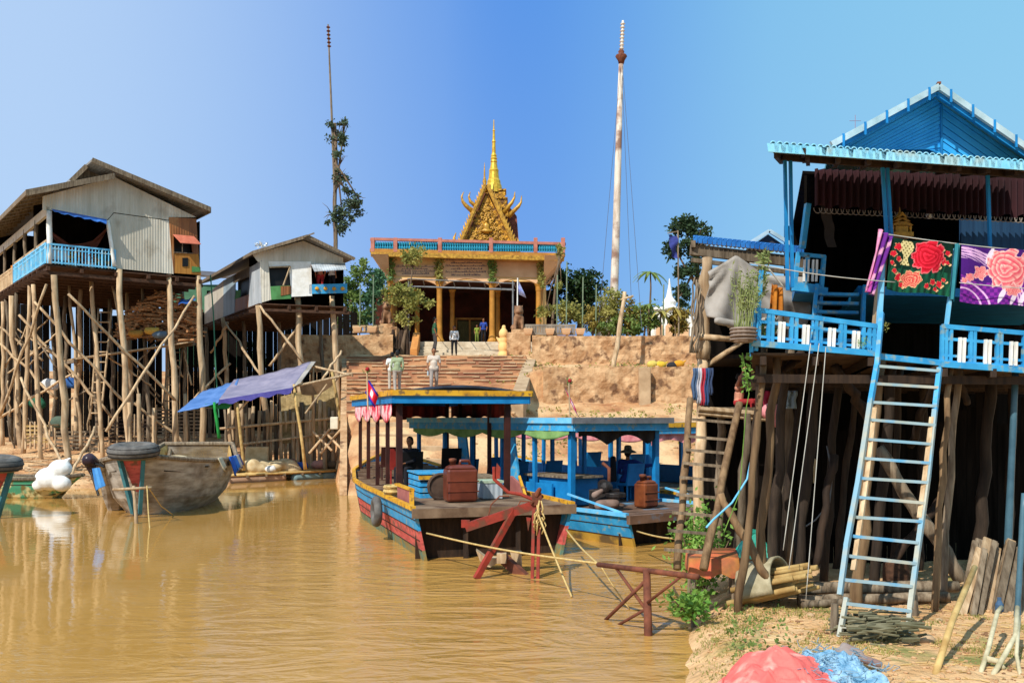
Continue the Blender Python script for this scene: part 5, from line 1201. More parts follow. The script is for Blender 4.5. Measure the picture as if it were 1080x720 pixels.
def palm(label, px, py, Y, n, L_, m, base_py=348, name='palm', r=.06):
    b_ = gnd(px, Y); tpp = P(px, py, Y); t = thing(name, label, 'palm', b_); mb = MB(); mb.pole(b_-V((0,0,.3)), tpp, r, r*.7, .03, 7, 5); build(mb, 'trunk', BARK, t, smooth=True); mb = MB()
    for k in range(n):
        a = 2*math.pi*k/n+U(-.2,.2); d = V((math.cos(a), math.sin(a), 0)); s_ = V((-d.y, d.x, 0))*L_*.10; up = U(.1,.5)
        pts = [tpp + d*L_*f + V((0,0,(up*f-(.8)*f*f)*L_)) for f in (0,.25,.5,.75,1)]; wd = [.2,1,1.1,.8,.1]
        vs = []
        for q, w_ in zip(pts, wd): vs += [q-s_*w_, q+V((0,0,.03)), q+s_*w_]
        mb.add(vs, [(3*i+j, 3*i+j+1, 3*i+j+4, 3*i+j+3) for i in range(4) for j in (0,1)])
    build(mb, 'fronds', m, t); return t
palm('slim papaya-like tree with a flat umbrella of leaves left of the blue banner', 686, 288, 51, 11, .95, LEAFM)
palm('broad-leafed banana plant before the white shrine', 697, 330, 50.5, 9, 1.0, LEAFO); palm('small banana plant at the right end of the terrace', 712, 326, 50.4, 8, 1.0, LEAFY); palm('stubby banana plant left of the white shrine', 684, 322, 50.3, 7, .8, LEAFM)
tree('large dark leafed tree rising behind the blue banner at the right of the terrace', gnd(738,58), P(736,270,58), .25, [cr(722,238,58,13,14),cr(712,262,58,12,11),cr(724,285,58,13,12),cr(735,255,58,15,22),cr(719,312,58,10,12)], 4200, .25, mat('glossy_leaves','#48603c','#2f4428',k=.65,scale=1,trans=.25))
# a belt of distant trees behind the settlement, left and right of the temple
for i, (px, Y, h_, lb) in enumerate(((250,90,3.0,'hazy round tree far behind the smaller stilt house'),(330,95,3.5,'hazy tree far behind the slender mast'),(745,80,4,'distant tree behind the blue tiled roof'),(640,95,2.5,'distant low tree behind the grey stupa'))):
    b_ = gnd(px, Y); tree(lb, b_, b_+V((0,0,h_*.6)), .2, [(b_+V((0,0,h_*.75)), (2.6,2,h_*.4)), (b_+V((1.8,0,h_*.6)), (1.8,1.6,h_*.3))], 1500, .32, LEAFD)

# ================================================================ people on the bank and temple
def feet(px, Y): return gnd(px, Y, -.02)
def onz(px, py, Y): return P(px, py, Y)
person(P(419,414,36.8), 195, 'person in a pale green shirt over white walking up the steps, back turned', cloth('#a8b48c','#94a07c'), cloth('#b0a498'), pose='walk', sleeve='long', h=1.62)
person(P(413.5,412,37.3), 190, 'person in a white top mostly hidden behind the green shirted walker', cloth('#ecece4'), cloth('#c4b8a8'), h=1.50)
person(P(457.5,414,37.4), 10, 'person in a beige t-shirt and grey trousers walking down the steps with a bottle', cloth('#d8c8b8','#c8b8a8'), cloth('#a49890','#8c8078'), pose='walk', h=1.74)
person(P(458.5,371,51.5), 100, 'person in a dark green t-shirt and cap at the top of the steps', cloth('#3c6848','#2c5038'), cloth('#4c4848'), h=1.85)
person(P(479,374.5,54.6), 0, 'person in a white blouse and wide black trousers before the temple stairs', cloth('#f4f0ec'), DARKC, sleeve='long', h=1.66)
person(P(510,361,60.0), 0, 'person in a blue shirt standing at the top of the temple stairs', cloth('#3450a8','#28408c'), DARKC, h=1.5)
person(P(503,361,60.1), 0, 'child in a yellow green outfit beside the blue shirted person at the temple', cloth('#8c9c3c'), cloth('#7c8c3c'), h=1.1)
mb = MB(); q = P(451.3,396,37.2); mb.lathe(q, [(.03,0),(.035,.12),(.015,.17),(.015,.2)], 8); tag(build(mb, 'water_bottle', mat('clear_bottle','#c8d8e0',rough=.2)), 'plastic bottle in the hand of the person coming down the steps', 'bottle')
# ================================================================ passenger boats
class Fr:
    def __init__(s, o, f): s.o = V((o[0],o[1],0)); s.f = V((f[0],f[1],0)).normalized(); s.r = V((s.f.y,-s.f.x,0))
    def __call__(s, t, r, z): return s.o + s.f*t + s.r*r + V((0,0,z))
def riverboat(lab, o, f, W, L, zd, c0, c1, zr, pr, hullm, fas, fas2, postm, roofm, npost, rext=(0,0), sidem=None, deck=WOODG, benches=True):
    F = Fr(o, f); t = thing('passenger_boat', lab, 'boat', F(L/2, W/2, 0)); up = V((0,0,1))
    ts = [0,.5,1.5,3,4.5,6,7.5,L-2,L-.9,L]
    def half(q): return 1 if q < L*.72 else 1-.82*((q-L*.72)/(L*.28))**1.8
    def top(q): return zd + .55*max(0,(q-L*.6)/(L*.4))**1.6
    cx = W/2
    lv = hullm  # list of (frac0, frac1, material, name)
    for sd_ in (-1, 1):
        for (f0, f1, m, nm) in lv:
            mb = MB(); vs = []
            for q in ts:
                w_ = cx*half(q)
                for fr in (f0, f1):
                    z = -.35 + (top(q)+.35)*fr; fl = .82+.18*fr; vs.append(F(q, cx+sd_*w_*fl, z)); vs.append(F(q, cx+sd_*(w_*fl-.06), z))
            n = 4; fs = []
            for i in range(len(ts)-1):
                a = i*n; b = a+n; fs += [(a,b,b+2,a+2),(a+1,a+3,b+3,b+1),(a+2,b+2,b+3,a+3),(a,a+1,b+1,b)]
            fs.append((0,2,3,1)); e = (len(ts)-1)*n; fs.append((e,e+1,e+3,e+2)); mb.add(vs, fs); build(mb, nm, m, t)
    # bottom so that no light leaks in
    mb = MB(); vs = []
    for q in ts: w_ = cx*half(q)*.8; vs += [F(q, cx-w_, -.3), F(q, cx+w_, -.3)]
    mb.add(vs, [(2*i,2*i+1,2*i+3,2*i+2) for i in range(len(ts)-1)]); build(mb, 'hull_bottom', WOODD, t)
    # deck planks across
    mb = MB(); q = 0.0; i = 0
    while q < L-.7:
        w_ = cx*half(q)*.99; mb.slab([F(q,cx-w_,top(q)-.06), F(q,cx+w_,top(q)-.06), F(q+.27,cx+w_,top(q)-.06), F(q+.27,cx-w_,top(q)-.06)], up*(.06+.004*(i % 3))); q += .29; i += 1
    build(mb, 'deck', deck, t)
    mb = MB(); mb.beam(F(-.06,-.03,zd-.06), F(-.06,W+.03,zd-.06), .10,.17); build(mb, 'end_beam', deck, t)
    mb = MB(); w_ = cx*.93; mb.slab([F(.32,cx-w_,-.3), F(.32,cx+w_,-.3), F(.32,cx+w_,zd-.1), F(.32,cx-w_,zd-.1)], F.f*.05); build(mb, 'transom', WOODD, t)
    for k in (.33,.66): 
        mb = MB(); mb.beam(F(.15,W*k,-.2), F(.15,W*k,zd-.1), .09); build(mb, 'transom_rib', WOODD, t)
    # gunwale
    mb = MB()
    for sd_ in (-1,1):
        for i in range(len(ts)-1): a, b = ts[i], ts[i+1]; mb.beam(F(a, cx+sd_*cx*half(a), top(a)+.03), F(b, cx+sd_*cx*half(b), top(b)+.03), .09,.08)
    build(mb, 'gunwale', fas, t)
    mb = MB()
    for (f0, f1, m, nm) in lv[1:]:
        for fr in (f0, (f0+f1)/2):
            for sd_ in (-1,1):
                pp = [F(q, cx+sd_*(cx*half(q)*(.82+.18*fr)+.004), -.35+(top(q)+.35)*fr) for q in ts]; mb.tube(pp, .010, 4, cap=False)
    build(mb, 'plank_seams', WOODD, t)
    # cabin
    r0, r1 = pr
    for i in range(npost):
        q = c0+.25+(c1-c0-.5)*i/(npost-1)
        for r in (r0+.12, r1-.12):
            mb = MB(); mb.beam(F(q, r, top(q)-.02), F(q+U(-.03,.03), r, zr), .085 if i else .13, .085 if i else .11, up=F.f); build(mb, 'post', postm, t)
    e0, e1 = rext
    # roof: slightly arched slab
    mb = MB(); nr = 8; vs = []
    for q in (c0, (c0+c1)/2, c1):
        for j in range(nr+1):
            u = j/nr; z = zr+.08+(.16 if W < 3.09 and zr > 2.9 else .05)*math.sin(math.pi*u); vs += [F(q, r0-e0+(r1-r0+e0+e1)*u, z), F(q, r0-e0+(r1-r0+e0+e1)*u, z+.05)]
    n = 2*(nr+1); fs = []
    for i in range(2):
        for j in range(nr): a = i*n+2*j; fs += [(a,a+n,a+n+2,a+2),(a+1,a+3,a+n+3,a+n+1)]
    fs += [(2*j,2*j+2,2*j+3,2*j+1) for j in range(nr)] + [(2*n+2*j,2*n+2*j+1,2*n+2*j+3,2*n+2*j+2) for j in range(nr)]
    mb.add(vs, fs); build(mb, 'roof', roofm, t)
    def ring(z0, h_, th, m, nm, out=0):
        mb = MB(); a, b, c, d = F(c0-out, r0-e0-out, z0), F(c0-out, r1+e1+out, z0), F(c1+out, r1+e1+out, z0), F(c1+out, r0-e0-out, z0)
        for p, q in ((a,b),(b,c),(c,d),(d,a)): mb.beam(p, q, th, h_)
        build(mb, nm, m, t)
    ring(zr+.11, .12, .08, fas, 'roof_edge', .04); ring(zr-.03, .17, .06, fas2, 'roof_fascia', .0)
    mb = MB()
    for i in range(7): q = c0+(c1-c0)*(i+.5)/7; mb.beam(F(q,r0,zr+.0), F(q,r1,zr+.0), .05,.06)
    build(mb, 'roof_rafters', WOODD, t)
    if sidem:
        for r in (r0+.1, r1-.1):
            mb = MB(); mb.slab([F(c0+.9,r,zd), F(c1-.4,r,zd), F(c1-.4,r,zd+.5), F(c0+.9,r,zd+.5)], F.r*.05); build(mb, 'side_board', sidem, t)
    return t, F, top
def seat(F, t, r, z, m, lab, par=None, w_=.5):
    s = thing('bench', lab, 'bench', F(t, r, z)); mb = MB(); a = F(t, r, z)
    mb.slab([F(t,r,z+.36), F(t,r+w_,z+.36), F(t+.42,r+w_,z+.36), F(t+.42,r,z+.36)], V((0,0,.06))); build(mb, 'seat', m, s)
    mb = MB(); mb.slab([F(t,r,z+.42), F(t,r+w_,z+.42), F(t-.08,r+w_,z+.88), F(t-.08,r,z+.88)], F.f*.05); build(mb, 'backrest', m, s)
    for (x, y) in ((.03,.03),(.03,w_-.03),(.38,.03),(.38,w_-.03)):
        mb = MB(); mb.beam(F(t+x,r+y,z), F(t+x,r+y,z+.37), .04); build(mb, 'leg', m, s)
def swag(F, pts, m, name, par, drop, nw=9, off=0):
    mb = MB(); a, b = F(*pts[0]), F(*pts[1]); sc = 4
    mb.sheet(a, b, b-V((0,0,drop)), a-V((0,0,drop)), 48, 6, lambda u,v:(0,.03*math.sin(u*70)*v, drop*v*(.45-.45*abs(math.sin(u*math.pi*sc)))))
    return build(mb, name, m, par, solid=.01, smooth=True)
def jerry(lab, q, w_, d, h_, m, rz=0):
    t = thing('jerrycan', lab, 'jerrycan', q); M = Matrix.Rotation(rz, 3, 'Z'); q = V(q); T = lambda x,y,z: q + M @ V((x,y,z))
    mb = MB(); mb.hexa([T(*p) for p in ((-w_/2,-d/2,0),(w_/2,-d/2,0),(w_/2,d/2,0),(-w_/2,d/2,0),(-w_/2,-d/2,h_*.8),(w_/2,-d/2,h_*.8),(w_/2,d/2,h_*.8),(-w_/2,d/2,h_*.8))])
    mb.hexa([T(*p) for p in ((-w_/2+.001,-d/2+.001,h_*.8),(w_/2-.001,-d/2+.001,h_*.8),(w_/2-.001,d/2-.001,h_*.8),(-w_/2+.001,d/2-.001,h_*.8),(-w_*.34,-d*.3,h_*.9),(w_*.34,-d*.3,h_*.9),(w_*.34,d*.3,h_*.9),(-w_*.34,d*.3,h_*.9))])
    build(mb, 'can_body', m, t, bevel=.05, smooth=False)
    mb = MB()
    for zz_ in (.25,.5): mb.tube([T(-w_/2-.005,-d/2-.005,h_*zz_), T(w_/2+.005,-d/2-.005,h_*zz_), T(w_/2+.005,d/2,h_*zz_)], .012, 6)
    build(mb, 'moulded_rib', m, t); mb = MB(); mb.tube([T(-w_*.02,0,h_*.86), T(0,0,h_*.99), T(w_*.28,0,h_*.99), T(w_*.32,0,h_*.86)], .035, 8); build(mb, 'handle', m, t, smooth=True)
    mb = MB(); mb.lathe(T(-w_*.25,0,h_*.86), [(.06,0),(.06,.09),(.075,.09),(.075,.15),(.02,.16)], 12); build(mb, 'screw_cap', RUST, t, smooth=True); return t
# ---- boat A : nearest
ho = [(.0,.42,GRNW,'weathered_bottom_planks'),(.421,.70,REDB,'red_side_planks'),(.701,1.0,BLUE,'blue_side_planks')]
tA, FA, topA = riverboat('blue and salmon red passenger boat with maroon posts and yellow edged roof, nearest of all', (-1.78,17.1), (-.30,.954), 3.08, 11, .93, 3.35, 9.6, 3.02, (.30,3.0), ho, YEL, BLUED, MAROON, mat('dark_roof_boards','#4c5c74','#343c4c',k=.5), 5, rext=(.05,.32), deck=mat('worn_deck','#9c8268','#6c5440',k=.68,scale=2,stretch=(1,1,1),bump=.03,c3='#5c4030',s3=1.5))
q0 = (3.9, 3.05, 2.95)
swag(FA, ((3.6,.25,2.9),(9.2,.25,2.9)), mat('pink_white_curtain','#f0c8c8','#d83850',k=.78,scale=3,contrast=(.45,.55)), 'side_curtain', tA, .42)
mb = MB(); a, b = FA(3.9,2.98,2.92), FA(9.3,2.98,2.92); mb.sheet(a, b, b-V((0,0,.34)), a-V((0,0,.34)), 50, 4, lambda u,v:(0,.03*math.sin(u*60),.05*math.sin(u*22)*v)); build(mb, 'red_valance', mat('dark_red_valance','#8c2824','#5c1818',k=.7), tA, solid=.01)
mb = MB(); a, b = FA(9.4,.4,2.92), FA(9.4,2.9,2.92); mb.sheet(a, b, b-V((0,0,.34)), a-V((0,0,.34)), 30, 4, lambda u,v:(0,.03*math.sin(u*50),.05*math.sin(u*22)*v)); build(mb, 'red_valance', MC['dark_red_valance'], tA, solid=.01)
mb = MB(); mb.slab([FA(.8,.10,.95), FA(2.1,.10,.95), FA(2.1,.10,1.22), FA(.8,.10,1.22)], FA.r*.06); sb_ = build(mb, 'side_board', mat('mauve_board','#b8746c','#9c5c58',k=.7), tA)
mb = MB(); mb.beam(FA(.75,.13,1.24), FA(2.3,.13,1.24), .10,.04); mb.beam(FA(.78,.13,.94), FA(.78,.13,1.26), .09,.05); build(mb, 'yellow_trim', YEL, sb_)
mb = MB(); mb.slab([FA(2.3,2.86,.95), FA(3.3,2.86,.95), FA(3.3,2.86,1.3), FA(2.3,2.86,1.1)], FA.r*.06); build(mb, 'side_board', MC['mauve_board'], tA)
mb = MB(); mb.beam(FA(1.7,2.7,.95), FA(2.3,2.75,1.35), .05,.05); build(mb, 'yellow_brace', YEL, tA)
# things on its deck
t = thing('slatted_crate', 'blue and yellow slatted seat crate on the near boat deck', 'crate', FA(2.6,.75,.95)); mb = MB()
for i in range(4): z = .98+i*.12; mb.beam(FA(2.35,.62,z), FA(2.35,1.55,z), .03,.09); mb.beam(FA(2.35,.62,z), FA(3.5,.62,z), .03,.09); mb.beam(FA(2.35,1.55,z), FA(3.5,1.55,z), .03,.09)
for i in range(8): mb.beam(FA(2.35+i*.16,.58,1.44), FA(2.35+i*.16,1.6,1.44), .13,.03)
build(mb, 'slats', BLUE, t); mb = MB(); mb.beam(FA(2.30,.58,1.36), FA(2.30,1.6,1.36), .04,.08)
build(mb, 'yellow_slat', YEL, t); mb = MB(); mb.box(FA(2.95,1.08,1.17), (1.1,.9,.4), math.atan2(FA.f.y,FA.f.x)); build(mb, 'inner_box', DARKM, t)
jerry('big brown jerrycan standing on the near boat deck', FA(1.35,1.22,.95), .62,.42,.80, JERRY, math.atan2(FA.r.y,FA.r.x))
t = thing('metal_box', 'silver battery box beside the jerrycan on the near deck', 'box', FA(1.8,1.9,.95)); mb = MB(); mb.box(FA(1.8,1.95,1.12), (.42,.5,.34), math.atan2(FA.r.y,FA.r.x)); build(mb, 'box_body', TINS, t, bevel=.02); mb = MB(); mb.box(FA(1.8,1.95,1.30), (.45,.53,.05), math.atan2(FA.r.y,FA.r.x)); build(mb, 'box_lid', mat('white_green_lid','#d8e0c8','#8cb088',scale=8), t)
mb = MB(); c = FA(1.9,.95,1.20); ring = [c+FA.r*math.cos(a)*.25+V((0,0,math.sin(a)*.25)) for a in [i*math.pi/9 for i in range(19)]]; mb.tube(ring, .035, 7, cap=False); mb.slab([c+FA.r*math.cos(a)*.22+V((0,0,math.sin(a)*.22)) for a in [i*math.pi/6 for i in range(12)]], FA.f*.3); tag(build(mb, 'round_basket', mat('dark_basket','#6c5444','#3c2c24',k=.6)), 'round dark basket lying on edge left of the jerrycan', 'basket')
t = thing('control_box', 'low brown engine hatch across the near boat deck behind the cans', 'hatch', FA(3,2,.95)); mb = MB(); mb.box(FA(3.3,2.05,1.12), (1.1,.7,.34), math.atan2(FA.f.y,FA.f.x)); build(mb, 'hatch_box', WOODD, t, bevel=.02); mb = MB(); mb.box(FA(3.3,2.05,1.31), (1.2,.8,.05), math.atan2(FA.f.y,FA.f.x)); build(mb, 'hatch_lid', WOODG, t)
mb = MB()
for k in range(9):
    c = FA(.55+U(-.1,.1),.12,1.0+k*.022); r = U(.12,.2); mb.tube([c+FA.f*math.cos(a)*r*1.3+FA.r*math.sin(a)*r for a in [i*math.pi/6 for i in range(13)]], .022, 5, cap=False)
o_ = build(mb, 'rope_coil', ROPE, smooth=True); o_.location += FA.f*2.2; tag(o_, 'coil of rope lying on the near boat left gunwale', 'rope')
mb = MB(); c = FA(3.1,-.16,.62); ring = [c+FA.f*math.cos(a)*.24+V((0,0,math.sin(a)*.24)) for a in [i*math.pi/9 for i in range(19)]]; mb.tube(ring, .09, 9, cap=False); tag(build(mb, 'fender_tyre', RUBBER, smooth=True), 'dark tyre fender hung on the left side of the near boat', 'tyre')
person(FA(5.0,.95,1.28), -25, 'seated person in dark clothes bending forward under the near boat roof', DARKC, DARKC, pose='sit', h=1.6, sleeve='long', arms=[[(-.19,0,0),(-.2,-.15,-.25),(-.08,-.35,-.30)],[(.19,0,0),(.2,-.15,-.25),(.08,-.35,-.30)]])
seat(FA, 4.8,.7,.93, DARKM, 'black chair of the driver in the near boat'); seat(FA, 6.3,.7,.95, mat('red_bench','#a8342c','#802420',k=.7), 'red bench on the left side inside the near boat'); seat(FA, 6.3,2.0,.95, DARKM, 'dark bench at the right side inside the near boat'); seat(FA, 7.6,.7,.95, MAROON, 'maroon bench farthest back on the left of the near boat')
boatflag(388,392,432,21.6,'small Cambodian flag on a staff at the near boat roof, left end',(389,400,399,416,385,414))
# ---- rusty red steel frame at the boat end
t = thing('steel_frame', 'rusty red welded steel frame standing in the water at the near boat end', 'frame', P(564,612,15.3)); Yp = 15.6
mb = MB(); mb.beam(P(491,556,Yp), P(567,531,Yp), .11,.14); mb.beam(P(491,556,Yp)-V((0,0,.0)), P(491,548,Yp), .14,.05); build(mb, 'beam', RUSTR, t)
mb = MB(); mb.beam(P(504,597,Yp-.3)-V((.03,0,.2)), P(543,537,Yp), .09,.09); build(mb, 'leg', RUSTR, t)
for dx in (-.045,.045):
    mb = MB(); mb.beam(P(564,614,15.3)+V((dx,0,-.2)), P(566,528,Yp)+V((dx,0,0)), .05,.06); build(mb, 'leg', RUSTR, t)
mb = MB(); pts = [P(*a) for a in ((521,492,Yp),(521,505,Yp),(536,519,Yp),(549,521,Yp),(563,527,Yp))]; mb.tube(pts, .03, 7); mb.slab([P(521,506,Yp),P(527,504,Yp),P(528,493,Yp),P(524,488,Yp)], (0,.02,0)); build(mb, 'handle', RUSTR, t)
mb = MB(); mb.box(P(566,526,Yp), (.16,.16,.2)); mb.cap(P(566,522,Yp-.05), P(569,516,Yp-.1), .05,.035); mb.tube([P(560,530,Yp-.1), P(572,523,Yp+.1)], .03); build(mb, 'joint', RUST, t)
mb = MB(); mb.tube([P(515,545,Yp), P(518,532,Yp), P(527,523,Yp), P(537,523,Yp)], .012, 5); mb.tube([P(545,536,Yp), P(549,528,Yp), P(560,529,Yp)], .012, 5); build(mb, 'wire_loop', RUST, t)
mb = MB(); mb.slab([P(555,545,Yp-.05),P(560,546,Yp-.05),P(557,560,Yp-.05)], (0,.02,0)); build(mb, 'red_tag', RUSTR, t)
t = thing('propeller_gear', 'half sunk rusty propeller gear and blocks below the near boat end', 'gear', P(530,590,15.9)); mb = MB()
mb.beam(P(527,585,16), P(558,613,15.7), .12,.16); build(mb, 'shaft_beam', RUST, t); mb = MB()
mb.slab([P(502,580,16.2),P(513,588,16.2),P(532,589,16.2),P(517,598,16.2),P(508,596,16.2)], (0,.25,0)); mb.slab([P(538,582,16),P(550,582,16),P(551,604,16),P(544,604,16)], (0,.2,0)); mb.box(P(529,588,15.9), (.16,.2,.16)); build(mb, 'blocks', WOOD, t)
# ropes
def rope(lab, a, b, sag, r=.016, m=ROPE):
    a, b = V(a), V(b); mb = MB(); mb.tube([a.lerp(b, i/10)-V((0,0,sag*math.sin(math.pi*i/10))) for i in range(11)], r, 6); return tag(build(mb, 'mooring_rope', m, smooth=True), lab, 'rope')
rope('long taut rope running from the near boat end to the rusty pipe rack', P(450,562,17.0), P(632,594,13.0), .05)
rope('rope falling from the steel frame joint steeply into the water', P(567,540,Yp-.1), P(603,629,13.7), .03)
rope('rope from the near boat right corner to the end of the pipe rack', P(597,558,17.3), P(634,597,13.0), .04); rope('slack rope going from the pipe rack end down to the river bed', P(634,597,13.0), P(664,642,12.85), .02, .010)
rope('rope stretched along the second boat end toward the shore', P(672,560,17.6), P(735,568,14.4), .05)
mb = MB()
for k in range(14): 
    q = P(568,528,Yp-.12)+V((U(-.06,.06),U(-.03,.03),U(-.35,.1))); mb.tube([q, q+V((U(-.09,.09),-.03,U(-.2,-.05))), q+V((U(-.06,.06),0,U(-.35,-.2)))], .013, 5)
tag(build(mb, 'rope_knot', ROPE, smooth=True), 'knotted bunch of rope tied on the steel frame joint', 'rope')
# ---- pipe rack in the foreground water
t = thing('pipe_rack', 'rusty pipe trestle standing in the brown water in the foreground', 'rack', P(685,673,11.2)); mb = MB(); a = P(631,595,12.6); b = P(736,608,10.6)
mb.tube([a, b], .035, 10); build(mb, 'top_pipe', RUST, t, smooth=True)
mb = MB(); mb.tube([P(685,675,11.2)-V((0,0,.5)), P(682,601,11.5)], [.055,.045], 10); build(mb, 'leg', RUST, t, smooth=True)
for (x0,y0,Y0,x1,y1,Y1,r) in ((681,612,11.45,640,652,12.2,.024),(650,599,12.2,681,642,11.4,.02),(719,607,10.9,683,635,11.35,.018),(681,642,11.4,655,657,11.9,.02)):
    mb = MB(); d = (P(x1,y1,Y1)-P(x0,y0,Y0)); e = P(x1,y1,Y1)+ (d.normalized()*.35 if x1 in (640,655) else V((0,0,0))); mb.tube([P(x0,y0,Y0), e], r, 8); build(mb, 'brace', RUST, t, smooth=True)
# ---- boat B
hb = [(.0,.55,mat('yellow_hull','#c8a040','#9c7c34',k=.75,scale=2,c3='#6c5838',s3=2),'yellow_hull_planks'),(.551,1.0,BLUE,'blue_side_planks')]
tB, FB, topB = riverboat('sky blue passenger boat with a grey edged flat roof moored behind the near boat', (2.30,18.9), (-.6,.8), 3.1, 12.5, .62, 1.75, 8.6, 2.42, (.12,2.95), hb, BLUEL, BLUE, BLUED, mat('bleached_roof','#b4b0a8','#8c8880',k=.7), 6, rext=(.02,.02), sidem=BLUED, deck=mat('rusty_deck','#8c6c58','#604838',k=.66,scale=2,c3='#5c9cc0',s3=1.5,t3=(.6,.7)))
mb = MB(); F = FB; mb.beam(F(1.69,.0,2.53), F(1.69,3.1,2.53), .05,.13); build(mb, 'grey_front_edge', mat('grey_edge','#8c8c90','#6c6c70',k=.7), tB)
swag(FB, ((1.9,.08,2.38),(8.4,.08,2.38)), mat('lime_curtain','#94bc74','#6c9850',k=.68,scale=4), 'green_curtain', tB, .28)
mb = MB(); a, b = F(1.95,.4,2.38), F(1.95,2.8,2.38); mb.sheet(a, b, b-V((0,0,.4)), a-V((0,0,.4)), 40, 5, lambda u,v:(0,.04*math.sin(u*40)*v,.22*v*abs(math.sin(u*6+1)))); build(mb, 'dark_front_curtain', mat('charcoal_curtain','#3c3430','#28221f',k=.7), tB, solid=.01)
mb = MB(); a, b = F(2.1,3.0,2.38), F(8.2,3.0,2.38); mb.sheet(a, b, b-V((0,0,.3)), a-V((0,0,.3)), 40, 5, lambda u,v:(0,.04*math.sin(u*40)*v,.15*v*abs(math.sin(u*9)))); build(mb, 'dark_side_curtain', mat('charcoal_curtain','#3c3430','#28221f',k=.7), tB, solid=.01)
for q, r in ((3.6,.1),(5.6,.1)):
    mb = MB(); mb.slab([F(q,r,.62), F(q+.3,r,.62), F(q+.75,r,2.4), F(q+.35,r,2.4)], F.r*.05); build(mb, 'slanting_panel', BLUE, tB)
for r in (.05, 3.05): mb = MB(); mb.beam(F(.2,r,.68), F(1.9,r,.95), .04,.04); build(mb, 'blue_rail', BLUEL, tB)
jerry('rusty brown fuel can standing on the second boat deck', F(1.1,1.62,.64), .42,.36,.66, mat('rusty_can','#8c4c28','#5c2c1c',k=.72,scale=3,rough=.5), math.atan2(F.r.y,F.r.x))
t = thing('boat_engine', 'greasy dark engine block with belts on the second boat deck', 'engine', F(1.5,.55,.64)); mb = MB(); mb.box(F(1.5,.75,.85), (.6,.45,.4), 1.0); mb.cap(F(1.3,.6,1.1), F(1.7,.9,1.12), .16,.13); mb.lathe(F(1.1,.7,.95), [(.05,-.05),(.22,-.05),(.22,.05),(.05,.05)], 14); build(mb, 'engine_block', mat('greasy_metal','#3c3430','#1c1816',k=.6,rough=.5,scale=6), t, bevel=.02)
mb = MB(); mb.tube([F(1.4,.8,1.05), F(1.4,.8,1.5), F(1.6,.8,1.6)], .04, 8); build(mb, 'exhaust_pipe', RUST, t, smooth=True); mb = MB(); mb.cap(F(1.2,.35,.74), F(1.0,.6,.78), .12,.1); mb.cap(F(1.3,.3,.95), F(1.15,.35,1.05), .08,.05); build(mb, 'rags', mat('dirty_rags','#a88c7c','#7c6458'), t, remesh=.02); mb = MB(); mb.ball(F(1.25,.62,1.12), .07); build(mb, 'red_cap', REDC, t)
t = thing('engine_cover', 'blue box table with weathered top behind the engine', 'box', F(3,.7,.64)); mb = MB(); mb.box(F(2.9,.75,.95), (1.5,.8,.6), math.atan2(F.f.y,F.f.x)); build(mb, 'box_sides', BLUED, t, bevel=.02); mb = MB(); mb.box(F(2.9,.75,1.28), (1.7,.95,.05), math.atan2(F.f.y,F.f.x)); build(mb, 'box_top', WOODG, t)
person(F(2.6,2.5,.98), 160, 'person in blue shirt and khaki hat sitting back turned in the second boat', cloth('#24408c','#1c3068'), DARKC, pose='sit', h=1.66, sleeve='long', hat=mat('khaki_hat','#7c7c6c','#5c5c50',k=.7), arms=[[(-.19,0,0),(-.42,-.10,-.10),(-.66,-.20,-.05)],[(.19,0,0),(.24,-.08,-.26),(.15,-.28,-.30)]])
person(F(5.0,.9,.96), 150, 'dark silhouetted person sitting under the green curtain of the second boat', DARKC, DARKC, pose='sit', h=1.64, sleeve='long')
for q, r, lb in ((2.35,2.25,'blue seat under the person with the hat'),(4.7,1.7,'blue bench in the middle of the second boat'),(4.75,.65,'blue bench by the silhouetted passenger'),(6.6,.45,'blue bench at the left side of the second boat'),(7.2,1.7,'farthest blue bench in the second boat')): seat(F, q, r, .64, BLUED, lb)
mb = MB(); q = F(2.5,1.9,1.1); mb.slab([q, q+F.r*.18, q+F.r*.15+V((0,0,.6)), q+F.r*.03+V((0,0,.6))], F.f*.1); tag(build(mb, 'dark_backpack', DARKC, bevel=.04), 'dark backpack standing left of the person with the hat', 'bag')
boatflag(601,404,443,23.0,'small Cambodian flag on a staff above the second boat roof',(596,409,607,430,600,421))
# ---- boat C
hc_ = [(.0,.5,YEL,'yellow_hull_planks'),(.501,1.0,BLUE,'blue_side_planks')]
tC, FC, topC = riverboat('third blue boat with a yellow edged roof and pink curtains behind the second boat', (4.15,22.6), (-.55,.835), 3.0, 10.5, .75, 1.3, 8.0, 2.30, (.1,2.9), hc_, YEL, BLUE, BLUED, mat('bleached_roof','#d8d4cc'), 5, sidem=BLUED)
swag(FC, ((1.4,.08,2.25),(7.8,.08,2.25)), PINKC, 'pink_curtain', tC, .3); mb = MB(); a, b = FC(1.35,.1,2.25), FC(1.35,2.9,2.25); mb.sheet(a, b, b-V((0,0,.36)), a-V((0,0,.36)), 40, 5, lambda u,v:(0,.04*math.sin(u*40)*v,.14*v*abs(math.sin(u*7)))); build(mb, 'pink_curtain', PINKC, tC, solid=.01)
for q, r, lb in ((2.6,.4,'dark blue bench nearest in the third boat'),(4.4,.4,'dark blue bench in the middle of the third boat')): seat(FC, q, r, .75, BLUED, lb)
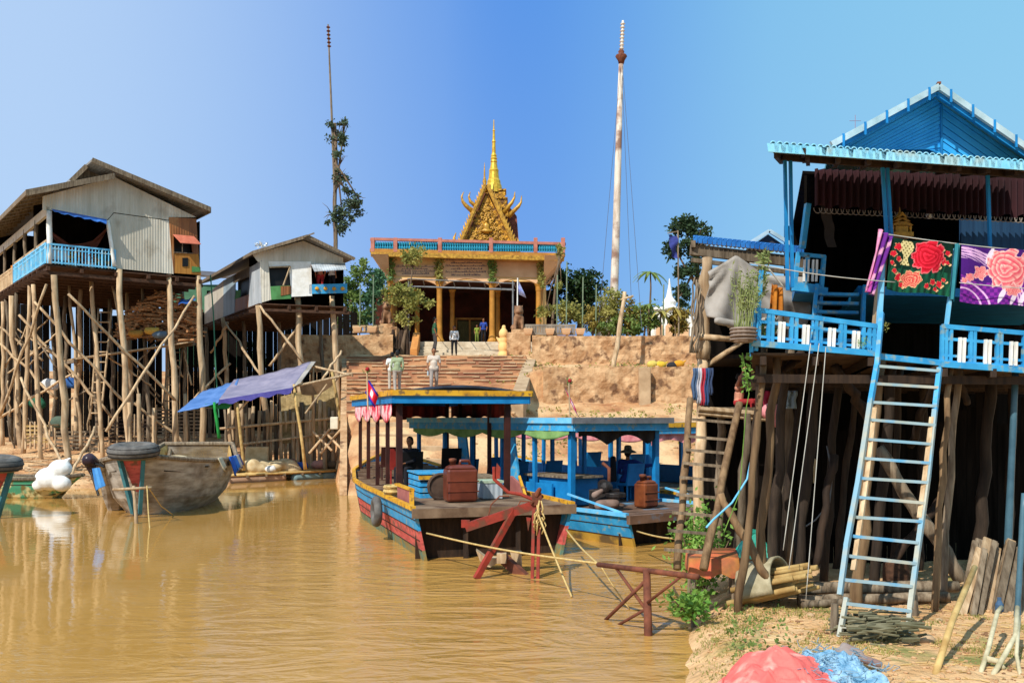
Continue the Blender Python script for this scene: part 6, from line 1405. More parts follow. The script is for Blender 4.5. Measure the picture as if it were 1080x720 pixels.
# swirl of fishing rope under the water edge
# ================================================================ HOUSE 3 (blue, right)
P1 = Plane((2.86, 11.0), (.985, .17)); n1 = V((P1.n.x, P1.n.y, 0)); d1 = V((P1.d.x, P1.d.y, 0)); bk1 = V((.25, .968, 0))
S0 = 0.0; S1 = 5.3
ZD = P1.zz(860, 372)                      # lower deck
def q1(s, back, z): return P1.at(s, z) + bk1*back
h3 = thing('stilt_house', 'bright blue stilt house with tiled eave, gable boards and ladder', 'house', (5.5, 14, .3))
P2 = P1.shift(1.9); ZU = P2.zz(850, 300)   # upper floor
# lower deck: bamboo slats with gaps
mb = MB(); rs = random.Random(3)
def deck_part(s0, s1, b0, b1, z):
    b = b0
    while b < b1: mb.slab([q1(s0,b,z-.03), q1(s1,b,z-.03), q1(s1,b+.055,z-.03), q1(s0,b+.055,z-.03)], (0,0,.025)); b += .068
sL, sA, sB = P1.s_of(792), P1.s_of(922), P1.s_of(991)
deck_part(sL, sA, .02, 5.6, ZD); deck_part(sA, sB, .9, 5.6, ZD); deck_part(sB, S1, .02, 5.6, ZD-.12)
build(mb, 'deck_slats', mat('dark_slats','#7c6048','#4c3828',k=.6,scale=5), h3)
mb = MB()
for s_ in [sL+.15, sL+.8, sL+1.5, sA-.05, sB+.05, sB+.7, S1-.1]: zj = ZD-(.10 if s_ < sB else .22); mb.beam(q1(s_,-.08,zj), q1(s_,5.6,zj), .07,.1)
for b in (.15, 1.6, 3.2, 4.8): mb.beam(q1(sL-.1,b,ZD-.30), q1(S1,b,ZD-.30), .09,.1)
build(mb, 'deck_joists', WOODD, h3)
mb = MB(); mb.beam(P1.p(791,362,.04), P1.p(922,373,.04), .06,.07); mb.beam(P1.p(989,384,.04), P1.p(1085,391,.04), .06,.07); mb.beam(q1(sA,0,ZD-.03), q1(sB,0,ZD-.10), .06,.07); build(mb, 'deck_edge', BLUE, h3)
# railings by measured pixels
def rail3(name, tops, bots, verts, whites, par, pl=P1, y_mid=None):
    (x0,y0),(x1,y1) = tops; (u0,w0),(u1,w1) = bots
    ty = lambda x: y0+(y1-y0)*(x-x0)/(x1-x0); by = lambda x: w0+(w1-w0)*(x-u0)/(u1-u0)
    mb = MB(); mb.beam(pl.p(x0,y0), pl.p(x1,y1), .045,.055); mb.beam(pl.p(u0,w0), pl.p(u1,w1), .045,.055); mb.beam(pl.p(x0,ty(x0)*.66+by(x0)*.34), pl.p(x1,ty(x1)*.66+by(x1)*.34), .03,.035); mb.beam(pl.p(x0,ty(x0)*.2+by(x0)*.8), pl.p(x1,ty(x1)*.2+by(x1)*.8), .03,.03)
    for x in verts: mb.beam(pl.p(x,ty(x)-1), pl.p(x-1,by(x)+1), .035,.04)
    r = build(mb, name, BLUE, par)
    for x in whites: mb = MB(); mb.beam(pl.p(x,ty(x)*.72+by(x)*.28,.03), pl.p(x-1,by(x)-1,.03), .035,.03); build(mb, 'white_picket', WHITE, r)
    return r
rail3('deck_railing', ((800,327),(924,336+8)), ((793,361),(922,372)), [795,801,811,815,835,840,861,866,887,891,911,917,922], [821.5,825.5,847,851,874,878.5,899.5,904], h3)
rail3('deck_railing', ((994,344),(1090,352)), ((990,382),(1090,388)), [994,998,1003,1024,1028,1052,1056,1080,1084], [1011,1015.5,1038,1042.5,1065,1070], h3)
# side railing of the deck on the left going back
mb = MB(); a = q1(sL,0,ZD); 
for h_ in (.42,.30,.06): mb.beam(a+V((0,0,h_)), q1(sL,1.5,ZD+h_), .035)
for i in range(6): q = q1(sL,i*.3,ZD); mb.beam(q, q+V((0,0,.42)), .03)
build(mb, 'side_railing', BLUE, h3)
mb = MB(); mb.beam(P1.p(797,370), P1.p(803,285), .04); build(mb, 'corner_post', BLUE, h3); mb = MB(); mb.beam(P1.p(925,385), P1.p(932,250), .05,.05); mb.beam(P1.p(998,345), P1.p(1008,262), .04); build(mb, 'corner_post', BLUEL, h3)
mb = MB(); mb.beam(P1.p(928,345,-.08), P1.p(936,262,-.08), .09,.07); build(mb, 'timber_post', WOOD, h3)
# upper storey: floor, stairs, walls
mb = MB(); mb.slab([P2.at(P2.s_of(905),ZU-.12), P2.at(S1+.75,ZU-.12), P2.at(S1+.75,ZU-.12)+bk1*4.4, P2.at(P2.s_of(905),ZU-.12)+bk1*4.4], (0,0,.12)); mb.slab([P2.at(P2.s_of(838),ZU-.12), P2.at(P2.s_of(868),ZU-.12), P2.at(P2.s_of(868),ZU-.12)+bk1*3.6, P2.at(P2.s_of(838),ZU-.12)+bk1*3.6], (0,0,.12)); build(mb, 'upper_floor', BLUED, h3)
# stairs between deck and upper floor
for i in range(7):
    f = (i+1)/8; z = ZD+(ZU-ZD)*f; b = 1.1+.9*f; mb = MB(); a, c = P1.s_of(861)+.12*f, P1.s_of(915)+.12*f; mb.slab([q1(a,b,z-.03), q1(c,b,z-.03), q1(c,b+.16,z-.03), q1(a,b+.16,z-.03)], (0,0,.04)); build(mb, 'stair_tread', BLUE, h3)
for px in (858, 917):
    mb = MB(); s_ = P1.s_of(px); mb.slab([q1(s_,1.0,ZD), q1(s_,1.25,ZD), q1(s_+.15,2.2,ZU), q1(s_+.15,1.95,ZU)], d1*.05); build(mb, 'stair_stringer', BLUE, h3)
# upper balcony at the left with its own railing
Pq = P2.shift(-.1); rr_ = MB()
for (x0,y0,x1,y1) in ((842,268,870,271),(842,284,868,287),(840,299,866,303),(842,266,838,303),(869,270,863,345),(852,268,849,302)): rr_.beam(Pq.p(x0,y0), Pq.p(x1,y1), .05)
ro = build(rr_, 'balcony_railing', BLUE, h3); mb = MB()
for x in (848,852,857,861): mb = MB(); mb.beam(Pq.p(x,274,.02), Pq.p(x-1,297,.02), .025); build(mb, 'white_picket', WHITE, ro)
mb = MB(); mb.beam(Pq.p(836,303), Pq.p(872,307), .06,.09); build(mb, 'balcony_beam', BLUE, h3); mb = MB(); mb.beam(Pq.p(846,262), Pq.p(852,215), .07); build(mb, 'balcony_post', BLUE, h3)
# eave posts (pairs)
for (x0,x1,y0,y1) in ((838,841,162,303),(844,846,163,300),(943,948,170,250),(948,953,170,250),(1056,1060,176,300)):
    mb = MB(); mb.beam(P1.p(x0,y0,-.25), P1.p(x1,y1,-.25), .035); build(mb, 'eave_post', BLUED, h3)
# walls: dark interior, blue board wall at right, fringe
def w3(pts, m, nm, pl=P2, off=0, th=.05):
    mb = MB(); mb.slab([pl.p(x, y, off) for x, y in pts], -V((pl.n.x,pl.n.y,0))*th); return build(mb, nm, m, h3)
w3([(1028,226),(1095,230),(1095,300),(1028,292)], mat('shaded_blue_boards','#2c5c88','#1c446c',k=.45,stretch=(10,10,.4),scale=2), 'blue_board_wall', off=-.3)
P3 = P2.shift(3.6)
def dark(pts): pass
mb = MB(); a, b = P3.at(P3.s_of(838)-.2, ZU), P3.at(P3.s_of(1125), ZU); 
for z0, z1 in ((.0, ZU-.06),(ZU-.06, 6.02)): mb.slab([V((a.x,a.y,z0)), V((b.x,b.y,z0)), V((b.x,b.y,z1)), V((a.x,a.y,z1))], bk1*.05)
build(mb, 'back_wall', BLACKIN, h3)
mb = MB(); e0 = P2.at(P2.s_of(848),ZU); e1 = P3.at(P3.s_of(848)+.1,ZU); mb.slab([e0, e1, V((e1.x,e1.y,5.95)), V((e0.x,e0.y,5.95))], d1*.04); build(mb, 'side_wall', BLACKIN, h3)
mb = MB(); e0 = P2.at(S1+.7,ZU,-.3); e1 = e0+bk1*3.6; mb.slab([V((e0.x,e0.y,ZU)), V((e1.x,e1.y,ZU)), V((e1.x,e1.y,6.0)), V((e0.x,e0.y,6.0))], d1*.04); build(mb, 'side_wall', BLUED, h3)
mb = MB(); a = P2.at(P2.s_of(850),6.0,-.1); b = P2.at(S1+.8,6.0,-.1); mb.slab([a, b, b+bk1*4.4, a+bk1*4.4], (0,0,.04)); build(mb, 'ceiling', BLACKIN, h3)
# pleated maroon valance with scalloped lace
mb = MB(); a, b = P2.p(850,183,.25), P2.p(1100,192,.25); c, d = P2.p(1100,234,.25), P2.p(850,222,.25)
def pf(u, v): s_ = .035*math.sin(u*230); return (P2.n.x*s_, P2.n.y*s_, (.03*math.sin(u*90) if v > .99 else 0))
mb.sheet(a, b, c, d, 420, 4, pf); build(mb, 'pleated_valance', mat('shaded_maroon_valance','#4c2028','#301418',k=.5,scale=1), h3)  # maroon darkened so the colour carries the shade of the eave
mb = MB()
for i in range(46):
    q = d.lerp(c, (i+.5)/46)+n1*.01; ring = [q + d1*math.cos(t_)*.06 + V((0,0,-.02-abs(math.sin(t_))*.07)) for t_ in [k*math.pi/6 for k in range(7)]]; mb.tube(ring, .008, 4)
build(mb, 'lace_edge', mat('dull_lace','#a89c90','#6c6058'), h3)
mb = MB(); a, b = P2.p(851,222,.2), P2.p(866,222,.2); mb.sheet(P2.p(856,215,.22), P2.p(868,217,.22), P2.p(878,262,.1), P2.p(868,262,.1), 6, 10, lambda u,v:(.012*math.sin(v*14),0,0)); build(mb, 'tied_curtain', mat('charcoal_curtain','#3c3430'), h3)
# eave: light-blue curved tiles in front, tile slope behind
TILE = mat('light_blue_tiles', '#a0dcf0', '#78c8e8', scale=6, k=.85, rough=.4, bump=.02, c3='#a8c8cc', s3=3)
Pe = P1.shift(-.45)
ea, eb = Pe.p(812,153), Pe.p(1100,172.5+1.5); n_t = 42
mb = MB(); 
slope = (P2.p(880,150,-.3) - Pe.p(880,160)); ub = bk1*2.1 + d1*.12 + V((0,0,.45))
nu = n_t*8; vs = []; fs = []
for j in range(14):
    f = j/13; step = .03*((f*7) % 1)
    for i in range(nu+1):
        u = i/nu; w_ = .032*abs(math.sin(math.pi*u*n_t))**.6
        vs.append(ea.lerp(eb, u) + ub*f + V((0,0,w_+.02-step)))
for j in range(13):
    for i in range(nu): k = j*(nu+1)+i; fs.append((k,k+1,k+nu+2,k+nu+1))
mb.add(vs, fs); build(mb, 'eave_tiles', TILE, h3, smooth=True, solid=.012)
mb = MB()
for i in range(n_t):      # front faces of the tiles
    q = ea.lerp(eb, (i+.5)/n_t); mb.slab([q-d1*.075+V((0,0,.02)), q+d1*.075+V((0,0,.02)), q+d1*.06-V((0,0,.075)), q-d1*.06-V((0,0,.075))], bk1*.02)
build(mb, 'tile_ends', TILE, h3, smooth=False)
mb = MB(); mb.sheet(ea+V((0,0,-.03)), eb+V((0,0,-.03)), eb+ub+V((0,0,-.03)), ea+ub+V((0,0,-.03)), 80, 12, lambda u,v:(0,0,.02*((v*12)%1)-.02*abs(math.sin(u*130)))); build(mb, 'tile_underside', mat('brown_tile_underside','#8c7060','#5c463c',k=.6,scale=3), h3)
mb = MB()
for i in range(9): q = ea.lerp(eb, (i+.2)/9)-V((0,0,.08)); mb.beam(q+bk1*.1, q+ub, .05,.06)
mb.beam(P1.p(835,160,-.25), P1.p(1100,180,-.25), .05,.07); mb.beam(ea-V((0,0,.05))+d1*.4, ea+ub-V((0,0,.05))+d1*.4, .05,.07); build(mb, 'eave_rafters', WOODD, h3)
# gable
Pg = P2.shift(.25)
gm = mat('blue_gable_boards', '#3cacec', '#2898dc', k=.85, scale=2, rough=.5)
mb = MB(); apx, apy = 992, 97
for i in range(17):      # chevron boards laid parallel to the roof slopes
    f0, f1 = i/17, (i+.90)/17
    for (xe, ye) in ((884,158),(1092,168)):
        a0, a1 = Pg.p(992, apy+72*f0), Pg.p(992, apy+72*f1); e_ = Pg.p(xe, ye)
        b0_, b1_ = Pg.p(992+(xe-992)*(1-f0), apy+(ye-apy)*1.0+0), None
        e0_ = V((Pg.p(992+(xe-992)*(1-f0*.0), 160).x, 0, 0))
        pa = Pg.p(992+(xe-992)*(1-f0), ye); pb = Pg.p(992+(xe-992)*(1-f1), ye)
        mb.slab([V(v_)+n1*(.012*(i%2)) for v_ in (a0, pa, pb, a1)], bk1*.03)
build(mb, 'gable_boards', gm, h3)
mb = MB(); mb.slab([Pg.p(992,apy,-.045), Pg.p(884,162,-.045), Pg.p(1092,172,-.045)], bk1*.03); mb.beam(Pg.p(992,apy,.02), Pg.p(992,168,.02), .03,.02); build(mb, 'gable_backing', BLUED, h3)
gl, gr, ga = Pg.shift(-.40).p(877,154), Pg.shift(-.40).p(1104,172), Pg.shift(-.40).p(990,93); rb2 = bk1*5.5
ZINC = mat('zinc_barge', '#c8dce0', '#a0b8bc', k=.75, rough=.4)
mb = MB(); mb.slab([gl, ga, ga+rb2, gl+rb2], (0,0,.06)); mb.slab([ga, gr, gr+rb2, ga+rb2], (0,0,.06)); build(mb, 'gable_roof', mat('blue_green_roof','#6cb4c0','#4c98a8',k=.7), h3)
mb = MB(); mb.beam(gl+V((0,0,.02)), ga+V((0,0,.02)), .05,.085); mb.beam(ga+V((0,0,.02)), gr+V((0,0,.02)), .05,.085); build(mb, 'barge_board', ZINC, h3)
mb = MB(); mb.beam(gl-V((0,0,.05))-n1*.06, ga-V((0,0,.05))-n1*.06, .05,.08); mb.beam(ga-V((0,0,.05))-n1*.06, gr-V((0,0,.05))-n1*.06, .05,.08)
for (a, b) in ((gl,ga),(ga,gr)):
    for i in range(5): q = a.lerp(b, (i+.5)/5); mb.beam(q+V((0,0,.08))+n1*.03, q-V((0,0,.10))+n1*.03, .03,.02)
build(mb, 'barge_clips', BLUED, h3); mb = MB(); mb.beam(ga+V((0,-.02,.07)), ga+bk1*.3+V((0,0,.07)), .05,.03); build(mb, 'ridge_cap', RUST, h3)
mb = MB(); q = Pg.shift(2.6).p(902,152); mb.tube([q-V((0,0,.4)), q+V((0,0,.5))], .006, 5); mb.tube([q+V((-.1,0,.40)), q+V((.1,0,.40))], .005, 4); build(mb, 'roof_aerial', mat('pinkish_aerial','#b09cb4'), h3)
# stilts under the deck
def st3(x0,y0,Y0,x1,y1,Y1,r,m=WOODG,name='stilt',ground=True,wob=.03,par=None):
    a, b = P(x0,y0,Y0), P(x1,y1,Y1)
    if ground: b.z = HH(b.x,b.y)-.15
    mb = MB(); mb.pole(b, a, r*1.1, r*.9, wob, 9, 9); return build(mb, name, m, par or h3, smooth=True)
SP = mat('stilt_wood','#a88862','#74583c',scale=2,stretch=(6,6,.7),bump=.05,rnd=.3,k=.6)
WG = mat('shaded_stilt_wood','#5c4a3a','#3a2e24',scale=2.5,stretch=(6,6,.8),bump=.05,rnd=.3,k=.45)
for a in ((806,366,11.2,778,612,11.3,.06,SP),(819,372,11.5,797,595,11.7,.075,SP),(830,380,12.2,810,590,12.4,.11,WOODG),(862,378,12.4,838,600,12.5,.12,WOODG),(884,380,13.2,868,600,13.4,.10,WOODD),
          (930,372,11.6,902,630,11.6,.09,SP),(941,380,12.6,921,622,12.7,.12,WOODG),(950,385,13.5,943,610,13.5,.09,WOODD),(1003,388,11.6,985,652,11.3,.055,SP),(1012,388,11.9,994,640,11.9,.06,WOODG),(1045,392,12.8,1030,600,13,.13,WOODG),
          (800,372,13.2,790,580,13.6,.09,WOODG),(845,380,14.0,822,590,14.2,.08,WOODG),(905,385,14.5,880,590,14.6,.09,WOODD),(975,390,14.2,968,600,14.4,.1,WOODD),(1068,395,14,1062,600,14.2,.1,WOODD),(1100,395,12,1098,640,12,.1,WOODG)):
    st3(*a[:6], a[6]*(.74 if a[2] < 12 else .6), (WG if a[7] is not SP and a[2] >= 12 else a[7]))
for a in ((822,395,11.8,846,372,12.2,.05,WOODD),(926,472,12.2,1014,612,12.1,.085,WOODG),(880,385,11.9,916,440,12.2,.06,WOODD),(760,520,11.6,810,610,11.4,.05,SP),(1010,385,11.9,1020,425,12.2,.04,WOODD),(935,600,12.8,1000,520,13,.06,WOODD),(860,600,12.2,880,480,12.4,.05,WOODD),(990,390,12,960,470,13,.05,WOODD)):
    st3(*a[:7], a[7], name='brace', ground=False)
for a in ((1071,392,11.95,1060,600,11.9,.045),(1080,520,11.2,1072,650,11.0,.035)):
    st3(*a, mat('grey_blue_pipe','#5c8494','#44687a',k=.55,rough=.4), name='drain_pipe', wob=.0)
# under-floor screen coloured as deep shade, with pale slips before it
for i in range(22):
    pass
mb = MB(); b0 = 3.9; s_ = sL-.1
while s_ < S1: w_ = U(.14,.26); z1 = U(2.3,3.2); mb.slab([q1(s_,b0+U(0,.05),.1), q1(s_+w_*.94,b0,.1), q1(s_+w_*.94,b0,z1), q1(s_,b0,z1)], bk1*.02); s_ += w_
tag(build(mb, 'plank_screen', BLACKIN), 'shade-black plank screen across the back under the blue house', 'screen')
for i in range(7): 
    q = q1(.75+i*.15, 3.6, U(1.2,2.3)); mb = MB(); mb.slab([q, q+d1*.04, q+d1*.06+V((0,0,.35)), q+d1*.01+V((0,0,.4))], bk1*.01)
    if i in (1,3,5): build(mb, 'daylight_slip', SACK, h3)  # solid pale slips standing in for daylight between the boards
# ropes/cables
for (x0,y0,x1,y1,Y,r,lb) in ((864,362,832,600,10.9,.005,'thin white cord hanging from the deck, left of the pair'),(855,362,826,580,10.95,.005,'thin white cord hanging slantwise near the big stilt'),(871,366,850,632,10.8,.005,'thin white cord hanging from the deck, right of the pair')):
    rope(lb, P(x0,y0,Y), P(x1,y1,Y-.3), 0, r, mat('white_cord','#dcd8cc','#b8b4a8'))
mb = MB(); pts = [P(*a) for a in ((795,470,11.4),(788,505,11.3),(772,530,11.1),(752,548,10.9),(745,556,10.8))]; mb.tube(pts, .012, 6); tag(build(mb, 'plastic_hose', BLUEL, smooth=True), 'pale hose curving down before the leaning stilt', 'hose')
mb = MB(); pts = [P(*a) for a in ((872,470,12.9),(878,500,12.9),(875,530,12.9),(860,548,12.9),(848,556,12.9))]; mb.tube(pts, .01, 6); tag(build(mb, 'plastic_hose', MC['grey_steel'], smooth=True), 'dark thin hose looping in the shade below the deck', 'hose')
# gold spirit house on the upper floor
t = thing('spirit_house', 'small gilded spirit house on the upper floor above the red flowered blanket', 'shrine', P2.p(948,254,.5)); o = P2.shift(-.4).p(949,251); mb = MB()
mb.box(o+V((0,0,.03)), (.28,.24,.06)); mb.box(o+V((0,0,.1)), (.17,.15,.1)); build(mb, 'base', GOLD, t); mb = MB()
for i, (w_, z) in enumerate(((.15,.16),(.11,.21),(.07,.26))): mb.slab([o+V((-w_,-.09,z)), o+V((w_,-.09,z)), o+V((0,-.09,z+.08))], (0,.18,0))
mb.lathe(o+V((0,0,.32)), [(.025,0),(.013,.04),(.004,.10)], 8); build(mb, 'tiered_roof', GOLD, t); mb = MB()
for x in (-.12,.12): mb = MB(); mb.lathe(o+V((x,-.06,.05)), [(.02,0),(.013,.05),(.022,.08),(.004,.14)], 8); build(mb, 'corner_finial', GOLD, t)
mb = MB(); q = P2.p(971,230,.2); mb.ball(q, (.045,.045,.055)); mb.tube([q, q+V((0,0,.3))], .006, 4); tag(build(mb, 'light_bulb', WHITE), 'pale bulb hanging in the dark doorway of the blue house', 'lamp')
# ---- blankets with painted flowers
def petal_rose(u, v, cu, cv, r, c1, c2, c3, k=5, asp=1):
    x, y = (u-cu)*asp, v-cv; x += r*.28*noise.noise(V((u/r*1.4, v/r*1.4, cu*9))); y += r*.28*noise.noise(V((u/r*1.4, v/r*1.4, 5+cu*9))); d = math.hypot(x, y)/r; th = math.atan2(y, x)
    edge = 1+.12*math.sin(th*k+1)+.05*math.sin(th*k*2.3)
    if d > edge: return None
    rg = d*4.2 + .22*math.sin(th*3+cu*20); ring = int(rg); fr = rg-ring; kk = 3+ring
    pt = abs(math.sin(th*kk/2 + ring*1.9)); fr2 = fr + .35*(1-pt); t_ = max(0, min(1, fr2*fr2*1.0))
    if pt < .14: t_ *= .3
    c = [a*(1-t_)+b*t_ for a, b in zip(c1, c2)]
    if d > edge-.09: c = [a*.5+b*.5 for a, b in zip(c, c3)]
    return c
def mixc(a, b, t): return [x*(1-t)+y*t for x, y in zip(a, b)]
def blanket(lab, A_, B_, C_, D_, fn, asp, name='blanket', nu=170, nv=120, fold=.02):
    mb = MB(); A_, B_, C_, D_ = map(V, (A_, B_, C_, D_))
    mb.sheet(A_, B_, C_, D_, nu, nv, lambda u,v:(P1.n.x*fold*math.sin(u*11+v*2), P1.n.y*fold*math.sin(u*11+v*2), -.012*math.sin(u*6.3)))
    cs = [fn(i/nu, j/nv) for j in range(nv+1) for i in range(nu+1)]
    return tag(build(mb, name, painted('blanket_paint'), colors=cs, smooth=True), lab, 'blanket')
RED1, RED2, PK = hx('#b0081c',.8), hx('#f02c44',.8), hx('#ffb0b0',.8); CRM = hx('#f0e0a0',.75); GR = hx('#0c3024',.7); GRB = hx('#1c6c4c',.7)
rf = random.Random(4)
small1 = [(.12,.16,.07),(.06,.30,.06),(.15,.38,.05),(.80,.12,.05),(.92,.18,.05),(.86,.34,.07),(.78,.45,.05),(.18,.72,.07),(.10,.62,.05),(.72,.78,.06),(.84,.80,.06),(.62,.86,.05),(.90,.70,.04),(.93,.36,.04),(.24,.86,.05),(.78,.90,.04),(.05,.48,.04)]
def f1(u, v):
    asp = 1.25
    c = list(GR)[:3]
    if v > .55: c = mixc(c, GRB, .35+.35*math.sin(u*60)*math.sin(v*8))
    if abs(math.sin(u*19+v*4)) < .12 and v > .3: c = mixc(c, GRB, .6)
    # vase
    vx = (u-.27)*asp
    if .02 < v < .48:
        w_ = .10+.05*math.sin((v-.02)*14)
        if abs(vx) < w_: c = mixc(CRM, hx('#6c5c30'), 1 if (math.sin(u*95)*math.sin(v*70) > .45) else 0)
    for (a, b, r) in small1:
        q = petal_rose(u, v, a, b, r, RED1, RED2, CRM, 5, asp)
        if q: c = q
        elif math.hypot((u-a-.04)*asp, v-b-.03) < r*.8 and math.sin(u*80+v*60) > .3: c = mixc(CRM, RED2, .3)
    q = petal_rose(u, v, .38, .74, .17, hx('#c0202c',.8), hx('#f0a080',.8), CRM, 6, asp); c = q or c
    q = petal_rose(u, v, .62, .30, .29, RED1, RED2, hx('#ff8c90',.8), 8, asp); c = q or c
    return c[:3]
PU1, PU2, LIL = hx('#4c1c78',.75), hx('#8c2ca0',.75), hx('#e0b0dc',.8); CO1, CO2 = hx('#e04c60',.85), hx('#ffb4a8',.85)
def f2(u, v):
    asp = 1.2; c = list(PU1)
    if v > .52+.1*math.sin(u*5): c = mixc(PU1, PU2, 1 if math.sin(u*70)*math.sin(v*52) > 0 else .25)
    d = math.hypot((u-.05)*asp, v-1.05)
    for r in (.42,.30,.95,1.0,.90):
        if abs(d-r) < .014: c = list(LIL)
    if .82 < d < 1.02 and u < .55 and math.sin(d*160+u*40) > -.1: c = mixc(c, LIL, .75)
    for (a, b) in ((.55,.82),(.72,.86),(.40,.12),(.85,.85)):
        x, y = (u-a)*asp, v-b
        if abs(x+.4*y) < .045*math.cos(min(1.5, abs(y)*9)) and abs(y) < .16: c = mixc(LIL, hx('#e8f0e0'), .5)
    for (a, b, r, k) in ((.12,.55,.07,5),(.05,.62,.05,5),(.28,.44,.13,5),(.92,.12,.12,6),(.70,.72,.14,6),(.98,.55,.10,5)):
        q = petal_rose(u, v, a, b, r, CO1, CO2, hx('#ffd8d0',.85), k, asp); c = q or c
    q = petal_rose(u, v, .62, .36, .32, CO1, CO2, hx('#ffd0c8',.85), 9, asp); c = q or c
    return c[:3]
Pc = P1.shift(-.05)
blanket('dark green blanket printed with red roses and a cream vase hanging on the line', Pc.p(939,250), Pc.p(1007,258), Pc.p(1001,313), Pc.p(934,305), f1, 1.25)
blanket('purple blanket printed with a large coral peony, rightmost on the line', Pc.p(1014,258), Pc.p(1092,266), Pc.p(1092,324), Pc.p(1011,318), f2, 1.2)
def f3(u, v):
    c = hx('#6c2c8c',.75); e = min(u, 1-u)
    if u < .22: c = hx('#e890b8',.8)
    elif u < .34: c = hx('#c050a0',.75)
    if math.sin(v*16+u*6) > .75: c = mixc(c, hx('#f0b0c8',.8), .7)
    return c[:3]
mb = MB(); mb.sheet(Pc.p(927,242), Pc.p(940,250), Pc.p(921,312), Pc.p(913,307), 24, 50, lambda u,v:(P1.n.x*.04*math.sin(u*14+v*3), P1.n.y*.04*math.sin(u*14+v*3), 0)); cs = [f3(i/24, j/50) for j in range(51) for i in range(25)]
tag(build(mb, 'towel', painted('blanket_paint'), colors=cs, smooth=True, solid=.01), 'narrow purple and pink towel hanging left of the flowered blankets', 'towel')
mb = MB(); mb.sheet(Pc.p(1007,256), Pc.p(1013,258), Pc.p(1007,318), Pc.p(1002,314), 6, 30, lambda u,v:(0,.03*math.sin(u*9),0)); tag(build(mb, 'towel', mat('teal_towel','#3c9cac','#2c7c8c'), smooth=True), 'thin teal cloth squeezed between the two flowered blankets', 'towel')
rope('white clothesline crossing in front of the deck on the left', P1.p(786,279,.12), P1.p(938,299,.12), .03, .006, MC['white_cord']); rope('clothesline running across the right blanket', P1.p(1003,300,.16), P1.p(1095,307,.16), .01, .006, MC['white_cord']); rope('upper line from which the blankets hang', P1.p(925,246,.02), P1.p(1095,266,.02), .02, .008, MC['white_cord']); rope('cord slanting down to the orange cloth', P1.p(807,285,.1), P1.p(824,303,.05), 0, .01, MC['white_cord'])
mb = MB(); mb.sheet(P1.p(818,298,-.1), P1.p(831,304,-.1), P1.p(832,334,-.1), P1.p(815,330,-.1), 12, 10, lambda u,v:(0,.05*math.sin(u*15),.03*math.sin(u*11)*v)); tag(build(mb, 'orange_cloth', ORNC, smooth=True, solid=.01), 'orange brown cloth draped behind the left deck railing', 'cloth')
# plants on the deck
t = thing('potted_plant', 'tall feathery grass in a woven basket at the deck left corner', 'plant', P(785,362,10.9)); o = P(784,361,10.9); mb = MB(); mb.lathe(o, [(.11,0),(.14,.06),(.15,.15),(.14,.17),(.11,.17)], 14)
for z in (.03,.07,.11,.15): mb.tube([o+V((math.cos(a)*.15, math.sin(a)*.15, z)) for a in [i*math.pi/8 for i in range(17)]], .012, 4, cap=False)
build(mb, 'basket', mat('woven_basket','#a89484','#7c6858'), t); mb = MB()
for k in range(70):
    x, y = U(-.09,.09), U(-.08,.08); h_ = U(.35,.75); l = U(-.12,.28); p0 = o+V((x,y,.15)); pts = [p0, p0+V((l*.3,0,h_*.5)), p0+V((l*.9,U(-.05,.05),h_))]; mb.tube(pts, [.004,.003,.002], 3, cap=False)
    for f in range(7): mb.leaf(pts[1].lerp(pts[2], f/6), .055, asp=.3)
build(mb, 'foliage', mat('pale_grass','#a8b070','#7c8c4c',k=.75,trans=.3), t)
t = thing('tall_stem_plant', 'tall upright plant with a bushy pale green tip above the railing corner', 'plant', P(798,362,11.1)); mb = MB(); mb.pole(P(797,361,11.1), P(804,285,11.1), .015,.01,.01,6,5); build(mb, 'stem', LEAFM, t); mb = MB()
for k in range(260): f = R(); q = P(797+7*f, 361-93*f-3, 11.1); w_ = .03+.05*f; 
for k in range(320):
    f = U(.5,1); q = P(797+9*f, 361-96*f, 11.1)+V((U(-.05,.05),U(-.05,.05),0)); mb.leaf(q, .07, asp=.35)
build(mb, 'leaves', MC['pale_grass'], t)
for (px,py,sz,n_,m,lb) in ((813,345,.10,140,LEAFM,'leafy plant half hidden behind the left railing'),(907,362,.05,40,LEAFB,'tiny green sprig at the right end of the left deck railing'),(930,345,.045,60,LEAFO,'small sprig tied to the ladder head post'),(1090,300,.05,10,LEAFO,'sprig at the far right')):
    if px == 1090: continue
    mb = MB(); q = P1.p(px,py,-.15 if px < 900 else .05)
    for k in range(n_): mb.leaf(q+V((U(-1,1),U(-1,1),U(-1.2,1.2)))*sz, sz*.6)
    tag(build(mb, 'small_plant', m), lb, 'plant')
mb = MB()
for k in range(60): q = P(788+U(-4,4), 374+k*.65, 11.0); mb.leaf(q, .06)
mb.tube([P(783,372,11), P(790,415,11), P(787,430,11), P(780,520,11.1), P(764,560,11.1)], .006, 5); tag(build(mb, 'climbing_vine', LEAFB), 'green vine trailing below the basket of grass', 'vine')
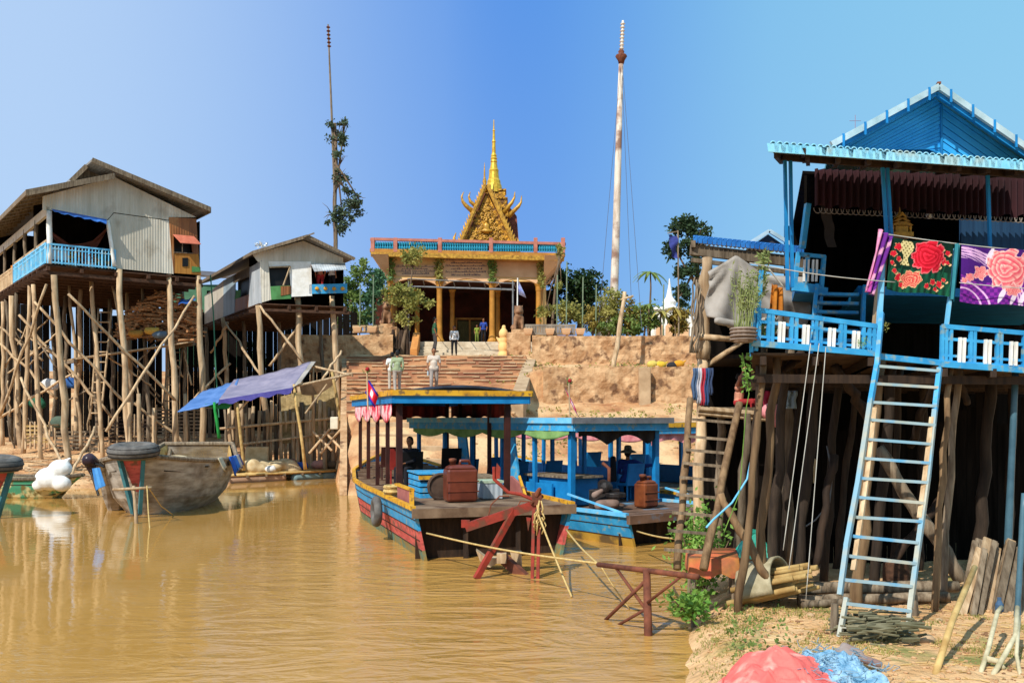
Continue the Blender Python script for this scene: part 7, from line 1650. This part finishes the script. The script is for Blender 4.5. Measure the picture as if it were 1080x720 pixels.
# ladder (main)
def rung_ladder(name, lab, L_, R_, rungs, Yf, rl, rr_, mt, ml, group=None):
    t = thing(name, lab, 'ladder', P(*L_[-1], Yf(L_[-1][1])))
    return t
def YL(py): return 11.0 - .95*(py-385)/(680-385)
lad = thing('ladder', 'long ladder with blue top and pale wooden foot rising to the blue deck', 'ladder', P(920,680,YL(680)))
def seg(pts, r0, r1, m, nm): 
    mb = MB()
    qs = [P(x, y, YL(y)) for x, y in pts]; n = len(qs)
    for i in range(n-1): mb.beam(qs[i], qs[i+1]+(qs[i+1]-qs[i]).normalized()*.01, r0, r1)
    build(mb, nm, m, lad)
PALE = mat('pale_bleached_wood','#c0c0b0','#98a098',k=.7,scale=3,c3='#88b4c8',s3=3,t3=(.42,.6))
seg([(930,330),(925,385),(918,425)], .05,.06, BLUE, 'side_rail'); seg([(918,425),(905,510),(893,575),(886,626)], .05,.06, PALE, 'side_rail'); seg([(893,630),(885,673)], .045,.055, PALE, 'side_rail')
seg([(991,388),(986,432)], .05,.06, BLUE, 'side_rail'); seg([(986,432),(979,500),(968,580),(960,640)], .05,.06, PALE, 'side_rail'); seg([(960,638),(956,684)], .045,.055, PALE, 'side_rail')
seg([(923,430),(915,500),(900,600)], .05,.04, WOOD, 'splint'); seg([(983,440),(976,500),(970,545)], .05,.04, WOOD, 'splint')
RG_ = [(928,386,989,391),(926,404.5,988,408.5),(922,424,986,428),(920,442.5,985,448),(917,463,981,468),(913,483,979,488),(910,504,977,508.5),(907,524,973,530),(904,545,971,549.5),(901,565,967,572),(897,586,965,594),(892,611,961,618),(893,636,960,644),(888,660,957,667)]
for i, (a, b, c, d) in enumerate(RG_):
    mb = MB(); mb.beam(P(a-1,b,YL(b)-.02), P(c+1,d,YL(d)-.02), .04,.032); build(mb, 'rung', mat('worn_blue_grey','#9cc0d0','#a8b4ac',k=.7,rough=.45,scale=4,c3='#6cb0d8',s3=3,t3=(.5,.6)) if i % 3 != 1 else PALE, lad)
# short ladder at the left to the neighbour platform
lad2 = thing('ladder', 'rough wooden ladder at the neighbour platform, left of the blue house', 'ladder', P(744,600,11.4))
def YM(py): return 12.6 - 1.3*(py-420)/(180)
mb = MB(); mb.pole(P(742,600,YM(600)), P(780,425,YM(425)), .05,.045,.015,7,6); build(mb, 'side_rail', SP, lad2, smooth=True); mb = MB(); mb.pole(P(690,600,YM(600)+.3)+V((.28,0,.0)), P(728,420,YM(420)), .05,.045,.015,7,6); build(mb, 'side_rail', SP, lad2, smooth=True)
for i, y in enumerate((443,461,475,489,504,522,541,560,580)):
    f = (y-425)/175; xr = 780-38*f; mb = MB(); mb.beam(P(xr+1,y+3,YM(y)-.03), P(xr-50+4,y-1,YM(y)), .035,.035); build(mb, 'rung', WOODG, lad2)
# ================================================================ neighbour house (left of blue)
h4 = thing('stilt_house', 'neighbour stilt house with blue tiled eave and a sagging grey tarpaulin', 'house', P(775,590,14.5))
P4 = Plane((2.72, 14.2), (.985, .17)); n4 = V((P4.n.x,P4.n.y,0)); d4 = V((P4.d.x,P4.d.y,0)); b4 = V((.22, .975, 0))
ea4, eb4 = P4.p(731,250), P4.p(850,262); nt4 = 24; ub4 = b4*2.2+V((0,0,.30)); nu = nt4*6; vs = []; fs = []
for j in range(10):
    f = j/9
    for i in range(nu+1): u = i/nu; vs.append(ea4.lerp(eb4,u)+ub4*f+V((0,0,.03*abs(math.sin(math.pi*u*nt4))**.6-.03*((f*5)%1))))
for j in range(9):
    for i in range(nu): k = j*(nu+1)+i; fs.append((k,k+1,k+nu+2,k+nu+1))
mb = MB(); mb.add(vs, fs); T4 = mat('royal_blue_tiles','#3c88d8','#2468b8',k=.75,scale=5,rough=.45); build(mb, 'eave_tiles', T4, h4, smooth=True, solid=.02)
mb = MB()
for i in range(nt4): q = ea4.lerp(eb4,(i+.5)/nt4); mb.slab([q-d4*.04+V((0,0,.03)), q+d4*.04+V((0,0,.03)), q+d4*.03-V((0,0,.08)), q-d4*.03-V((0,0,.08))], b4*.03)
build(mb, 'tile_ends', T4, h4)
mb = MB(); mb.beam(P4.p(731,262,-.1), P4.p(850,276,-.1), .08,.16); mb.beam(ea4-V((0,0,.1)), ea4+ub4-V((0,0,.1)), .07,.1); mb.beam(P4.p(732,273,-.1), P4.p(850,288,-.1), .05,.06); build(mb, 'eave_beam', WOODG, h4)
mb = MB(); g0, g1_, g2_ = P(793,259,16), P(826,258,16), P(810,247,16); mb.slab([g0, g1_, g2_], (0,2,0)); build(mb, 'small_gable', mat('dark_grey_gable','#4c4c50','#38383c'), h4); mb = MB(); mb.beam(g0+V((-.1,-.08,0)), g2_+V((0,-.08,.04)), .04,.06); mb.beam(g1_+V((.1,-.08,0)), g2_+V((0,-.08,.04)), .04,.06); build(mb, 'gable_trim', ZINC, h4)
ZP4 = P4.zz(760,428)
mb = MB(); mb.slab([P4.at(P4.s_of(729),ZP4-.08,.25), P4.at(P4.s_of(806),ZP4-.08,.25), P4.at(P4.s_of(806),ZP4-.08)+b4*2.3, P4.at(P4.s_of(731),ZP4-.08)+b4*2.3], (0,0,.06)); build(mb, 'lower_platform', WOODG, h4)
mb = MB(); mb.tube([P4.p(729,431,.3), P4.p(806,438,.3)], .045, 7); mb.tube([P4.p(729,436,.28), P4.p(806,443,.28)], .03, 7); build(mb, 'platform_edge', WOOD, h4)
mb = MB(); a = P4.at(P4.s_of(734),.2)+b4*2.4; b = P4.at(P4.s_of(862),.2)+b4*2.4; mb.slab([a, b, V((b.x,b.y,5.0)), V((a.x,a.y,5.0))], b4*.04); build(mb, 'back_wall', BLACKIN, h4)
mb = MB(); z5 = P4.zz(760,378); mb.slab([P4.at(P4.s_of(733),z5,.05), P4.at(P4.s_of(800),z5,.05), P4.at(P4.s_of(800),z5)+b4*2.4, P4.at(P4.s_of(733),z5)+b4*2.4], (0,0,.06)); build(mb, 'middle_floor', WOODD, h4)
for a in ((746,272,14.1,741,378,14.1,.09,WOOD),(741,378,14.1,733,600,13.6,.08,WOOD),(835,280,14.4,828,600,14.4,.08,WOODG),(788,436,13.9,776,600,13.9,.06,WOODG),(760,436,15.2,757,600,15.2,.07,WOODG),(797,282,16,792,600,16,.08,WOODD)): st3(*a[:7], a[7], par=h4, ground=a[4] > 500)
for i in range(5): st3(733+i*1.6,292+i*3,13.9,728+i*2,372,13.9,.014,WOODG,name='bamboo_strut',ground=False,par=h4)
mb = MB()   # sagging tarpaulin sheet
Pt = P4.shift(-.30)
def tf(u, v): return (.02*math.sin(v*7+u*4), .05*math.sin(u*22+v*3)*v-.07*math.sin(v*3.1)*math.sin(u*3.1)+.045*math.sin(14*math.atan2(v+.08, u-.26))*min(1, 2.2*math.hypot(u-.26, v))+.012*noise.noise(V((u*9,v*9,2))), .30*max(0,1-abs(u-.26)/.30)*(1-v)**2 + (-.10*math.sin(u*math.pi)*v) )
mb.sheet(Pt.p(747,290), Pt.p(852,292), Pt.p(852,346), Pt.p(745,334), 40, 22, tf); build(mb, 'grey_tarpaulin', TARPG, h4, solid=.015, smooth=True)
mb = MB(); mb.cap(Pt.p(750,340,.25), Pt.p(815,352,.25), .06,.05); mb.cap(Pt.p(765,344,.2), Pt.p(812,338,.2), .06,.05); build(mb, 'rolled_bundle', TARPG, h4, remesh=.03)
mb = MB(); mb.tube([P4.p(738,308,.1), P4.p(745,322,.15), P4.p(757,335,.2), P4.p(780,345,.25)], .035, 7); mb.tube([P4.p(732,356,.2), P4.p(772,359,.2)], .045, 7); mb.tube([P4.p(744,385,.1), P4.p(812,338,.2)], .04, 7); build(mb, 'loose_poles', WOOD, h4, smooth=True)
# clothes hanging at the neighbour
for i, (px, c, lb) in enumerate(((733,'#4c6484','grey blue garment hung at the extreme left of the neighbour platform'),(737,'#c8c8d0','pale garment second on the neighbour line'),(741,'#b83848','red garment third on the neighbour line'),(745,'#34507c','denim blue garment fourth on the neighbour line'),(749,'#3c4c6c','dark blue garment fifth on the neighbour line'),(811,'#a82844','crimson cloth hung right of the bathing person'),(834,'#a0b8c8','pale blue cloth hung behind the big stilts'),(828,'#788c98','grey cloth beside the pale blue one'))):
    Y = 13.9 if px < 800 else 14.0; y0 = 388 if px < 800 else 412; y1 = y0+U(28,40) if px < 800 else y0+U(16,24); mb = MB(); w_ = 2.6 if px < 800 else 6
    mb.sheet(P(px-w_,y0,Y), P(px+w_,y0,Y), P(px+w_,y1,Y), P(px-w_,y1,Y), 8, 8, lambda u,v:(.01*math.sin(v*9),.03*math.sin(u*12+v*3),0)); tag(build(mb, 'hanging_garment', cloth(c), smooth=True, solid=.01), lb, 'laundry')
mb = MB(); mb.ball(P(814,434,12.6), (.15,.13,.12)); mb.ball(P(820,444,12.6), (.08,.1,.09)); tag(build(mb, 'pink_cloth_bundle', PINKC, remesh=.015), 'pink cloth bundle tied to the stilt by the platform end', 'cloth')
person(P4.at(P4.s_of(786), ZP4-.02, -.25)+V((0,0,0.02)), 60, 'shirtless person sitting with one arm raised on the neighbour platform', SKINP, REDC, pose='sit', h=.95, shirtless=True, skin=SKINP, arms=[[(-.19,0,0),(-.36,-.10,.12),(-.30,-.20,.36)],[(.19,0,0),(.32,-.15,.10),(.18,-.30,.30)]])
# ================================================================ yard objects
def onG(px, py):   # ground point for a pixel
    Y = F0*(H0-.28)/(py-HZ); return P(px, py, Y)
t = thing('low_table', 'low wooden table under a faded red cloth at the water edge', 'table', onG(755,628)); Yt = 12.0; 
c0, c1, c2, c3 = P(722,584,12.7), P(774,588,12.7), P(778,598,11.9), P(724,596,11.8)
for q in (c0,c1,c2,c3): q.z = 0.80
c0, c1, c2, c3 = V((2.32,12.6,.84)), V((2.98,12.7,.84)), V((2.80,11.75,.84)), V((2.20,11.7,.84))
mb = MB(); mb.slab([c3,c2,c1,c0], (0,0,-.05)); build(mb, 'tabletop', WOODG, t)
for q in (c0,c1,c2,c3): cc = (c0+c2)/2; e = q.lerp(cc,.14); mb = MB(); mb.pole(V((e.x,e.y,HH(e.x,e.y)-.1)), e, .03,.03,.005,6,3); build(mb, 'leg', WOODG, t)
mb = MB(); cc = (c0+c2)/2; ring = []
cor = [c3,c2,c1,c0]; per = []
for i in range(4):
    for k in range(14): per.append(cor[i].lerp(cor[(i+1)%4], k/14))
n = len(per); top_ = [cc+(q-cc)*1.04+V((0,0,.015)) for q in per]; low = [cc+(q-cc)*(1.08+.03*math.sin(i*1.3))+V((0,0,-.20+.03*math.sin(i*.9))) for i, q in enumerate(per)]
mb.add([cc+V((0,0,.02))]+top_+low, [(0,1+i,1+(i+1)%n) for i in range(n)]+[(1+i,1+n+i,1+n+(i+1)%n,1+(i+1)%n) for i in range(n)]); tag(build(mb, 'table_cloth', mat('faded_orange_cloth','#d86848','#b0783c',k=.75,scale=4,bump=.08,c3='#8c5c3c',s3=5,t3=(.5,.7)), smooth=True), 'faded orange red cloth draped over the low table', 'tablecloth')
mb = MB(); q = V((2.98,12.55,.80)); mb.slab([q+V((-.05,-.3,.02)), q+V((.45,-.1,.02)), q+V((.22,-.15,.32))], (0,.3,0)); mb.sheet(q+V((-.08,-.33,.0)), q+V((.5,-.15,-.1)), q+V((.26,-.1,.34)), q+V((.15,-.15,.34)), 8, 8, lambda u,v:(0,-.04*math.sin(v*8),0)); 
tag(build(mb, 'folded_cloth', mat('green_teal_cloth','#2ca890','#60c8b0',k=.75,scale=6,contrast=(.45,.55))), 'green and teal striped cloth folded behind the red table', 'cloth')
# bamboo bundle under a bent mat
t = thing('bamboo_bundle', 'bundle of cut bamboo poles lying slantwise by the stilts', 'bundle', onG(800,632)); a = onG(784,634)+V((0,0,.14)); b = P(842,590,11.6); b.z = .62; mb = MB()
dd = (b-a).normalized(); sx_ = dd.cross(V((0,0,1))).normalized(); sz_ = sx_.cross(dd)
for k in range(38):
    r_ = .30*math.sqrt(R()); th = U(0,6.28); o_ = sx_*r_*math.cos(th)*1.35+sz_*r_*math.sin(th)*.75; e = U(-.12,.12); mb.tube([a+o_+dd*e, b+o_*.8+dd*(e+U(-.1,.15))], U(.022,.038), 8)
build(mb, 'bamboo_canes', BAMB, t, smooth=True)
mb = MB(); nu = 20
for j in range(10):
    f = .12+.62*j/9; c = a.lerp(b, f)
    for i in range(nu+1): th = math.pi*(1.05*i/nu-.02); mb.v.append(c+sx_*math.cos(th)*.46+sz_*math.sin(th)*.34+V((0,0,-.04)))
mb.f = [[j*(nu+1)+i, j*(nu+1)+i+1, (j+1)*(nu+1)+i+1, (j+1)*(nu+1)+i] for j in range(9) for i in range(nu)]; mb.mi = [0]*len(mb.f)
tag(build(mb, 'bent_mat', mat('pale_matting','#b8ac8c','#948868',k=.72,scale=8,bump=.05), smooth=True, solid=.03), 'stiff pale mat bent over the bamboo bundle', 'mat')
for i, (x0,y0,x1,y1,r,lb) in enumerate(((838,607,1010,628,.085,'long upper log lying under the blue house'),(842,621,1000,642,.075,'long lower log lying before the upper one'),(845,600,900,604,.05,'thin log end showing beyond the bundle'))):
    a = P(x0,y0,11.9-.2*i); b = P(x1,y1,12.0-.2*i); a.z = HH(a.x,a.y)+r*(1 if i else 2.3); b.z = HH(b.x,b.y)+r*(1 if i else 2.3)
    mb = MB(); mb.pole(a, b, r, r*.85, .03, 9, 7); tag(build(mb, 'log', WOODG, smooth=True), lb, 'log')
mb = MB()
for k in range(120):
    q = V((U(3.50,4.12), U(9.55,10.3), .3+U(0,.22))); l = U(.12,.36); an = random.gauss(0,.35); d = V((math.cos(an), math.sin(an), U(-.15,.15)))*l; mb.tube([q-d*.5, q+d*.5], U(.008,.02), 5)
tag(build(mb, 'stick_pile', mat('mossy_sticks','#8c8468','#5c5a40',k=.65,rnd=.2)), 'pile of dark mossy sticks under the ladder foot', 'sticks')
for i, (x,y0,y1) in enumerate(((881,640,668),(964,615,650))):
    mb = MB(); a = onG(x,y1); mb.pole(a-V((0,0,.1)), a+V((0,.02,.32)), .05,.045,.01,7,3); tag(build(mb, 'ground_stake', WOODG), 'short stake at the %s side of the ladder foot' % ('left','right')[i], 'stake')
t = thing('plank_stack', 'upright stack of weathered planks leaning under the right deck', 'planks', onG(1045,650))
for i in range(15):
    x = 1017+i*4.3; y1 = 650-U(0,6); a = onG(x-6+U(-3,3), y1); b = P(x+8+U(-2,5), U(566,580), a.y+.35); mb = MB(); mb.beam(a, b, U(.05,.1), .03, up=V((0,1,0))); build(mb, 'plank', [WOODG,WOOD,WOODG][i%3], t)
DRYB = mat('dry_pale_branch','#d8cca8','#a89c78',k=.75,scale=5,bump=.03)
for (pts, r, m, lb) in (([(983,722,8.5),(1004,655,9.3),(1028,598,10.3)],.032,BAMB,'thick yellow bamboo pole leaning toward the planks'),([(1030,722,8.5),(1042,685,8.9),(1052,645,9.5),(1056,640,9.7)],.022,DRYB,'curved pale branch rising left in the bottom right corner'),([(1042,720,8.5),(1060,690,8.8),(1071,670,9.1),(1073,640,9.5)],.024,DRYB,'forked pale branch in the middle of the bottom right corner'),([(1078,722,8.5),(1072,690,8.8),(1075,650,9.4)],.018,DRYB,'thin pale branch at the extreme bottom right'),([(1058,705,8.7),(1052,697,8.8),(1040,694,8.8)],.03,DRYB,'stubby pale branch end lying on the sand')):
    qs = [P(*p) for p in pts]; mb = MB(); mb.tube(qs, [r]*len(qs), 9)
    if m is BAMB:
        for f in (.2,.45,.7,.9): q = qs[0].lerp(qs[-1], f)
    tag(build(mb, 'bamboo_pole' if m is BAMB else 'bare_branch', m, smooth=True), lb, 'pole' if m is BAMB else 'branch')
mb = MB(); q = P(1054,640,9.75); mb.lathe(q-V((0,0,.05)), [(.02,0),(.04,.01),(.04,.08),(.02,.12),(.02,.15)], 10); tag(build(mb, 'pipe_fitting', mat('blue_grey_fitting','#4c6c8c')), 'blue grey pipe fitting on top of the curved branch', 'fitting')
def heap(name, lab, cat, rim, peaks, m, nu=40, nv=26, solid=.006, amp=.05, tr=0):
    mb = MB(); x0, x1, y0, y1 = rim; vs = []
    for j in range(nv+1):
        for i in range(nu+1):
            x = x0+(x1-x0)*i/nu; y = y0+(y1-y0)*j/nv; z = 0
            for (px, py, h_, w_) in peaks: d = max(abs(x-px)*.9+abs(y-py)*.35, abs(y-py)); z = max(z, h_*max(0, 1-d/w_))
            e = min(i, nu-i, j, nv-j)/3; z = z*min(1, e) + amp*(abs(noise.noise(V((x*5,y*5,z0_))))+.5*abs(noise.noise(V((x*13+y*4,y*9,z0_)))))*min(1, e)
            x += .05*noise.noise(V((x*4, y*4, 7)))*2; y += .08*noise.noise(V((x*3, y*3, 11)))
            vs.append(V((x, y, HH(x,y)+.01+z)))
    n = nu+1; mb.add(vs, [(j*n+i, j*n+i+1, (j+1)*n+i+1, (j+1)*n+i) for j in range(nv) for i in range(nu)])
    return tag(build(mb, name, m, smooth=False, solid=solid), lab, cat)
z0_ = 1.0
heap('red_tarpaulin', 'crumpled salmon red tarpaulin tented over something in the foreground', 'tarpaulin', (1.85,2.88,7.75,8.75), [(2.36,8.42,.26,.52),(2.08,8.25,.15,.34),(2.62,8.2,.10,.3)], mat('salmon_tarp','#ee7468','#d45a54',k=.82,rough=.6,scale=3,bump=.05,c3='#dca494',s3=5,t3=(.52,.68)), nu=70, nv=55, amp=.065)
z0_ = 4.0
heap('fishing_net', 'tangled pale blue nylon fishing net heaped beside the red tarpaulin', 'fishing net', (2.62,3.22,8.0,9.0), [(2.95,8.6,.16,.35),(3.0,8.3,.10,.4),(2.8,8.4,.08,.3)], mat('blue_nylon_net','#9cc4dc','#5c90b0',k=.75,scale=9,bump=.15,contrast=(.4,.6)), nu=60, nv=50, amp=.10)
mb = MB()
for k in range(80):
    p = V((U(2.6,3.25), U(8.0,9.0), .34+U(0,.12))); pts = [p]
    for i in range(5): p = p+V((U(-.09,.09),U(-.09,.09),U(-.04,.04))); p.z = max(.3, p.z); pts.append(p)
    mb.tube(pts, .0035, 3, cap=False)
tag(build(mb, 'net_strands', mat('pale_strands','#9cc0d0','#7ca0b4',k=.6)), 'loose pale strands lying over the fishing net', 'net')
mb = MB(); q = P(901,700,8.75); q.z = .36; mb.cap(q+V((-.1,.1,.05)), q+V((.18,-.12,.0)), .05,.035); mb.cap(q+V((-.05,.12,.1)), q+V((.05,.0,.06)), .04,.04); tag(build(mb, 'old_shoe', mat('grey_pink_shoe','#a89c94','#8c6c64'), remesh=.012), 'worn grey shoe lying at the right edge of the net', 'shoe')
for (px,py,r,lb) in ((976,677,.08,'sandstone lump lying right of the ladder foot'),(855,650,.04,'small brown stone left of the ladder foot'),(990,655,.04,'small stone before the thin stilts right of the ladder')):
    mb = MB(); q = onG(px,py); mb.ball(q+V((0,0,r*.3)), (r*1.3,r,r*.8)); mb.ball(q+V((r*.5,.01,r*.4)), r*.6); tag(build(mb, 'stone', CONC, remesh=.012), lb, 'stone')
mb = MB(); q = P(945,590,12.4); q.z = .3; mb.lathe(q, [(.16,0),(.17,.25),(.16,.4),(.14,.42)], 12); tag(build(mb, 'clay_barrel', WOODB), 'brown barrel standing in the shade behind the ladder', 'barrel')
# bush at the water edge left
for (c_, r_, n_, lb) in (((2.62,13.2,.72),(.36,.4,.62),1500,'leafy green bush growing at the water edge beside the rough ladder'),((2.15,11.5,.34),(.26,.3,.18),500,'low weeds below the red cloth table')):
    t = thing('bush', lb, 'bush', (c_[0],c_[1],.2)); mb = MB()
    for k in range(14): e = V(c_)+V((U(-1,1)*r_[0],U(-1,1)*r_[1],U(-.2,1)*r_[2])); mb.tube([V((c_[0]+U(-.1,.1),c_[1],.15)), e], .009, 4)
    build(mb, 'stems', BARK, t); mb = MB()
    for k in range(n_): d = V((random.gauss(0,.45),random.gauss(0,.45),random.gauss(0,.45))); mb.leaf(V(c_)+V((d.x*r_[0],d.y*r_[1],d.z*r_[2])), .085, asp=.5)
    build(mb, 'leaves', LEAFB, t)
# weeds along the headland edge
mb = MB()
for k in range(420):
    y = U(8.2,12); x = interp(y, XS)+.4+abs(random.gauss(0,.4)); z = HH(x,y)
    if z > .06: mb.leaf((x,y,z+U(0,.05)), .06)
tag(build(mb, 'shore_weeds', LEAFM), 'weeds and litter leaves along the muddy water edge', 'weeds', kind='stuff')
